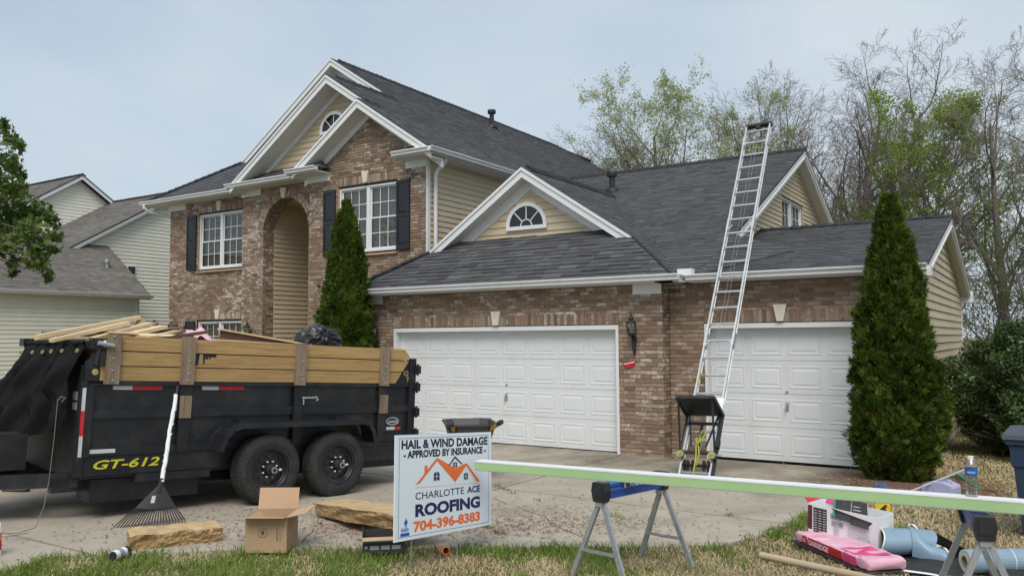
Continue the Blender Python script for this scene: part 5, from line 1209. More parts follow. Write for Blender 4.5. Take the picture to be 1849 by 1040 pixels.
for i in range(16):
    a0 = rq.uniform(-1.35,-1.0); y0 = rq.uniform(0.42,1.5); az = rq.uniform(-0.5,0.5)+(math.pi if rq.random() < 0.3 else 0); l_ = rq.uniform(0.25,0.65); tz = rq.uniform(-0.25,0.3)
    plank((a0,y0,1.27+rq.random()*0.10),(a0+l_*math.cos(az),y0+l_*math.sin(az)*0.6,1.29+rq.random()*0.10+tz*0.25),rq.uniform(0.04,0.10),rq.uniform(0.015,0.04),M['lumber'] if rq.random() < 0.75 else M['brown_board'],"broken scrap of wood in the jumbled heap at the front of the trailer load","wood_scrap",(rq.uniform(-0.6,0.6),0,1),"wood scrap","broken wood scraps on the trailer")
plank((-1.5,0.7,1.22),(-0.3,1.3,1.28),0.14,0.04,LB,"pale board half buried in the heap behind the side boards")
plank((0.2,0.7,1.22),(1.4,1.4,1.25),0.14,0.04,LB,"pale board half buried near the garbage bag")
mb = MB(); mb.box((-1.75,YS+0.04,0.3),(2.0,YF-0.04,1.235)); h_ = build("scrap_heap", mb, M['brown_board'], TR); h_["kind"] = "stuff"
# pink wrap
rs = np.random.RandomState(5); ph = rs.rand(8)*6
def crumple(u, v): 
    return 0.045*abs(math.sin(u*9+ph[0]+2*math.sin(v*5)))+0.03*abs(math.sin(v*13+ph[1]+u*7))+0.02*math.sin(u*23+v*17+ph[2])
mb = MB(); mb.grid(lambda u, v: tw(-0.78+0.52*u, 0.52+0.5*v, 1.27+0.15*math.sin(math.pi*min(1,u*1.25))**0.7*math.sin(math.pi*(0.12+0.88*v))+crumple(u,v)*(0.4+math.sin(math.pi*u))*0.8-0.07*u), 34, 26)
pw = build("plastic_wrap", mb, M['pink'], smooth=False, fix=False); tag(pw, "crumpled pink plastic wrap piled on the trailer load", "plastic wrap")
# bag
bag = MB(); nb, na = 34, 72
bc = Vector((0.97,0.72,1.37)); bz = Vector((-0.25,-0.80,0.55)).normalized(); bx = bz.orthogonal().normalized(); by = bz.cross(bx)
from mathutils import noise as bnoise
for i in range(nb+1):
    t = i/nb; th = math.pi*t
    for k in range(na):
        a = 2*math.pi*k/na; fold = (0.10*abs(math.sin(a*6.5+0.8*math.sin(th*4)))+0.07*abs(math.sin(a*11+1.7*th)))*math.exp(-th*0.7)*min(1,th*2.5)
        d_ = bx*(math.sin(th)*math.cos(a))+by*(math.sin(th)*math.sin(a))+bz*math.cos(th); r = 0.235*(1-fold)*(1+0.16*bnoise.noise(d_*2.1)+0.09*bnoise.noise(d_*5.3)+0.05*abs(bnoise.noise(d_*11)))*(0.86 if t < 0.04 else 1)
        p_ = bc + Vector((d_.x*r*1.25, d_.y*r*1.2, d_.z*r*0.95)); bag.v.append(tuple(tw(*p_)))
for i in range(nb):
    for k in range(na): k2 = (k+1)%na; bag.f.append((i*na+k,i*na+k2,(i+1)*na+k2,(i+1)*na+k)); bag.m.append(0)
bo = build("garbage_bag", bag, M['bag'], smooth=True); tag(bo, "full shiny black garbage bag on the trailer load", "garbage bag")
kn = MB(); pk = tw(0.91,0.51,1.50)
for k in range(9):
    a = k*0.7; kn.tube([pk, pk+Vector((0.05*math.cos(a),-0.02,0.05*math.sin(a)))*0.6, pk+Vector((0.11*math.cos(a),-0.03,0.09*math.sin(a)))*0.8],[0.02,0.012,0.004],5)
build("bag_knot", kn, M['bag'], bo)

# ------------------------------------------------------------------ yard sign
sr = Vector((0.058,1.155,-0.085)); SW = sr.length; sr.normalize(); su = Vector((-0.05,0.076,1.0)); su = (su - sr*su.dot(sr)).normalized(); sn = sr.cross(su); SH = 0.757
SG = thing("yard_sign", "white corrugated roofing yard sign on wire stakes at the edge of the drive", "sign", matrix=frame_matrix((2.05,-8.10,0.503), sr, su, sn))
mb = MB(); mb.box((0,0,-0.005),(SW,SH,0.005)); build("sign_board", mb, M['sign'], SG)
def sp(u, v, k=0): return (u*SW, v*SH, 0.0056+0.0004*k)
for u0, u1, v0, v1 in ((0.035,0.965,0.032,0.036),(0.035,0.965,0.964,0.968),(0.035,0.038,0.036,0.964),(0.962,0.965,0.036,0.964)): decal([sp(u0,v0),sp(u1,v0),sp(u1,v1),sp(u0,v1)], M['ink'], SG, "border")
def st(s, u0, u1, v0, v1, mat, bold=0.0): lettering(s, sp(u0,v0,1), (1,0,0), (0,1,0), (u1-u0)*SW, (v1-v0)*SH, M[mat], SG, bold=bold)
st("HAIL & WIND DAMAGE", 0.055,0.955,0.862,0.952,'ink',0.04); st("- APPROVED BY INSURANCE -", 0.075,0.935,0.772,0.848,'ink',0.045)
st("CHARLOTTE", 0.19,0.685,0.368,0.438,'navy',0.006); st("ACE", 0.72,0.865,0.368,0.438,'navy',0.035); st("ROOFING", 0.19,0.865,0.203,0.326,'navy',0.048); st("704-396-8383", 0.175,0.865,0.062,0.168,'orange',0.045)
def poly(pts, mat, name, k=1): decal([sp(u,v,k) for u, v in pts], M[mat], SG, name)
poly([(0.19,0.512),(0.40,0.762),(0.40,0.727),(0.235,0.528)],'orange',"roof_logo"); poly([(0.40,0.762),(0.59,0.64),(0.59,0.498),(0.40,0.727)],'orange',"roof_logo"); poly([(0.59,0.498),(0.59,0.64),(0.715,0.683),(0.71,0.655)],'orange',"roof_logo"); poly([(0.715,0.683),(0.865,0.478),(0.83,0.478),(0.71,0.655)],'orange',"roof_logo")
poly([(0.275,0.60),(0.305,0.64),(0.305,0.69),(0.275,0.69)],'orange',"roof_logo",2)
poly([(0.515,0.672),(0.586,0.766),(0.586,0.742),(0.532,0.672)],'navy',"roof_logo",2); poly([(0.586,0.766),(0.672,0.675),(0.655,0.675),(0.586,0.742)],'navy',"roof_logo",2)
poly([(0.19,0.483),(0.865,0.461),(0.865,0.463),(0.19,0.486)],'orange',"rule_line")
def lw(u0, u1, v0, v1):
    um, vm = (u0+u1)/2, v0+(v1-v0)*0.5; g_ = 0.003
    for a, b_, c, d in ((u0,um-g_,v0,vm-g_),(um+g_,u1,v0,vm-g_)): poly([(a,c),(b_,c),(b_,d),(a,d)],'navy',"window_logo",2)
    n_ = 6
    for a0, a1, b_ in ((math.pi,math.pi/2,-g_),(math.pi/2,0,g_)):
        poly([(um+b_,vm+g_)]+[(um+b_+(u1-u0)/2*math.cos(a0+(a1-a0)*i/n_), vm+g_+(v1-vm)*math.sin(a0+(a1-a0)*i/n_)) for i in range(n_+1)],'navy',"window_logo",2)
lw(0.368,0.426,0.535,0.618); lw(0.685,0.728,0.512,0.582); lw(0.566,0.61,0.65,0.70)
poly([(0.09,0.15),(0.105,0.14),(0.122,0.165),(0.112,0.192),(0.10,0.215),(0.098,0.19),(0.088,0.17)],'print_blue',"emblem"); poly([(0.09,0.128),(0.118,0.128),(0.112,0.137),(0.096,0.137)],'print_blue',"emblem")
st("BBB", 0.062,0.13,0.083,0.118,'print_blue',0.01); poly([(0.055,0.042),(0.137,0.042),(0.137,0.072),(0.055,0.072)],'print_blue',"emblem")
for f in (0.16,0.44,0.62,0.86):
    mb = MB(); p0 = Vector((f*SW,0.25,-0.0)); w0 = SG.matrix_basis @ Vector((f*SW,0,0)); zg = G(0,w0.y)-0.06
    loc = SG.matrix_basis.inverted() @ Vector((w0.x, w0.y, zg)); mb.tube([(f*SW,0.01,0.0), (f*SW,-0.01,0.0), tuple(loc)], 0.0028, 6); build("wire_stake", mb, M['galv'], SG)

# ------------------------------------------------------------------ folding sawhorses
def sawhorse(near, far, label, gnear, gfar, text=None):
    near, far = Vector(near), Vector(far); d = (far-near); Lh = d.length; d.normalize(); sx = d.cross(Vector((0,0,1))).normalized(); up = sx.cross(d)
    e = thing("sawhorse", label, "sawhorse", matrix=frame_matrix(near, d, -sx, up), group="folding steel sawhorses")
    # local: x along beam away from the camera, y to the left of it, z up; top of beam at z=0
    b = MB(); pr = [(-0.045,-0.012),(0.045,-0.012),(0.045,-0.03),(0.036,-0.045),(0.045,-0.06),(0.036,-0.085),(0.03,-0.12),(-0.03,-0.12),(-0.036,-0.085),(-0.045,-0.06),(-0.036,-0.045),(-0.045,-0.03)]
    b.prism([(0.05,y,z) for y, z in pr], (Lh-0.1,0,0)); build("beam", b, M['blue'], e)
    for x0, x1 in ((-0.015,0.055),(Lh-0.055,Lh+0.015)):
        c = MB(); c.prism([(x0,-0.05,0.0),(x0,0.05,0.0),(x0,0.062,-0.06),(x0,0.045,-0.135),(x0,-0.045,-0.135),(x0,-0.062,-0.06)], (x1-x0,0,0)); c.box((x0-0.004,-0.035,-0.10),(x0,0.035,-0.02)); build("end_cap", c, M['black_plastic'], e)
        c = MB(); c.box((x0+0.005,-0.03,-0.165),(x1-0.01,0.03,-0.128)); build("leg_bracket", c, M['galv'], e)
    for x0, gz, sl in ((0.01,gnear,-0.10),(Lh-0.01,gfar,0.10)):
        hz = gz - (near.z if x0 < 0.1 else far.z)
        for s in (-1,1):
            l_ = MB(); p, q = Vector((x0, s*0.02, -0.15)), Vector((x0+sl*0.35, s*0.235, hz))
            dd = (q-p).normalized(); l_.bar(p, q, 0.034, 0.004, (1,0,0)); n2 = dd.cross(Vector((1,0,0))).normalized()
            for k in (-1,1): l_.bar(p+n2*0.015*k+Vector((0.012,0,0)), q+n2*0.015*k+Vector((0.012,0,0)), 0.004, 0.026, (1,0,0))
            build("leg", l_, M['galv'], e)
        t = 0.62; zc = -0.15+(hz+0.15)*t; ym = 0.02+(0.215)*t; xs = x0+sl*0.35*t
        l_ = MB(); l_.bar((xs-0.012,-ym,zc),(xs-0.012,0.02,zc-0.004),0.004,0.024); l_.bar((xs-0.017,-0.02,zc-0.004),(xs-0.017,ym,zc),0.004,0.024); l_.lathe([(0.007,0),(0.006,0.006),(0.001,0.007)],(xs-0.019,0,zc-0.003),(-1,0,0),8); build("spreader", l_, M['galv'], e)
    if text:
        lettering(text, (0.30,-0.0465,-0.055), (1,0,0), (0,0,1), 0.30, 0.038, M['print_white'], e, bold=0.02)
        c = MB(); c.add([(0.24+0.018*math.cos(i*0.628)*(1 if i%2 else 0.6),-0.0466,-0.037+0.024*math.sin(i*0.628)) for i in range(10)],[tuple(range(10))]); build("emblem", c, M['print_white'], e, fix=False)
    return e
hn, hf = Vector((3.34,-7.39,0.935)), Vector((3.50,-6.63,0.925))
sawhorse(hn, hf, "blue folding sawhorse with grey steel legs under the middle of the long white trim board", G(0,-7.4), G(0,-6.63), "KOBALT")
h2n, h2f = Vector((5.70,-7.24,0.93)), Vector((5.58,-6.72,0.93))
sawhorse(h2n, h2f, "sawhorse holding up the right end of the trim board, beside the water bottle", G(0,-7.24), G(0,-6.72))
# long trim board: an L-shaped white length with a green inner face
pL, pR = Vector((2.17,-7.255,0.952)), Vector((6.75,-7.067,0.985))
d = (pR-pL); Lb = d.length; d.normalize(); sx = Vector((0,0,1)).cross(d).normalized(); up = d.cross(sx)
tb = thing("trim_board", "long white trim board with pale green face lying across both sawhorses", "board", matrix=frame_matrix(pL, d, sx, up))
mb = MB(); mb.box((0,-0.012,-0.036),(Lb,0.0,0.024)); build("face", mb, M['green_edge'], tb)
mb = MB(); mb.box((0,-0.014,0.024),(Lb,0.085,0.034)); build("top_flange", mb, M['white'], tb)
mb = MB(); mb.box((0,-0.0125,-0.0405),(Lb,0.07,-0.036)); build("bottom_flange", mb, M['galv'], tb)
# water bottle on the trim board
wb = Vector((5.63,-7.073,1.0135))
W_ = thing("water_bottle", "clear water bottle with blue label standing on the trim board above the right sawhorse", "bottle", wb)
mb = MB(); rr = 0.034; pf = [(0.001,0.002),(rr*0.85,0.0),(rr,0.01)]
for k in range(5): z = 0.015+k*0.02; pf += [(rr,z),(rr*0.96,z+0.008),(rr,z+0.016)]
pf += [(rr*0.98,0.118),(rr*0.98,0.162),(rr,0.168),(rr*0.95,0.182),(rr*0.7,0.2),(rr*0.4,0.212),(rr*0.38,0.218)]
mb.lathe(pf, n=24); M['pet'] = mat_glass("clear_plastic", (0.95,0.96,0.97), 0.2); build("bottle_body", mb, M['pet'], W_, smooth=True)
mb = MB(); mb.lathe([(rr*0.99,0.118),(rr*0.99,0.162)], n=24); build("label", mb, M['print_blue'], W_)
mb = MB(); mb.lathe([(0.0155,0.212),(0.016,0.232),(0.001,0.233)], n=16); build("cap", mb, M['white'], W_)
vd = (CAM-wb); vd.z = 0; vd.normalize(); rt = Vector((-vd.y, vd.x, 0))
lettering("AQUA", tuple(vd*0.0345+rt*-0.02+Vector((0,0,0.134))), rt, (0,0,1), 0.042, 0.013, M['print_white'], W_, bold=0.02)
mb = MB(); mb.lathe([(0.001,0.003),(rr*0.9,0.003),(rr*0.9,0.115),(0.001,0.115)], n=20); M['water'] = mat_glass("water", (0.93,0.95,0.96), 0.05); build("water", mb, M['water'], W_)

# ------------------------------------------------------------------ cardboard box
yb = math.atan2(0.17,0.27); cb = Vector((0.67,-8.28,G(0,-8.2)))
CB = thing("cardboard_box", "open brown cardboard box with flaps spread, standing by the drive edge", "box", cb, yb)
w_, d_, h_ = 0.33, 0.33, 0.275; t_ = 0.006
for nme, q0, q1 in (("box_side",(0,0,0),(w_,t_,h_)),("box_side",(0,d_-t_,0),(w_,d_,h_)),("box_side",(0,t_,0),(t_,d_-t_,h_)),("box_side",(w_-t_,t_,0),(w_,d_-t_,h_)),("box_bottom",(t_,t_,0.004),(w_-t_,d_-t_,0.01))):
    mb = MB(); mb.box(q0,q1); build(nme, mb, M['cardboard'], CB)
def flap(p, q, e_, name="flap"):
    p, q, e_ = map(Vector, (p,q,e_)); n = (q-p).cross(e_).normalized()*0.005; mb = MB(); mb.prism([p,q,q+e_,p+e_],n); build(name, mb, M['card_light'], CB)
flap((0,0,h_),(w_,0,h_),(0.0,-0.10,0.018)); flap((0,d_,h_),(w_,d_,h_),(0.0,0.045,0.165)); flap((w_,0,h_),(w_,d_,h_),(0.155,0.0,0.035)); flap((0.008,d_-0.01,h_-0.005),(0.008,0.02,h_-0.005),(0.10,0.0,-0.11))
lettering("HANDLE WITH CARE", (0.262,-0.0015,0.09), (0,0,1), (-1,0,0), 0.10, 0.014, M['brown_board'], CB); lettering("12.5 CU FT", (0.285,-0.0015,0.09), (0,0,1), (-1,0,0), 0.07, 0.012, M['brown_board'], CB)
mb = MB()
for i in range(24):
    a, b_ = 2*math.pi*i/24, 2*math.pi*(i+1)/24
    mb.add([(0.14+r_*math.cos(x),-0.0012,0.155+r_*math.sin(x)) for r_, x in ((0.034,a),(0.034,b_),(0.038,b_),(0.038,a))],[(0,1,2,3)])
mb.add([(0.14+0.016*math.cos(i),-0.0012,0.155+0.022*math.sin(i)) for i in range(6)],[(0,1,2,3,4,5)]); build("stamp", mb, M['brown_board'], CB, fix=False)

# ------------------------------------------------------------------ rough tan slabs
from mathutils import noise as mnoise
def slab(p, q, wv, th, label, seed, obj="rough_slab"):
    """irregular split slab from p to q, width vector wv, thickness th"""
    rs = np.random.RandomState(seed); p, q, wv = Vector(p), Vector(q), Vector(wv); d = q-p; Ls = d.length; d = d.normalized(); n = d.cross(wv).normalized()
    if n.z < 0: n = -n
    nu, nw, nv = 40, 12, 7; mb = MB(); ph = rs.rand(12)*6.28
    def nz_(a, b_, c): q_ = Vector((a*2.2+seed*7.3, b_*2.0+seed, c*0.9)); return mnoise.noise(q_)*1.0+mnoise.noise(q_*2.7)*0.55+mnoise.noise(q_*6.5)*0.3
    def pt(u, v, w):     # w 0..1 bottom to top
        e_ = 0.035*nz_(u*1.7, v*0.5, w*1.3)
        vv = v + (0.12*nz_(u*2, v, 0.3*w) if v in (0,1) else 0) ; uu = u
        if v == 0: vv = 0.10*(1-w)*0.6*(1 if 1 else 0) + 0.07*nz_(u*2.2,0,w*2.2)
        if v == 1: vv = 1 - 0.10*(1-w)*0.6 + 0.07*nz_(u*2.2,3,w*2.2)
        if u == 0: uu = 0.02*nz_(v*2,1,w*2)
        if u == 1: uu = 1+0.02*nz_(v*2,2,w*2)
        return p + d*(uu*Ls) + wv*vv + n*(th*w + (0.010*nz_(u*2.4,v*1.5,1) if 0 < w else 0))
    top = MB(); top.grid(lambda u, v: pt(u, v, 1.0), nu, nw)
    ed = MB(); ed.grid(lambda u, w: pt(u, 0, w), nu*2, nv); ed.grid(lambda u, w: pt(1-u, 1, w), nu*2, nv); ed.grid(lambda v, w: pt(1, v, w), nw, nv); ed.grid(lambda v, w: pt(0, 1-v, w), nw, nv); ed.grid(lambda u, v: pt(u, 1-v, 0.0), 10, 6)
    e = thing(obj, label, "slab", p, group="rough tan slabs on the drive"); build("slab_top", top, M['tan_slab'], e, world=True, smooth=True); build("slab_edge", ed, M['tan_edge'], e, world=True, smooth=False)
    return e
slab((-0.08,-8.78,G(0,-8.8)),(0.20,-8.13,G(0,-8.1)),(-0.30,0.16,0.0),0.115,"short rough-edged tan slab lying flat on the concrete below the rake",2)
slab((-0.02,-6.90,0.245),(1.62,-7.50,0.405),(0.13,0.33,0.0),0.125,"long rough-edged tan slab with one end propped on the dark green box",5)
# dark green nail box under the slab
gb = Vector((1.45,-7.78,G(0,-7.7))); gy = math.atan2(0.22,0.24)
GB = thing("green_carton", "dark green open carton propping up the long tan slab beside the sign", "carton", gb, gy)
for q0, q1 in (((0,0,0),(0.33,0.006,0.115)),((0,0.006,0),(0.006,0.28,0.15)),((0.324,0.006,0),(0.33,0.28,0.13)),((0.006,0.274,0),(0.324,0.28,0.13)),((0.006,0.006,0.003),(0.324,0.274,0.008))):
    mb = MB(); mb.box(q0,q1); build("box_side", mb, M['charcoal_card'], GB)
decal([(0.0,-0.001,0.085),(0.33,-0.001,0.085),(0.33,-0.001,0.113),(0,-0.001,0.113)], M['teal'], GB, "green_band")
mb = MB(); mb.obox((0.165,-0.02,0.118),(0.165,0,0),(0,0.035,0.004),(0,0,0.003)); build("flap", mb, M['card_light'], GB)
for k in range(3): decal([(0.06+k*0.085,-0.0012,0.03),(0.13+k*0.085,-0.0012,0.03),(0.13+k*0.085,-0.0012,0.062),(0.06+k*0.085,-0.0012,0.062)], M['grey_print'], GB, "print_block")
decal([(0.03+0.012*math.cos(i*0.785),-0.0012,0.05+0.012*math.sin(i*0.785)) for i in range(8)], M['grey_print'], GB, "print_block")
# ------------------------------------------------------------------ leaf rake leaning on the trailer
tipL, tipR = Vector((-1.03,-8.30,G(0,-8.3)+0.01)), Vector((-0.70,-7.84,G(0,-7.85)+0.01)); hd = Vector((-0.86,-7.98,0.66)); ht = Vector((-1.03,-7.72,1.44))
mid = (tipL+tipR)/2
RK = thing("leaf_rake", "black fan leaf rake with a white taped handle leaning against the trailer", "rake", mid)
mb = MB(); hdl = [hd.lerp(ht, i/14)+Vector((random.gauss(0,0.004),random.gauss(0,0.004),0)) for i in range(15)]; mb.tube(hdl, [0.017+0.003*random.random() for _ in range(15)], 8); build("handle", mb, M['white'], RK, world=True)
mb = MB()
for i in range(16): p = hd.lerp(ht, 0.04+i*0.06+random.random()*0.02); mb.obox(p+Vector((random.choice((-1,1))*0.02,0,0)), (0.012,0,0.004),(0,0.004,0),(0.003,0,0.01))
tpo = build("tape_flake", mb, M['white'], RK, world=True); tpo["kind"] = "stuff"
mb = MB(); mb.tube([ht, ht.lerp(hd,-0.10)],0.015,8); mb.tube([hd.lerp(ht,0.04), hd.lerp(mid,0.25)],[0.02,0.024],8); build("socket", mb, M['black_plastic'], RK, world=True)
bn = (tipR-tipL).cross(ht-hd).normalized()
mb = MB(); row = 0.60
for i in range(20):
    f0, f1 = i/20, (i+1)/20; a = [hd.lerp(tipL.lerp(tipR,f),0.06) for f in (f0,f1)]; c = [hd.lerp(tipL.lerp(tipR,f),row+0.06*math.sin(math.pi*f)) + bn*0.02*math.sin(math.pi*f) for f in (f0,f1)]
    mb.prism([a[0],a[1],c[1],c[0]], bn*0.006)
build("rake_head", mb, M['black_plastic'], RK, world=True)
for i in range(23):
    f = i/22; ff = 0.02+0.96*f; a = hd.lerp(tipL.lerp(tipR,ff),row-0.03+0.06*math.sin(math.pi*f)); b_ = tipL.lerp(tipR,f)+Vector((0,0,0.02)); c = b_ + (b_-a).normalized()*0.03 + Vector((0.012,-0.02,-0.014))
    mb = MB(); mb.tube([a, a.lerp(b_,0.5)+bn*0.012, b_, c],[0.0065,0.0055,0.005,0.004],5); build("tine", mb, M['black_plastic'], RK, world=True)
q = hd.lerp(mid,0.36); e_ = (tipR-tipL).normalized(); f_ = (mid-hd).normalized(); nn = bn if bn.dot(CAM-hd) > 0 else -bn
q = hd.lerp(tipL.lerp(tipR,0.36),0.42)+nn*0.02
mb = MB(); mb.obox(q, e_*0.016, f_*0.032, nn*0.001); build("tag", mb, M['silver'], RK, world=True)

# ------------------------------------------------------------------ small things on the ground
J = thing("chemical_jug", "white plastic jug with orange and red label at the left edge of the drive", "jug", (-0.80,-9.52,G(0,-9.5)))
mb = MB(); mb.box((-0.10,-0.065,0),(0.10,0.065,0.20)); mb.prism([(-0.10,-0.065,0.2),(0.10,-0.065,0.2),(0.085,-0.045,0.24),(-0.04,-0.045,0.27),(-0.075,-0.045,0.25)],(0,0.12,0)); build("jug_body", mb, M['white'], J)
mb = MB(); mb.tube([(0.085,0,0.21),(0.075,0,0.285),(0.02,0,0.295),(-0.02,0,0.25)],0.014,8); build("jug_handle", mb, M['white'], J)
mb = MB(); mb.lathe([(0.022,0.25),(0.022,0.30),(0.001,0.301)],(-0.05,0.0,0),n=12); build("jug_cap", mb, M['white'], J)
for z0, z1, m_ in ((0.04,0.11,'deep_red'),(0.11,0.17,'orange_plastic')):
    mb = MB(); mb.box((-0.1015,-0.0665,z0),(0.1015,0.0665,z1)); build("label", mb, M[m_], J)
mb = MB(); mb.box((0.0,-0.0675,0.05),(0.06,-0.066,0.105)); build("label_print", mb, M['ink'], J)
J.rotation_euler = (0,0,R(28))
c0, c1 = Vector((0.10,-9.03,G(0,-9.0)+0.037)), Vector((0.02,-8.86,G(0,-8.9)+0.037))
SC = thing("spray_can", "small white can with black cap lying beside the short tan slab", "can", c0)
dd = (c1-c0).normalized(); mb = MB(); mb.lathe([(0.001,0),(0.03,0.0),(0.036,0.006),(0.036,0.14)], c0, dd, 16); build("can_body", mb, M['white'], SC, world=True)
mb = MB(); mb.lathe([(0.03,0.14),(0.034,0.142),(0.034,0.185),(0.001,0.187)], c0, dd, 16); build("can_cap", mb, M['black_plastic'], SC, world=True); mb = MB(); mb.lathe([(0.001,-0.002),(0.03,-0.002),(0.034,0.004)], c0, dd, 16); build("can_base", mb, M['iron'], SC, world=True)
mb = MB(); mb.lathe([(0.0365,0.05),(0.0365,0.10)], c0, dd, 16); build("label", mb, M['grey_print'], SC, world=True)
OT = thing("orange_tube", "short orange plastic tube lying in the grass behind the sign", "tube", (1.93,-7.36,G(0,-7.3)))
mb = MB(); mb.lathe([(0.02,-0.08),(0.033,-0.08),(0.035,0.07),(0.025,0.075)],(0,0,0.02),(0.55,-0.4,0.12),16); build("tube_body", mb, M['orange_plastic'], OT)
mb = MB(); mb.lathe([(0.027,-0.10),(0.03,-0.06)],(0,0,0.02),(0.55,-0.4,0.12),12); build("tube_end", mb, M['orange'], OT)
BM = thing("black_patch", "uneven flat black patch lying on the concrete at the left edge by the trailer tongue", "mat", (-4.05,-9.15,G(0,-9.1)))  # thin uneven black sheet, narrowing at both ends
mb = MB(); mb.grid(lambda u, v: Vector(((-0.75+1.5*u), (v-0.5)*0.55*math.sin(math.pi*(0.1+0.85*(1-u)))**0.7, 0.012+0.02*math.sin(u*7)*math.sin(v*3)+0.012*math.sin(u*19+v*5))), 24, 10); build("patch_sheet", mb, M['black_plastic'], BM, smooth=True, fix=False); BM.rotation_euler = (0,0,R(40))

# ------------------------------------------------------------------ roofing materials on the lawn
BD = thing("shingle_bundle", "pink and red plastic-wrapped bundle of shingles lying on the lawn", "shingle bundle", (4.16,-5.32,G(0,-5.6)), R(-45))
# local x along length (away from camera-left to near-right), y across to the back
for k, (z0, z1, m_) in enumerate(((0.0,0.012,'charcoal_card'),(0.012,0.075,'pink'))):
    mb = MB()
    if k == 0: mb.box((-0.03,-0.02,z0),(1.02,0.33,z1)); build("shingle_edge", mb, M[m_], BD)
    else:
        def cs(u, v): # rounded cross section loop, v around
            a = 2*math.pi*v; w2, h2 = 0.165, 0.04; c, s = math.cos(a), math.sin(a); e4 = 0.24
            y = 0.165+w2*math.copysign(abs(c)**e4, c); z = 0.055+h2*math.copysign(abs(s)**e4, s)+0.006*math.sin(u*31+v*40)*(1 if s > 0 else 0)+0.004*math.sin(u*67+v*23)
            e_ = 1-0.06*(max(0,abs(u-0.5)-0.44)/0.06)**2
            return Vector((1.0*u, 0.165+(y-0.165)*e_, 0.055+(z-0.055)*(1-0.25*(max(0,abs(u-0.5)-0.46)/0.04)**2)))
        mb.grid(cs, 60, 44); mb.f.append(tuple(range(0, 61*44, 61))); mb.m.append(0); mb.f.append(tuple(range(60, 61*44, 61))); mb.m.append(0); build("wrap", mb, M['pink'], BD, smooth=True)
def onside(x0, x1, z0, z1, mat, name):
    mb = MB(); mb.grid(lambda u, v: Vector((x0+(x1-x0)*u, -0.0065-0.002*math.sin(v*3.14), z0+(z1-z0)*v)), 10, 4); return build(name, mb, M[mat], BD, fix=False)
onside(0.13,0.20,0.022,0.09,'deep_red',"print_band"); onside(0.215,0.68,0.022,0.09,'deep_red',"print_band"); onside(0.695,0.86,0.022,0.09,'pink_hot',"print_band")
lettering("OAKRIDGE", (0.225,-0.0095,0.034), (1,0,0), (0,0,1), 0.28, 0.042, M['print_white'], BD, bold=0.03)
lettering("O", (0.145,-0.0095,0.042), (1,0,0), (0,0,1), 0.035, 0.03, M['print_white'], BD, bold=0.03)
mb = MB(); mb.grid(lambda u, v: Vector((0.62+0.26*u, 0.02+0.27*v, 0.0975+0.004*math.sin(u*9+v*7))), 10, 10); build("print_band", mb, M['pink_hot'], BD, fix=False)
# membrane sheet under and behind
MS = thing("membrane_sheet", "black membrane sheet spread flat on the lawn behind the pink bundle", "sheet", (4.9,-5.0,G(0,-5.1)))
P4 = [(4.55,-5.55),(5.35,-5.95),(5.65,-5.35),(4.95,-4.55)]
def ms(u, v):
    a = Vector(P4[0]).lerp(Vector(P4[1]),u); b_ = Vector(P4[3]).lerp(Vector(P4[2]),u); c = a.lerp(b_,v); return Vector((c.x,c.y,G(0,c.y)+0.012+0.012*math.sin(u*8+v*5)+0.008*math.sin(v*13)))
mb = MB(); mb.grid(ms, 24, 18); build("sheet", mb, M['asphalt_sheet'], MS, world=True, smooth=True, fix=False)
mb = MB(); mb.grid(lambda u, v: ms(u, -0.03+0.045*v)+Vector((0,0,0.004)), 30, 2); build("sheet_edge", mb, M['white'], MS, world=True, fix=False)
mb = MB(); mb.grid(lambda u, v: ms(0.02+0.2*u, 0.55+0.4*v)+Vector((0,0,0.01+0.01*math.sin(u*9))), 8, 8); build("pink_scrap", mb, M['pink'], MS, world=True, fix=False)
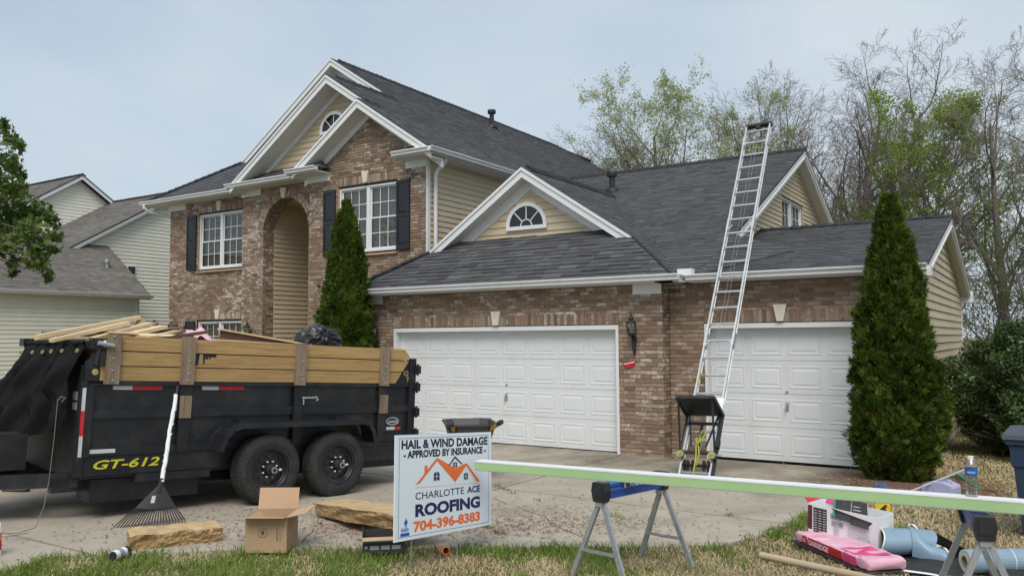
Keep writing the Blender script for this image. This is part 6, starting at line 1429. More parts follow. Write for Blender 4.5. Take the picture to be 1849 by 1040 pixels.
def roll_open():
    e = thing("membrane_roll", "loosely curled piece of blue membrane with its torn white film, open end to the left", "roll", (4.93,-5.28,G(0,-5.3)))
    ax = Vector((0.86,0.5,0)); px = Vector((0.5,-0.86,0)); o = Vector((4.82,-5.36,G(0,-5.3)+0.10))
    def cyl(u, v, rr=0.0):
        a = R(-205)+R(310)*v; r = 0.105+0.03*v-0.02*u+rr; return o+ax*(0.42*u+0.03*math.sin(v*9))+px*(math.cos(a)*r*1.15)+Vector((0,0,math.sin(a)*r*0.85))
    mb = MB(); mb.grid(lambda u, v: cyl(u,v,0.004), 16, 36); build("film_side", mb, M['membrane'], e, world=True, smooth=True, fix=False)
    mb = MB(); mb.grid(lambda u, v: cyl(u,v), 16, 36); build("bitumen_side", mb, M['asphalt_sheet'], e, world=True, smooth=True, fix=False)
    mb = MB(); mb.grid(lambda u, v: cyl(-0.02+0.03*u, v, 0.007), 2, 36); build("film_edge", mb, M['film'], e, world=True, fix=False)
    g0 = G(0,-5.3)
    def Tp(u): return Vector((5.02,-5.10,g0+0.215)).lerp(Vector((5.34,-5.30,g0+0.05)),u)+Vector((0,0,0.025*math.sin(u*9)))
    def Fp(u): return Vector((5.08,-5.36,g0+0.02)).lerp(Vector((5.33,-5.42,g0+0.01)),u)
    def fl(u, v, off=0.0): q = Fp(u).lerp(Tp(u),v); k_ = math.sin(math.pi*v)*(1-0.6*u); return q+Vector((0.03*k_,-0.10*k_-off,0.06*k_+off*0.5))
    mb = MB(); mb.grid(lambda u, v: fl(u,v,0.004), 16, 12); build("torn_sheet", mb, M['membrane'], e, world=True, smooth=True, fix=False)
    mb = MB(); mb.grid(lambda u, v: fl(u,v), 16, 12); build("sheet_back", mb, M['asphalt_sheet'], e, world=True, smooth=True, fix=False)
    mb = MB(); mb.grid(lambda u, v: fl(u, 0.86+0.2*v+0.05*math.sin(u*21)*(1-v), 0.008)+Vector((0,0.012*v,0.012*math.sin(u*17+v*4))), 22, 4); build("torn_film", mb, M['film'], e, world=True, fix=False)
    mb = MB(); mb.grid(lambda u, v: Vector((5.14,-5.0,g0+0.19)).lerp(Vector((5.66,-5.30,g0+0.015)),u).lerp(Vector((5.1,-4.95,g0)).lerp(Vector((5.64,-5.26,g0)),u),v), 8, 4); build("sheet_fold", mb, M['asphalt_sheet'], e, world=True, fix=False)
roll_open()
RB = thing("membrane_roll", "tight blue membrane roll with cardboard core lying under the right sawhorse", "roll", (5.50,-5.58,G(0,-5.5)))
o = Vector((5.47,-5.62,G(0,-5.6)+0.088)); ax = Vector((0.84,0.54,0.01)).normalized()
mb = MB(); mb.lathe([(0.045,0.0),(0.082,0.0),(0.086,0.01),(0.086,0.9),(0.045,0.9)], o, ax, 28); build("roll_body", mb, M['membrane'], RB, world=True)
mb = MB(); mb.lathe([(0.044,-0.002),(0.083,-0.003)], o, ax, 28); build("roll_end", mb, M['film'], RB, world=True)
mb = MB(); mb.lathe([(0.036,-0.006),(0.044,-0.006),(0.044,0.05),(0.036,0.3)], o, ax, 20); build("core", mb, M['tube_card'], RB, world=True)
mb = MB(); mb.grid(lambda u, v: o+ax*(0.12+0.5*u)+Vector((0.54,-0.84,0))*(0.06+0.09*v)+Vector((0,0,-0.02-0.06*v**0.5+0.01*math.sin(u*9))), 12, 6); build("loose_end", mb, M['asphalt_sheet'], RB, world=True, fix=False)
mb = MB(); mb.lathe([(0.0868,0.33),(0.0868,0.336)], o, ax, 28); build("seam", mb, M['film'], RB, world=True)
TB = thing("cardboard_tube", "long brown cardboard tube lying in the grass in front of the pink bundle", "tube", (4.08,-6.03,G(0,-6.03)+0.02))
q0, q1 = Vector((4.07,-6.02,G(0,-6.02)+0.018)), Vector((4.98,-6.30,G(0,-6.3)+0.018)); mb = MB(); dd = (q1-q0).normalized(); Lt = (q1-q0).length; mb.lathe([(0.022,0.0),(0.027,0.0),(0.027,Lt),(0.022,Lt),(0.022,0.0)], q0, dd, 18); build("tube_body", mb, M['tube_card'], TB, world=True)
# white carton on the bundle
CT = thing("shingle_carton", "white printed carton with torn open flaps leaning on the pink bundle", "carton", (4.25,-5.22,0.275), matrix=None)
CT.rotation_euler = (R(2), R(3), math.atan2(-0.19,0.58))
cw_, cd_, chh = 0.62, 0.26, 0.25
for q0, q1 in (((0,0,0),(cw_,0.006,chh)),((0,0.006,0),(0.006,cd_,chh)),((cw_-0.006,0.006,0),(cw_,cd_,chh)),((0.006,cd_-0.006,0),(cw_-0.006,cd_,chh)),((0.006,0.006,0.002),(cw_-0.006,cd_-0.006,0.006))):
    mb = MB(); mb.box(q0,q1); build("box_side", mb, M['white'], CT)
def ctd(x0,x1,z0,z1,m_,nm_="print_block",y=-0.0012): return decal([(x0,y,z0),(x1,y,z0),(x1,y,z1),(x0,y,z1)], M[m_], CT, nm_)
ctd(0.05,0.175,0.012,0.225,'charcoal_card')
mb = MB()
for r_ in range(9):
    for c_ in range(3):
        x = 0.058+c_*0.04; z = 0.03+r_*0.021; mb.add([(x,-0.002,z),(x+0.03*random.uniform(0.6,1),-0.002,z),(x+0.03,-0.002,z+0.006),(x,-0.002,z+0.006)],[(0,1,2,3)])
po = build("small_print", mb, M['silver'], CT, fix=False); po["kind"] = "stuff"
mb = MB()
for z, x0, n_ in ((0.165,0.215,16),(0.105,0.225,16)):
    for (a0,a1,b0,b1) in ((x0-0.006,x0+0.094,z-0.005,z-0.002),(x0-0.006,x0+0.094,z+0.037,z+0.04),(x0-0.006,x0-0.003,z-0.002,z+0.037),(x0+0.091,x0+0.094,z-0.002,z+0.037)): mb.add([(a0,-0.0015,b0),(a1,-0.0015,b0),(a1,-0.0015,b1),(a0,-0.0015,b1)],[(0,1,2,3)])
    x = x0
    for k in range(n_): w2 = random.choice((0.0015,0.003,0.0022)); mb.add([(x,-0.0015,z+0.003),(x+w2,-0.0015,z+0.003),(x+w2,-0.0015,z+0.032),(x,-0.0015,z+0.032)],[(0,1,2,3)]); x += 0.0056
po = build("barcode", mb, M['ink'], CT, fix=False); po["kind"] = "stuff"
mb = MB()
for r_ in range(13): x = 0.36; z = 0.155-r_*0.0095; mb.add([(x,-0.0015,z),(x+0.20*random.uniform(0.75,1),-0.0015,z),(x+0.2,-0.0015,z+0.002),(x,-0.0015,z+0.002)],[(0,1,2,3)])
for r_ in range(8): x = 0.235; z = 0.09-r_*0.0085; mb.add([(x,-0.0015,z),(x+0.07*random.uniform(0.4,1),-0.0015,z),(x+0.07*random.uniform(0.4,1),-0.0015,z+0.003),(x,-0.0015,z+0.003)],[(0,1,2,3)])
for i in range(24):
    a, b_ = 2*math.pi*i/24, 2*math.pi*(i+1)/24; mb.add([(0.50+r_*math.cos(x)*1.9,-0.0015,0.04+r_*math.sin(x)) for r_, x in ((0.023,a),(0.023,b_),(0.025,b_),(0.025,a))],[(0,1,2,3)])
po = build("small_print", mb, M['grey_print'], CT, fix=False); po["kind"] = "stuff"
ctd(0.0,0.04,0.03,0.235,'maroon_print')
mb = MB(); mb.prism([(0.215,-0.003,0.251),(0.575,-0.003,0.20),(0.52,-0.003,0.145),(0.30,-0.003,0.19)],(0,0.002,0)); build("torn_opening", mb, M['charcoal_card'], CT)
def cflap(pts, m_, nm_="flap", th=0.004):
    p = [Vector(q) for q in pts]; n = (p[1]-p[0]).cross(p[2]-p[0]).normalized()*th; mb = MB(); mb.prism(p, n); return build(nm_, mb, M[m_], CT)
f1 = cflap([(0.26,-0.03,0.185),(0.40,-0.035,0.17),(0.34,0.10,0.315),(0.20,0.10,0.32)],'charcoal_card'); f2 = cflap([(0.40,-0.03,0.155),(0.56,-0.035,0.15),(0.47,0.11,0.32),(0.345,0.11,0.325)],'charcoal_card')
cflap([(0.24,-0.028,0.195),(0.262,-0.031,0.186),(0.205,0.098,0.322),(0.185,0.098,0.325)],'teal')
for fl, x0 in ((0,0.285),(1,0.42)):
    mb = MB()
    for r_ in range(6):
        t = 0.12+r_*0.13; a = Vector((x0,-0.036,0.176-(0.03 if fl else 0))).lerp(Vector((x0-0.06,0.098,0.322)),t); mb.add([a,a+Vector((0.07*random.uniform(0.6,1),0,0)),a+Vector((0.068,0.004,0.0045)),a+Vector((0,0.004,0.0045))],[(0,1,2,3)])
    po = build("small_print", mb, M['silver'], CT, fix=False); po["kind"] = "stuff"
cflap([(0.0,0.0,0.25),(0.0,0.26,0.25),(-0.10,0.24,0.32),(-0.10,0.05,0.32)],'red'); cflap([(0.02,0.26,0.25),(0.20,0.26,0.25),(0.22,0.33,0.34),(0.04,0.33,0.34)],'white'); cflap([(0.10,0.10,0.252),(0.24,0.08,0.252),(0.20,0.2,0.31),(0.09,0.2,0.31)],'pink_hot')
# chalk reel, jug, pole, small bag, bin
YR = thing("chalk_reel", "round yellow plastic reel lying in the grass behind the white carton", "reel", (4.57,-3.38,G(0,-3.4)+0.07))
vd = (CAM-Vector((4.57,-3.38,0.1))); vd.z = 0.6; vd.normalize()
mb = MB(); mb.lathe([(0.001,0.02),(0.055,0.02),(0.06,0.025),(0.072,0.02),(0.075,0.0),(0.06,-0.02),(0.001,-0.02)],(0,0,0),vd,28); build("reel_disc", mb, M['yellow_plastic'], YR)
mb = MB(); s_ = vd.orthogonal().normalized(); t2 = vd.cross(s_); mb.obox(vd*0.028, t2*0.012, s_*0.045, vd*0.006); mb.obox(vd*0.03+t2*0.015, t2*0.022, s_*0.012, vd*0.006); build("reel_crank", mb, M['iron'], YR)
JG = thing("square_jug", "pale lavender square plastic jug lying on the mulch under a pole", "jug", (4.98,-2.0,G(0,-2.0)), R(-18))
mb = MB(); pr = [(-0.16,0.0),(0.16,0.0),(0.165,0.02),(0.165,0.17),(0.15,0.2),(0.06,0.225),(-0.08,0.22),(-0.15,0.19),(-0.165,0.16),(-0.165,0.02)]; mb.prism([(x,-0.12,z) for x, z in pr],(0,0.24,0)); build("jug_body", mb, M['tote'], JG)
mb = MB(); mb.box((-0.10,-0.123,0.04),(0.10,-0.12,0.15)); mb.box((-0.03,-0.126,0.0),(-0.015,-0.12,0.2)); build("jug_panel", mb, M['tote'], JG)
mb = MB(); mb.lathe([(0.03,0.215),(0.03,0.25),(0.001,0.252)],(0.09,0,0),n=14); build("jug_cap", mb, M['tote'], JG)
PO = thing("extension_pole", "thin grey metal pole with dark red grip leaning over the lavender jug", "pole", (4.48,-2.55,G(0,-2.5)))
q0, q1 = Vector((4.45,-2.62,G(0,-2.6)+0.012)), Vector((5.20,-1.70,0.40)); mb = MB(); mb.tube([q0,q1],0.012,8); build("shaft", mb, M['alu'], PO, world=True); mb = MB(); mb.tube([q1,q1+(q1-q0).normalized()*0.1],0.017,8); build("grip", mb, M['deep_red'], PO, world=True)
GS = thing("green_stake", "dark green plastic edging strip lying on the lawn by the evergreen", "edging", (5.2,-0.3,0.03)); mb = MB(); mb.bar((4.95,0.35,0.04),(5.3,-0.9,0.06),0.05,0.03); build("strip", mb, M['teal'], GS, world=True)
SB = thing("rag_bundle", "small blue and red rag bundle on the mulch behind the trim board", "rag", (4.33,-1.95,G(0,-1.95)))
mb = MB(); mb.grid(lambda u, v: Vector((0.09*math.cos(6.283*u)*math.sin(3.14*v)*(1+0.2*math.sin(u*20)),0.07*math.sin(6.283*u)*math.sin(3.14*v),0.07-0.07*math.cos(3.14*v)+0.015*math.sin(u*25+v*9))), 24, 12); build("rag", mb, pm("blue_rag",(0.07,0.10,0.2),0.9,0.4,12), SB, smooth=True)
mb = MB(); mb.grid(lambda u, v: Vector((0.07+0.06*math.cos(6.283*u)*math.sin(3.14*v),0.02+0.05*math.sin(6.283*u)*math.sin(3.14*v),0.045-0.045*math.cos(3.14*v)+0.01*math.sin(u*25))), 18, 8); build("rag", mb, pm("red_rag",(0.18,0.05,0.05),0.9,0.3,12), SB, smooth=True)
BN = thing("wheeled_bin", "dark blue wheeled rubbish bin at the right edge of the lawn", "bin", (6.07,-3.52,G(0,-3.5)), R(-8))
mb = MB()
for (z, a, b_) in ((0.0,0.225,0.25),(0.03,0.235,0.26),(0.62,0.275,0.31),(0.64,0.29,0.325),(0.70,0.295,0.33),(0.82,0.30,0.335),(0.84,0.325,0.36),(0.88,0.325,0.36)): mb.v += [(-a,-b_,z),(a,-b_,z),(a,b_,z),(-a,b_,z)]
for k in range(7):
    for j in range(4): mb.f.append((k*4+j,k*4+(j+1)%4,k*4+4+(j+1)%4,k*4+4+j)); mb.m.append(0)
mb.f.append((3,2,1,0)); mb.m.append(0); build("bin_body", mb, M['bin'], BN)
mb = MB(); mb.prism([(-0.35,-0.38,0.885),(-0.35,-0.37,0.925),(-0.35,0.05,0.975),(-0.35,0.38,0.95),(-0.35,0.38,0.885)],(0.70,0,0)); build("bin_lid", mb, M['bin_lid'], BN)
for s in (-1,1):
    mb = MB(); mb.lathe([(0.03,0),(0.11,0.0),(0.115,0.02),(0.11,0.045),(0.03,0.045)],(s*0.25,0.25,0.112),(s,0,0),18); build("bin_wheel", mb, M['rubber'], BN)

# ------------------------------------------------------------------ wheelbarrow behind the sign
WB = thing("wheelbarrow", "grey poly-tray wheelbarrow with yellow wooden handles standing behind the sign", "wheelbarrow", (-0.45,-3.70,G(0,-3.7)), R(-48))
mb = MB(); rim = [(-0.42,-0.33),(0.42,-0.33),(0.46,0),(0.42,0.33),(-0.42,0.33),(-0.5,0)]; rim = [(-0.36,-0.32),(0.32,-0.32),(0.42,-0.2),(0.42,0.2),(0.32,0.32),(-0.36,0.32),(-0.44,0.2),(-0.44,-0.2)]
n8 = 8; mb.v = [(x*0.74,y*0.74,0.44) for x, y in rim]+[(x*0.98,y*0.98,0.70) for x, y in rim]+[(x*1.04,y*1.05,0.705) for x, y in rim]+[(x*1.04,y*1.05,0.73) for x, y in rim]+[(x*0.96,y*0.96,0.725) for x, y in rim]+[(x*0.72,y*0.72,0.475) for x, y in rim]
for r_ in range(5):
    for j in range(n8): mb.f.append((r_*8+j,r_*8+(j+1)%8,r_*8+8+(j+1)%8,r_*8+8+j)); mb.m.append(0)
mb.f += [tuple(range(8))[::-1], tuple(range(40,48))]; mb.m += [0,0]; build("tray", mb, pm("grey_tray",(0.05,0.052,0.055),0.5,0.1), WB)
for s in (-1,1):
    mb = MB(); mb.bar((-0.75,s*0.08,0.34),(0.78,s*0.30,0.78),0.04,0.04); build("handle", mb, pm("yellow_wood",(0.52,0.27,0.03),0.5,0.15,8) if s < 0 else bpy.data.materials["yellow_wood"], WB)
    mb = MB(); mb.bar((0.70,s*0.288,0.757),(0.86,s*0.311,0.803),0.045,0.045); build("grip", mb, M['rubber'], WB)
    mb = MB(); mb.tube([(0.28,s*0.2,0.58),(0.24,s*0.22,0.01),(0.05,s*0.2,0.01),(-0.05,s*0.17,0.48)],0.016,8); build("leg", mb, M['iron'], WB)
mb = MB(); mb.lathe([(0.04,-0.02),(0.14,-0.045),(0.19,-0.04),(0.2,0),(0.19,0.04),(0.14,0.045),(0.04,0.02)],(-0.62,0,0.2),(0,1,0),24); build("wheel", mb, M['rubber'], WB)

# ------------------------------------------------------------------ ladder hoist
lb = Vector((2.13,-2.32,G(0,-2.3))); lc = Vector((2.03,-0.20,2.985)); ld = (lc-lb).normalized(); lx = Vector((1,0.0,0)); lx = (lx-ld*lx.dot(ld)).normalized(); ln = lx.cross(ld)
LD = thing("ladder_hoist", "tall aluminium shingle hoist ladder with black platform leaning on the garage gutter", "ladder", matrix=frame_matrix(lb, lx, ld, ln))
if ln.y > 0: pass
LL = 6.98; LW = 0.205
for s in (-1,1):
    mb = MB(); mb.box((s*LW-0.013,0,-0.0),(s*LW+0.013,LL,0.004)); mb.box((s*LW-0.013,0,-0.085),(s*LW+0.013,LL,-0.081)); mb.box((s*LW-0.0025,0,-0.081),(s*LW+0.0025,LL,0.0)); build("rail", mb, M['alu'], LD)
    mb = MB(); mb.box((s*LW-0.02,-0.02,-0.095),(s*LW+0.02,0.08,0.01)); build("foot", mb, M['rubber'], LD)
k = 0.16
while k < LL-0.1:
    mb = MB(); mb.tube([(-LW,k,-0.042),(LW,k,-0.042)],0.0165,8); build("rung", mb, M['alu'], LD); k += 0.305
for kk in (2.3,4.6,6.6):
    for s in (-1,1):
        mb = MB(); mb.bar((s*(LW-0.01),kk-0.09,-0.03),(s*(LW-0.07),kk,-0.03),0.012,0.012); mb.box((s*LW-0.017,kk-0.12,-0.088),(s*LW+0.017,kk+0.12,0.007)); build("splice_brace", mb, M['alu'], LD)
mb = MB(); mb.box((-LW-0.015,LL-0.01,-0.07),(LW+0.025,LL+0.035,0.008)); mb.box((-0.04,LL-0.07,-0.06),(0.04,LL,0.0)); build("head_pulley", mb, M['iron'], LD)
for x in (-0.025,0.03):
    mb = MB(); mb.tube([(x,LL-0.05,-0.02),(x,0.4,0.01)],0.0022,4); build("cable", mb, M['galv'], LD)
CR = MB()
for s in (-1,1):
    CR.box((s*0.235-0.014,0.34,0.012),(s*0.235+0.014,1.06,0.042)); CR.bar((s*0.235,0.42,0.03),(s*0.235,0.985,0.45),0.022,0.022); CR.bar((s*0.10,0.5,0.03),(s*0.20,0.98,0.03),0.02,0.02)
CR.box((-0.22,0.40,0.014),(0.22,0.44,0.04)); CR.box((-0.22,0.84,0.014),(0.22,0.875,0.04)); CR.box((-0.02,0.44,0.014),(0.015,0.84,0.036)); build("carriage", CR, M['black'], LD)
mb = MB(); mb.box((-0.26,0.995,0.0),(0.26,1.015,0.47)); build("platform", mb, M['black'], LD)
for q0, q1 in (((-0.265,0.975,0.45),(0.265,1.02,0.48)),((-0.275,0.975,0.0),(-0.255,1.02,0.45)),((0.255,0.975,0.0),(0.275,1.02,0.45))):
    mb = MB(); mb.box(q0,q1); build("platform_edge", mb, M['black'], LD)
mb = MB(); mb.box((-0.235,1.02,0.012),(0.235,1.27,0.026)); build("back_board", mb, M['white'], LD)
for s in (-1,1):
    mb = MB(); mb.lathe([(0.001,0.03),(0.016,0.03),(0.018,0.018),(0.05,0.018),(0.055,0.0),(0.05,-0.02),(0.001,-0.02)],(s*0.215,0.36,0.07),(0,0,1),18); build("guide_wheel", mb, M['brass'], LD)
    mb = MB(); mb.tube([(s*0.2,0.385,0.04),(s*0.33,0.385,0.04)],0.012,8); build("axle_pin", mb, M['galv'], LD)
mb = MB(); mb.tube([(-0.19,0.24,0.0),(0.2,0.24,0.0)],0.02,8)
for x in (-0.15,-0.11,-0.04,0.11,0.17): mb.lathe([(0.02,-0.006),(0.072,-0.006),(0.076,0),(0.072,0.006),(0.02,0.006)],(x,0.24,0.0),(1,0,0),18)
build("winch_drum", mb, M['black'], LD)
mb = MB(); mb.box((0.215,0.1,-0.06),(0.25,1.05,0.0)); mb.box((0.235,0.5,-0.02),(0.275,0.62,0.05)); build("drive_rail", mb, M['black'], LD)
mb = MB(); pts = [(0.0,0.62,0.06),(0.03,0.72,0.07),(0.07,0.74,0.07),(0.08,0.66,0.07),(0.03,0.58,0.075),(-0.02,0.5,0.07),(0.0,0.4,0.075),(0.02,0.28,0.09),(0.01,0.12,0.07),(0.02,0.02,0.06)]; mb.tube(pts,0.011,6); mb.tube([(0.0,0.55,0.07),(-0.03,0.62,0.075),(-0.02,0.55,0.08),(0.02,0.48,0.08),(0.05,0.36,0.08),(0.04,0.2,0.08)],0.010,6); mb.tube([(0.01,0.6,0.08),(0.04,0.55,0.085),(0.01,0.5,0.085),(0.02,0.62,0.08)],0.012,6); build("rope", mb, M['rope'], LD, smooth=True)
mb = MB(); mb.tube([(-LW+0.02,1.75,-0.02),(-LW+0.015,1.55,0.01),(-LW+0.03,1.52,0.0),(-LW+0.02,1.68,0.01),(-LW+0.1,1.685,-0.02)],0.008,6); build("rope", mb, M['rope'], LD)

# ------------------------------------------------------------------ trees
def prisms(P0, P1, R0, R1, n):
    """numpy: tapered n-sided prisms between points"""
    d = P1-P0; l = np.linalg.norm(d, axis=1, keepdims=True)+1e-9; d = d/l
    ref = np.where(np.abs(d[:,2:3]) < 0.9, np.array([[0,0,1.0]]), np.array([[1.0,0,0]])); sx = np.cross(d, ref); sx /= np.linalg.norm(sx, axis=1, keepdims=True)+1e-9; sy = np.cross(d, sx)
    m = len(P0); V = np.empty((m, 2*n, 3))
    for k in range(n):
        a = 2*np.pi*k/n; o = sx*np.cos(a)+sy*np.sin(a); V[:,k] = P0+o*R0[:,None]; V[:,n+k] = P1+o*R1[:,None]
    b = (np.arange(m)*2*n)[:,None]; F = np.concatenate([b+np.array([[k,(k+1)%n,n+(k+1)%n,n+k]]) for k in range(n)], 0)
    return V.reshape(-1,3), F
def seg_mesh(name, segs, n, mat, parent):
    A = np.array(segs); V, F = prisms(A[:,0:3], A[:,3:6], A[:,6], A[:,7], n); return np_mesh(name, V, F, mat, parent)
def leaf_quads(P, size, flat=0.0):
    n = len(P); a = np.random.normal(size=(n,3)); a[:,2] *= 1-flat; a /= np.linalg.norm(a,axis=1,keepdims=True); b = np.random.normal(size=(n,3)); b -= a*(a*b).sum(1,keepdims=True); b /= np.linalg.norm(b,axis=1,keepdims=True)
    s = np.random.uniform(size[0], size[1], n)[:,None]; c = np.cross(a,b); V = np.empty((n,4,3)); V[:,0] = P; V[:,1] = P+a*s*0.5+b*s*0.3+c*s*0.05; V[:,2] = P+a*s; V[:,3] = P+a*s*0.5-b*s*0.3+c*s*0.05
    return V.reshape(-1,3), np.arange(n*4).reshape(n,4)
def skeleton(seed, height, habit=0.5, nlimb=13, twigs=1.0, trunk_r=0.16, fork=0.25):
    rs = random.Random(seed); wood, tw_, tips = [], [], []
    def branch(p, d, l, r, lev):
        nseg = (7, 5, 4, 3, 2)[lev]; pts = [p]; q = p.copy(); dd = d.copy()
        for i in range(nseg):
            dd = (dd + Vector((rs.gauss(0,1),rs.gauss(0,1),rs.gauss(0,1)))*(0.07,0.13,0.17,0.2,0.2)[lev] + Vector((0,0,(0.05,0.09,0.06,0.04,0.03)[lev]))).normalized(); q = q + dd*(l/nseg); pts.append(q.copy())
        rad = lambda t: max(r*(1-0.8*t), 0.004)
        for i in range(nseg): (wood if lev < 2 else tw_).append((*pts[i], *pts[i+1], rad(i/nseg), rad((i+1)/nseg)))
        if lev >= 3: tips.append(pts[-1]); tips.append(pts[len(pts)//2])
        if lev == 4: return
        nc = (nlimb, 8, 7, 4)[lev]; nc = max(2, int(nc*(twigs if lev > 0 else 1)))
        for k in range(nc):
            t = (fork + (1-fork)*(k+rs.random())/nc) if lev == 0 else 0.2+0.8*(k+rs.random())/nc
            i = min(int(t*nseg), nseg-1); f = t*nseg-i; b = pts[i].lerp(pts[i+1], min(f,1)); ax = (pts[i+1]-pts[i]).normalized()
            az = rs.random()*6.283 if lev else k*2.4+rs.random(); o = ax.orthogonal().normalized(); o2 = ax.cross(o); sd = o*math.cos(az)+o2*math.sin(az)
            an = R(rs.uniform(28,55)*(1.15-0.35*habit if lev == 0 else 1)); nd = (ax*math.cos(an)+sd*math.sin(an)).normalized()
            ll = (l*(0.62-0.42*t*(1-0.2*habit))*rs.uniform(0.8,1.2) if lev == 0 else l*rs.uniform(0.38,0.62)*(1.05-0.35*t))
            branch(b, nd, ll, rad(t)*rs.uniform(0.45,0.64), lev+1)
    branch(Vector((0,0,-0.1)), Vector((rs.gauss(0,0.05),rs.gauss(0,0.05),1)).normalized(), height*0.93, trunk_r, 0)
    return wood, tw_, np.array([tuple(t) for t in tips])
def make_tree(name, seed, height, leaf=None, nleaf=0, lsize=(0.05,0.1), twig='twig', spread=0.35, low=0.0, **k):
    np.random.seed(seed); wood, tw_, tips = skeleton(seed, height, **k)
    t = thing(name, "tree", "tree"); seg_mesh("trunk", wood, 6, M['bark'], t); seg_mesh("twigs", tw_, 3, M[twig], t)
    if leaf:
        tt = tips[tips[:,2] > low*height]; i = np.random.randint(0, len(tt), nleaf); P = tt[i]+np.random.normal(size=(nleaf,3))*spread*0.5; V, F = leaf_quads(P, lsize); np_mesh("foliage", V, F, M[leaf], t)
    return t
protos = {
 'bare_a': make_tree("bare_tree", 11, 10, habit=0.7, twigs=1.0, trunk_r=0.2), 'bare_b': make_tree("bare_tree", 23, 10, habit=0.3, nlimb=13, trunk_r=0.22, twigs=1.0), 'bare_c': make_tree("bare_tree", 37, 10, habit=0.8, twigs=1.0, twig='twig_red', fork=0.15, trunk_r=0.19),
 'pale': make_tree("budding_tree", 41, 10, 'leaf_pale', 17000, (0.05,0.11), habit=0.85, fork=0.2, spread=0.14, twigs=1.0, low=0.3, trunk_r=0.2), 'green': make_tree("leafing_tree", 53, 10, 'leaf_spring', 22000, (0.06,0.13), habit=0.6, spread=0.22, low=0.5, trunk_r=0.24, twigs=0.95),
 'under': make_tree("young_tree", 67, 10, 'leaf_under', 6500, (0.07,0.13), habit=0.5, fork=0.1, spread=0.3, twigs=0.85)}
used_p = set()
def plant(kind, x, y, h, rz, label, group="trees behind the house"):
    p = protos[kind]
    if kind in used_p: p = copy_tree(p)
    used_p.add(kind); p.location = (x, y, 0); p.rotation_euler = (0,0,rz); s = h/10.0*(0.84 if h > 8.9 else 0.9); w = s*(1.08 if h > 8.9 else 1.15); p.scale = (w,w,s); tag(p, label, "tree", group)
for a in (
 ('bare_c',-15.2,27.3,11.6,0.3,"small pale-budded bare tree just right of the main roof ridge end"),
 ('bare_a',-11.6,22.6,12.0,1.9,"bare tree with long arching branches left of the pale green budding tree"),
 ('bare_c',-8.6,21.6,12.4,4.2,"dense reddish-brown bare tree in front of the pale green budding tree"),
 ('pale',-8.6,24.5,15.4,0.9,"tall pale green budding tree above the garage roof vent pipe"),
 ('pale',-6.0,25.6,13.2,3.3,"smaller pale green budding tree left of the ladder top"),
 ('bare_b',-6.4,29.5,13.6,2.2,"thin grey bare tree seen behind the top of the ladder"),
 ('bare_a',-4.6,25.8,14.4,0.7,"thin-branched bare tree directly behind the ladder top, right side"),
 ('bare_c',-2.0,24.0,13.2,2.4,"upright brownish bare tree between the ladder and the steep gable peak"),
 ('bare_b',0.4,24.5,15.0,1.1,"high pale bare crown over the steep gable's right slope"),
 ('bare_b',-12.6,25.5,13.6,0.2,"bare tree at the left edge of the pale green budding tree"),
 ('bare_a',-3.2,25.2,14.2,5.0,"bare tree right of the ladder top, behind the steep gable peak"),
 ('bare_b',-0.9,22.6,13.8,0.4,"tallest wide grey bare tree behind the right slope of the steep gable"),
 ('bare_c',0.6,21.4,11.4,3.6,"brownish bare tree between the steep gable and the bright green tree"),
 ('bare_a',1.5,19.4,10.2,2.6,"slim bare tree directly behind the tip of the right evergreen"),
 ('green',2.9,20.4,10.9,1.2,"bright yellow-green leafing tree above the right garage wing"),
 ('bare_a',5.0,18.8,11.6,0.8,"bare tree right of the bright green tree"),
 ('bare_b',6.4,16.4,10.8,5.6,"large bare tree reaching over the right edge of the picture"),
 ('under',4.7,16.4,5.6,0.5,"low yellow-green young tree behind the right garage gable"),
 ('under',5.9,14.6,5.2,2.5,"low bushy young tree above the holly bush"),
 ('under',1.9,18.0,6.8,4.0,"olive young tree behind the ridge of the right wing"),
 ('under',-0.2,19.8,7.2,1.5,"olive young tree beside the steep gable's lower corner"),
 ('under',7.8,15.5,6.0,3.5,"young tree at the far right edge behind the holly"),
 ('under',-4.6,21.0,8.2,0.2,"bright green bush top showing over the roof ridge left of the ladder"),
 ('bare_b',-30.1,12.5,9.4,1.0,"bare treetop over the neighbour's ridge left of the brick house"),
 ('bare_a',-31.2,15.0,9.6,3.0,"second faint bare treetop over the neighbour's ridge"),
 ('bare_a',10.5,17,11.5,1.0,"bare tree standing right of the holly bush"),('bare_c',12.5,13,11.0,2.0,"bare tree farthest right of the lawn")): plant(*a)
# far thicket: reads as one mass of stems and new leaves
np.random.seed(99)
n_ = 5200; x = np.random.uniform(-14, 30, n_); y = np.random.uniform(20, 36, n_); z = np.random.rand(n_)**1.6*5.5; dv = np.random.normal(size=(n_,3))*[0.5,0.5,0.35]+[0,0,0.8]; dv /= np.linalg.norm(dv,axis=1,keepdims=True); ln_ = np.random.uniform(0.6,2.4,n_)
P0 = np.stack([x,y,z],1); V, F = prisms(P0, P0+dv*ln_[:,None], np.random.uniform(0.008,0.03,n_), np.full(n_,0.006), 3); th_ = np_mesh("thicket_stems", V, F, M['twig']); th_["kind"] = "stuff"
n_ = 16000; x = np.random.uniform(-14, 30, n_); y = np.random.uniform(19, 36, n_); z = np.random.rand(n_)**1.8*6.0; k_ = patch_noise(x*0.35, z*0.6+y*0.3) > -0.2; P0 = np.stack([x,y,z],1)[k_]; V, F = leaf_quads(P0, (0.10,0.22)); tl_ = np_mesh("thicket_leaves", V, F, M['leaf_under']); tl_["kind"] = "stuff"

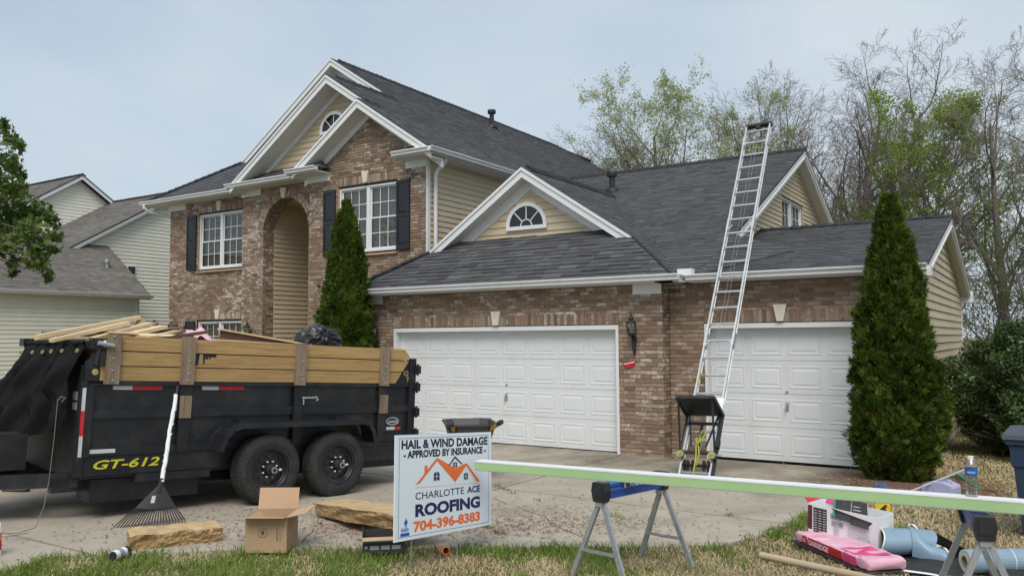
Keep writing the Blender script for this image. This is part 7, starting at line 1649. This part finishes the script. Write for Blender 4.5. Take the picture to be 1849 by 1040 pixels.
# ------------------------------------------------------------------ evergreens: fans of flat sprays on an uneven cone
M['crown_shade'] = pm("crown_shade", (0.045,0.034,0.02), 1.0, 0.3, 12)  # dark brown painted in for the shade deep inside the crowns
def arborvitae(x, y, z0, Hh, prof, n, seed, label):
    rs = np.random.RandomState(seed); t = thing("arborvitae", label, "evergreen", (x,y,z0), group="columnar evergreens by the garage")
    ts = np.array([p[0] for p in prof]); rr = np.array([p[1] for p in prof])
    u = rs.rand(n); dens = np.interp(u, ts, rr)/rr.max(); u = u[rs.rand(n) < dens*0.9+0.12]; n = len(u); th = rs.rand(n)*2*np.pi
    lump = 1+0.10*np.sin(th*3+u*13+seed)+0.10*np.sin(th*5-u*29+1)+0.085*np.sin(th*9+u*53+2)+0.06*np.sin(th*14-u*81)+0.12*np.clip(np.sin(u*37+th*2+seed)*np.sin(th*4-u*21),-1,0.6)
    depth = 1-0.30*rs.rand(n)**2.2; r = np.interp(u, ts, rr)*lump*depth
    P = np.stack([np.cos(th)*r, np.sin(th)*r, u*Hh], 1); out = np.stack([np.cos(th), np.sin(th), np.zeros(n)], 1)
    ax = out*rs.uniform(0.25,0.85,n)[:,None] + np.array([[0,0,1.0]])*rs.uniform(0.45,1.0,n)[:,None] + rs.normal(size=(n,3))*0.28; ax /= np.linalg.norm(ax,axis=1,keepdims=True)
    sd = np.cross(ax, out+rs.normal(size=(n,3))*0.7); sd /= np.linalg.norm(sd,axis=1,keepdims=True)+1e-9; nr = np.cross(ax, sd)
    L_ = rs.uniform(0.055,0.13,n)*(0.8+0.4*dens[:0].size) if False else rs.uniform(0.05,0.125,n)
    Vs = []; k = 7
    for i in range(k):
        a = np.radians(-58+116*i/(k-1))+rs.normal(0,0.10,n); l = L_*(1-0.35*abs(i-(k-1)/2)/((k-1)/2))*rs.uniform(0.8,1.15,n); d = ax*np.cos(a)[:,None]+sd*np.sin(a)[:,None]; c = -ax*np.sin(a)[:,None]+sd*np.cos(a)[:,None]
        st_ = P + ax*(L_*(0.05+0.25*rs.rand(n)))[:,None]; w = (L_*0.085)[:,None]; cur = nr*(l*rs.normal(0,0.18,n))[:,None]
        q = np.stack([st_-c*w*0.5, st_+d*(l*0.55)[:,None]+c*w*1.25+cur*0.5, st_+d*l[:,None]+cur, st_+d*(l*0.55)[:,None]-c*w*1.25+cur*0.5], 1); Vs.append(q)
    V = np.stack(Vs,1); dead = (rs.rand(n) < 0.012+0.10*np.exp(-u/0.07)+0.05*(np.sin(th*2+u*9+seed) > 0.93))
    for nm_, sel, mt_ in (("foliage", ~dead, 'leaf_arb'), ("dead_sprays", dead, 'dead_spray')):
        q = V[sel].reshape(-1,3); np_mesh(nm_, q, np.arange(len(q)).reshape(-1,4), M[mt_], t)
    core = MB(); core.lathe([(max(a*0.66,0.004), b*Hh) for b, a in prof], n=18); build("dark_core", core, M['crown_shade'], t)  # solid dark core: stops see-through and stands in for inner shade
    tk = MB(); tk.tube([(0,0,-0.15),(0,0,Hh*0.5)],[0.06,0.03],8); build("trunk", tk, M['bark'], t); return t
pr = [(0.0,0.46),(0.04,0.58),(0.12,0.72),(0.22,0.73),(0.31,0.68),(0.42,0.60),(0.5,0.58),(0.6,0.50),(0.7,0.42),(0.8,0.31),(0.9,0.19),(0.96,0.11),(1.0,0.03)]
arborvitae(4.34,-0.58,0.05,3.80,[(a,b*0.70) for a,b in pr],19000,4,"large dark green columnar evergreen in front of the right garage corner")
pr2 = [(0.0,0.55),(0.1,0.64),(0.3,0.63),(0.43,0.58),(0.55,0.52),(0.7,0.42),(0.82,0.30),(0.92,0.17),(1.0,0.02)]
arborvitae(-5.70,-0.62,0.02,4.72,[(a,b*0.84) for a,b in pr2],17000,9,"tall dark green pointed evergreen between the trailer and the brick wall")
def leafy_bush(name, x, y, rx, ry, h, n, mat, seed, label, cat="bush", ls=(0.045,0.075), group=None, z0=0.0, flat_b=0.3):
    rs = np.random.RandomState(seed); t = thing(name, label, cat, (x,y,z0), group=group); v = rs.normal(size=(n,3)); v /= np.linalg.norm(v,axis=1,keepdims=True)
    lump = 1+0.09*np.sin(v[:,0]*7+seed)+0.08*np.sin(v[:,1]*9+v[:,2]*5)+0.06*np.sin(v[:,2]*13+v[:,0]*11); rad = lump*(1-0.2*rs.rand(n)**2)
    P = v*rad[:,None]*np.array([[rx,ry,h*0.52]])+np.array([[0,0,h*0.48]]); P = P[P[:,2] > 0.03]; n = len(P); np.random.seed(seed)
    out = P-np.array([[0,0,h*0.4]]); out /= np.linalg.norm(out,axis=1,keepdims=True)
    a = np.random.normal(size=(n,3))*0.9+out*0.6; a /= np.linalg.norm(a,axis=1,keepdims=True); b = np.cross(a, out+np.random.normal(size=(n,3))*0.5+np.array([[0,0,0.5]])); b /= np.linalg.norm(b,axis=1,keepdims=True)+1e-9; c = np.cross(a,b)
    s = np.random.uniform(ls[0],ls[1],n)[:,None]; V = np.stack([P, P+a*s*0.5+b*s*0.3+c*s*0.08, P+a*s, P+a*s*0.5-b*s*0.3+c*s*0.08],1).reshape(-1,3)
    np_mesh("foliage", V, np.arange(n*4).reshape(n,4), mat, t)
    m_ = 260; d = rs.normal(size=(m_,3)); d[:,2] = np.abs(d[:,2])+0.3; d /= np.linalg.norm(d,axis=1,keepdims=True); p1 = d*np.array([[rx,ry,h*0.9]])*0.9; Vv, Ff = prisms(np.zeros((m_,3))+rs.normal(size=(m_,3))*[0.1,0.1,0.0], p1, np.full(m_,0.016), np.full(m_,0.004), 4); np_mesh("stems", Vv, Ff, M['bark'], t)
    cr_ = MB(); cr_.lathe([(0.001,0.05),(0.5,0.1),(0.64,0.35),(0.6,0.6),(0.36,0.78),(0.001,0.82)], n=16); cr_.v = [(p[0]*rx,p[1]*ry,p[2]*h) for p in cr_.v]; build("dark_core", cr_, M['crown_shade'], t); return t  # closed dark core, its colour standing in for shade within the bush
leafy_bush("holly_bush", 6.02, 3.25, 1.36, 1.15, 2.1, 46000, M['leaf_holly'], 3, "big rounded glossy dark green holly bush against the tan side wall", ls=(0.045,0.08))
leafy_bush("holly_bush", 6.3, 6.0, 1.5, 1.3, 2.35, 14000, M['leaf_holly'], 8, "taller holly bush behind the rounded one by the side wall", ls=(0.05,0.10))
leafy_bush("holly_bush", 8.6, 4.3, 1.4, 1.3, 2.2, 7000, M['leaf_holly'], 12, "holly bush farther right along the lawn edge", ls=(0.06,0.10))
leafy_bush("maroon_shrub", -11.2, -1.1, 0.75, 0.7, 2.32, 3500, M['leaf_red'], 5, "maroon-leaved shrub showing behind the pale boards on the trailer", cat="shrub", ls=(0.05,0.09))
# ------------------------------------------------------------------ maple at the left edge
MP = thing("maple_tree", "leafy green maple reaching in at the left edge of the picture", "tree", (-11.9,-7.1,0.24))
np.random.seed(21)
CLS = [(-8.09, -6.25, 4.77, 0.55), (-8.76, -5.72, 5.57, 0.15), (-8.55, -5.69, 5.38, 0.15), (-7.82, -5.94, 5.14, 0.11), (-8.32, -5.95, 5.58, 0.09), (-8.26, -5.93, 4.94, 0.17), (-8.37, -5.71, 4.9, 0.13), (-8.47, -5.57, 4.77, 0.09), (-7.86, -6.14, 4.5, 0.22), (-7.59, -6.06, 4.35, 0.24), (-8.78, -5.65, 4.2, 0.37), (-8.0, -5.72, 4.16, 0.31), (-8.21, -5.39, 4.13, 0.26), (-7.37, -5.9, 3.68, 0.31), (-7.69, -5.49, 3.93, 0.18), (-7.98, -5.27, 3.72, 0.13), (-7.88, -5.9, 3.63, 0.31), (-8.94, -5.56, 3.55, 0.24), (-8.37, -5.25, 3.54, 0.2), (-7.42, -5.86, 3.25, 0.2), (-7.27, -5.76, 3.16, 0.15), (-7.84, -5.39, 3.03, 0.09), (-8.82, -5.47, 3.31, 0.13), (-8.15, -5.82, 3.11, 0.09), (-7.34, -5.56, 3.45, 0.07), (-8.64, -6.14, 3.94, 0.64), (-8.41, -6.59, 4.49, 0.74), (-8.56, -6.32, 3.28, 0.46), (-8.05, -5.73, 3.89, 0.33)]
tr_ = []; base = Vector((-11.9,-7.1,0.2)); top = Vector((-11.6,-7.0,6.2))
def limb(p, q, r0, r1, n=6, wob=0.05):
    p, q = Vector(p), Vector(q); pts = [p.lerp(q,i/n)+Vector((random.gauss(0,wob),random.gauss(0,wob),random.gauss(0,wob)+0.25*math.sin(math.pi*i/n)*(q-p).length*0.2))*(0 if i in (0,n) else 1) for i in range(n+1)]
    for i in range(n): tr_.append((*pts[i],*pts[i+1],r0+(r1-r0)*i/n,r0+(r1-r0)*(i+1)/n))
limb(base, top, 0.15, 0.07)
hub = Vector((-10.6,-6.95,4.2)); limb((-11.75,-7.05,3.0), hub, 0.06, 0.035)
LP = []; 
for cx_, cy_, cz_, cr_ in CLS:
    c = Vector((cx_,cy_,cz_)); limb(hub if cz_ > 3.2 else hub-Vector((0.2,0,0.6)), c, 0.02, 0.005, 5, 0.03)
    n = int(90*(cr_/0.3)**1.7)+14; v = np.random.normal(size=(n,3)); v /= np.linalg.norm(v,axis=1,keepdims=True); LP.append(np.array([[cx_,cy_,cz_]])+v*cr_*(np.random.rand(n,1)**0.45)*[[1,1,0.9]])
for k in range(26):
    c = Vector((random.uniform(-14,-10.6),random.uniform(-9,-5.2),random.uniform(3.2,6.8))); limb(top if c.z > 4.8 else hub, c, 0.03, 0.006, 5); n = 45; LP.append(np.array([tuple(c)])+np.random.normal(size=(n,3))*0.33)
seg_mesh("trunk", [tuple(np.array(s)-np.array([-11.9,-7.1,0.24,-11.9,-7.1,0.24,0,0])) for s in tr_], 6, M['bark'], MP)
P = np.concatenate(LP)-np.array([[-11.9,-7.1,0.24]]); n = len(P)
OUT = np.array([(0,0),(0.22,0.05),(0.5,0.02),(0.42,0.2),(0.62,0.42),(0.38,0.42),(0.30,0.52),(0.14,0.55),(0.0,1.0),(-0.14,0.55),(-0.30,0.52),(-0.38,0.42),(-0.62,0.42),(-0.42,0.2),(-0.5,0.02),(-0.22,0.05)])
nr = np.random.normal(size=(n,3))*0.75+[[0.25,-0.35,0.75]]; nr /= np.linalg.norm(nr,axis=1,keepdims=True); ax = np.cross(nr, np.random.normal(size=(n,3))); ax /= np.linalg.norm(ax,axis=1,keepdims=True); ay = np.cross(nr, ax); s = np.random.uniform(0.07,0.13,n)[:,None]
V = np.stack([P+ax*s*o[0]+ay*s*o[1]-nr*s*0.25*abs(o[0]) for o in OUT],1).reshape(-1,3); np_mesh("foliage", V, np.arange(n*16).reshape(n,16), M['leaf_maple'], MP)

# ------------------------------------------------------------------ a worker at the tongue of the trailer, mostly behind the tarp
def skin_body(name, verts, edges, radii, mat, parent, root=0, sub=2):
    me = bpy.data.meshes.new(name); me.from_pydata(verts, edges, []); o = bpy.data.objects.new(name, me); COL.objects.link(o)
    o.modifiers.new("skin", 'SKIN'); sv = me.skin_vertices[0].data
    for i, r in enumerate(radii): sv[i].radius = (r, r) if not isinstance(r, tuple) else r
    for i in range(len(verts)): sv[i].use_root = (i == root)
    m_ = o.modifiers.new("sub", 'SUBSURF'); m_.levels = sub; m_.render_levels = sub; bpy.context.view_layer.update()
    m2 = bpy.data.meshes.new_from_object(o.evaluated_get(bpy.context.evaluated_depsgraph_get())); bpy.data.objects.remove(o); return raw(name, m2, mat, parent, True)
PE = thing("person", "worker in white cap, grey patterned shirt and brown boots standing behind the trailer tarp", "person", (-3.95,-7.78,G(0,-7.8)), R(38))
# local: x forward (towards the tarp), y left, z up; slightly stooped, 1.6 m tall as posed
v = [(0,0,0.86),(0.03,0,1.02),(0.12,0,1.20),(0.20,0,1.34),(0.24,0,1.40),(0.26,0,1.45),
     (0.19,0.17,1.32),(0.30,0.24,1.08),(0.50,0.17,1.02),(0.19,-0.17,1.32),(0.34,-0.22,1.10),(0.54,-0.12,1.12),
     (0.0,0.09,0.80),(0.05,0.11,0.46),(-0.02,0.12,0.10),(0.0,-0.09,0.80),(0.12,-0.11,0.46),(0.08,-0.12,0.10)]
e_ = [(0,1),(1,2),(2,3),(3,4),(4,5),(3,6),(6,7),(7,8),(3,9),(9,10),(10,11),(0,12),(12,13),(13,14),(0,15),(15,16),(16,17)]
rd = [(0.15,0.12),(0.145,0.11),(0.165,0.115),(0.12,0.09),0.06,0.058,0.07,0.05,0.036,0.07,0.05,0.036,0.095,0.066,0.05,0.095,0.066,0.05]
skin_body("body", v, e_, rd, M['cloth_grey'], PE)
skin_body("trousers", [(0.0,0,0.88),(0.0,0.09,0.80),(0.05,0.11,0.46),(-0.02,0.12,0.09),(0.0,-0.09,0.80),(0.12,-0.11,0.46),(0.08,-0.12,0.09)], [(0,1),(1,2),(2,3),(0,4),(4,5),(5,6)], [(0.165,0.13),0.108,0.078,0.064,0.108,0.078,0.064], M['jeans'], PE)
hd_ = MB(); hc = Vector((0.31,0,1.56))
def head(u, w):
    th, ph = 2*math.pi*u, math.pi*w; x, y, z = math.sin(ph)*math.cos(th), math.sin(ph)*math.sin(th), math.cos(ph)
    fr = max(0,x); r = Vector((0.095*x+0.012*fr*(z < 0.1), 0.075*y*(1-0.18*(z < -0.2)*abs(z)), 0.118*z))
    n_ = math.exp(-((y*0.075)/0.012)**2)*math.exp(-((z*0.118+0.012)/0.022)**2); r.x += 0.022*n_*(x > 0)
    b_ = math.exp(-((z*0.118-0.03)/0.012)**2); r.x += 0.005*b_*(x > 0.5)
    ey = math.exp(-((abs(y*0.075)-0.032)/0.012)**2)*math.exp(-((z*0.118-0.012)/0.011)**2); r.x -= 0.008*ey*(x > 0)
    return hc + r
hd_.grid(head, 40, 30); build("head", hd_, M['skin'], PE, smooth=True, fix=False)
for s in (-1,1):
    mb = MB(); mb.lathe([(0.001,0.004),(0.016,0.003),(0.022,-0.004),(0.012,-0.012)], hc+Vector((-0.005,s*0.078,-0.005)), (-0.2,s,0), 12); build("ear", mb, M['skin'], PE)
    mb = MB(); mb.lathe([(0.001,0.004),(0.008,0.0),(0.009,-0.004)], hc+Vector((0.086,s*0.031,0.012)), (1,s*0.2,0), 10); build("eye", mb, M['ink'], PE)
mb = MB(); mb.obox(hc+Vector((0.094,0,-0.052)), (0.003,0,0),(0,0.022,0),(0,0,0.004)); build("mouth", mb, M['brown_board'], PE)
mb = MB(); mb.lathe([(0.102,0.035),(0.102,0.07),(0.088,0.11),(0.05,0.138),(0.001,0.145)], hc+Vector((-0.005,0,0.0)), n=24); mb.prism([hc+Vector((0.07,-0.07,0.045)),hc+Vector((0.15,-0.05,0.03)),hc+Vector((0.175,0,0.028)),hc+Vector((0.15,0.05,0.03)),hc+Vector((0.07,0.07,0.045))],(0,0,0.006)); build("cap", mb, M['white'], PE)
for (w, dr_, up) in (((0.50,0.17,1.02),(0.95,-0.15,-0.15),1),((0.54,-0.12,1.12),(0.95,0.2,-0.1),-1)):
    w = Vector(w); f = Vector(dr_).normalized(); sd = Vector((0,0,1)).cross(f).normalized(); vs = [w-f*0.02, w+f*0.05, w+f*0.085]; ed = [(0,1),(1,2)]; ra = [0.03,(0.036,0.02),(0.036,0.018)]
    for k, (o_, l_) in enumerate(((-0.03,0.06),(-0.01,0.075),(0.01,0.07),(0.028,0.055))):
        b_ = len(vs); kn_ = w+f*0.09+sd*o_; vs += [kn_, kn_+f*l_*0.5+Vector((0,0,-0.006)), kn_+f*l_*0.8+Vector((0,0,-0.028))]; ed += [(2,b_),(b_,b_+1),(b_+1,b_+2)]; ra += [0.0095,0.0088,0.0075]
    b_ = len(vs); t0 = w+f*0.03+sd*0.035*up; vs += [t0, t0+f*0.035+sd*0.02*up+Vector((0,0,-0.012)), t0+f*0.065+sd*0.012*up+Vector((0,0,-0.03))]; ed += [(1,b_),(b_,b_+1),(b_+1,b_+2)]; ra += [0.012,0.011,0.009]
    skin_body("hand", [tuple(q) for q in vs], ed, ra, M['skin'], PE)
def boot_mesh(o, rz, s=1.0):
    mb = MB(); Mx = Matrix.Translation(Vector(o)) @ Matrix.Rotation(rz,4,'Z')
    rows = [(-0.09,0.042,0.055,0.0),(-0.085,0.045,0.20,0.0),(0.0,0.046,0.20,0.0),(0.03,0.046,0.12,0.0),(0.09,0.05,0.088,0.0),(0.15,0.048,0.07,0.0),(0.185,0.03,0.045,0.0)]
    rings = []
    for x, w, h, _ in rows: rings.append([(x,-w,0.02),(x,-w*0.95,h*0.6),(x,-w*0.55,h),(x,w*0.55,h),(x,w*0.95,h*0.6),(x,w,0.02)])
    b = 0
    for r_ in rings: mb.v += [tuple(Mx @ (Vector(q)*s)) for q in r_]
    for i in range(len(rings)-1):
        for j in range(6): mb.f.append((i*6+j,i*6+(j+1)%6,i*6+6+(j+1)%6,i*6+6+j)); mb.m.append(0)
    mb.f += [tuple(range(6))[::-1], tuple(range(len(rings)*6-6,len(rings)*6))]; mb.m += [0,0]
    so = MB(); pl = [(-0.10,-0.04),(0.02,-0.045),(0.10,-0.055),(0.17,-0.045),(0.20,0.0),(0.17,0.045),(0.10,0.055),(0.02,0.045),(-0.10,0.04)]
    so.prism([tuple(Mx @ Vector((x*s,y*s,0.0))) for x, y in pl],(0,0,0.024*s)); return mb, so
for o, rz in (((-0.03,0.12,0.0),0.1),((0.07,-0.12,0.0),-0.15)):
    a_, b_ = boot_mesh(o, rz); bo = build("boot", a_, M['boot'], PE, smooth=False); build("sole", b_, M['iron'], bo)
BT = thing("work_boot", "tan work boot on the concrete just behind the trailer's rear end", "boot", (-2.45,-2.95,G(0,-2.95)))
a_, b_ = boot_mesh((0,0,0), R(-130), 1.25); build("upper", a_, M['boot'], BT); build("sole", b_, M['deep_red'], BT)
mb = MB(); mb.tube([(0.02,0.02,0.2),(0.03,0.03,0.30)],[0.06,0.065],10); build("cuff", mb, M['boot'], BT)
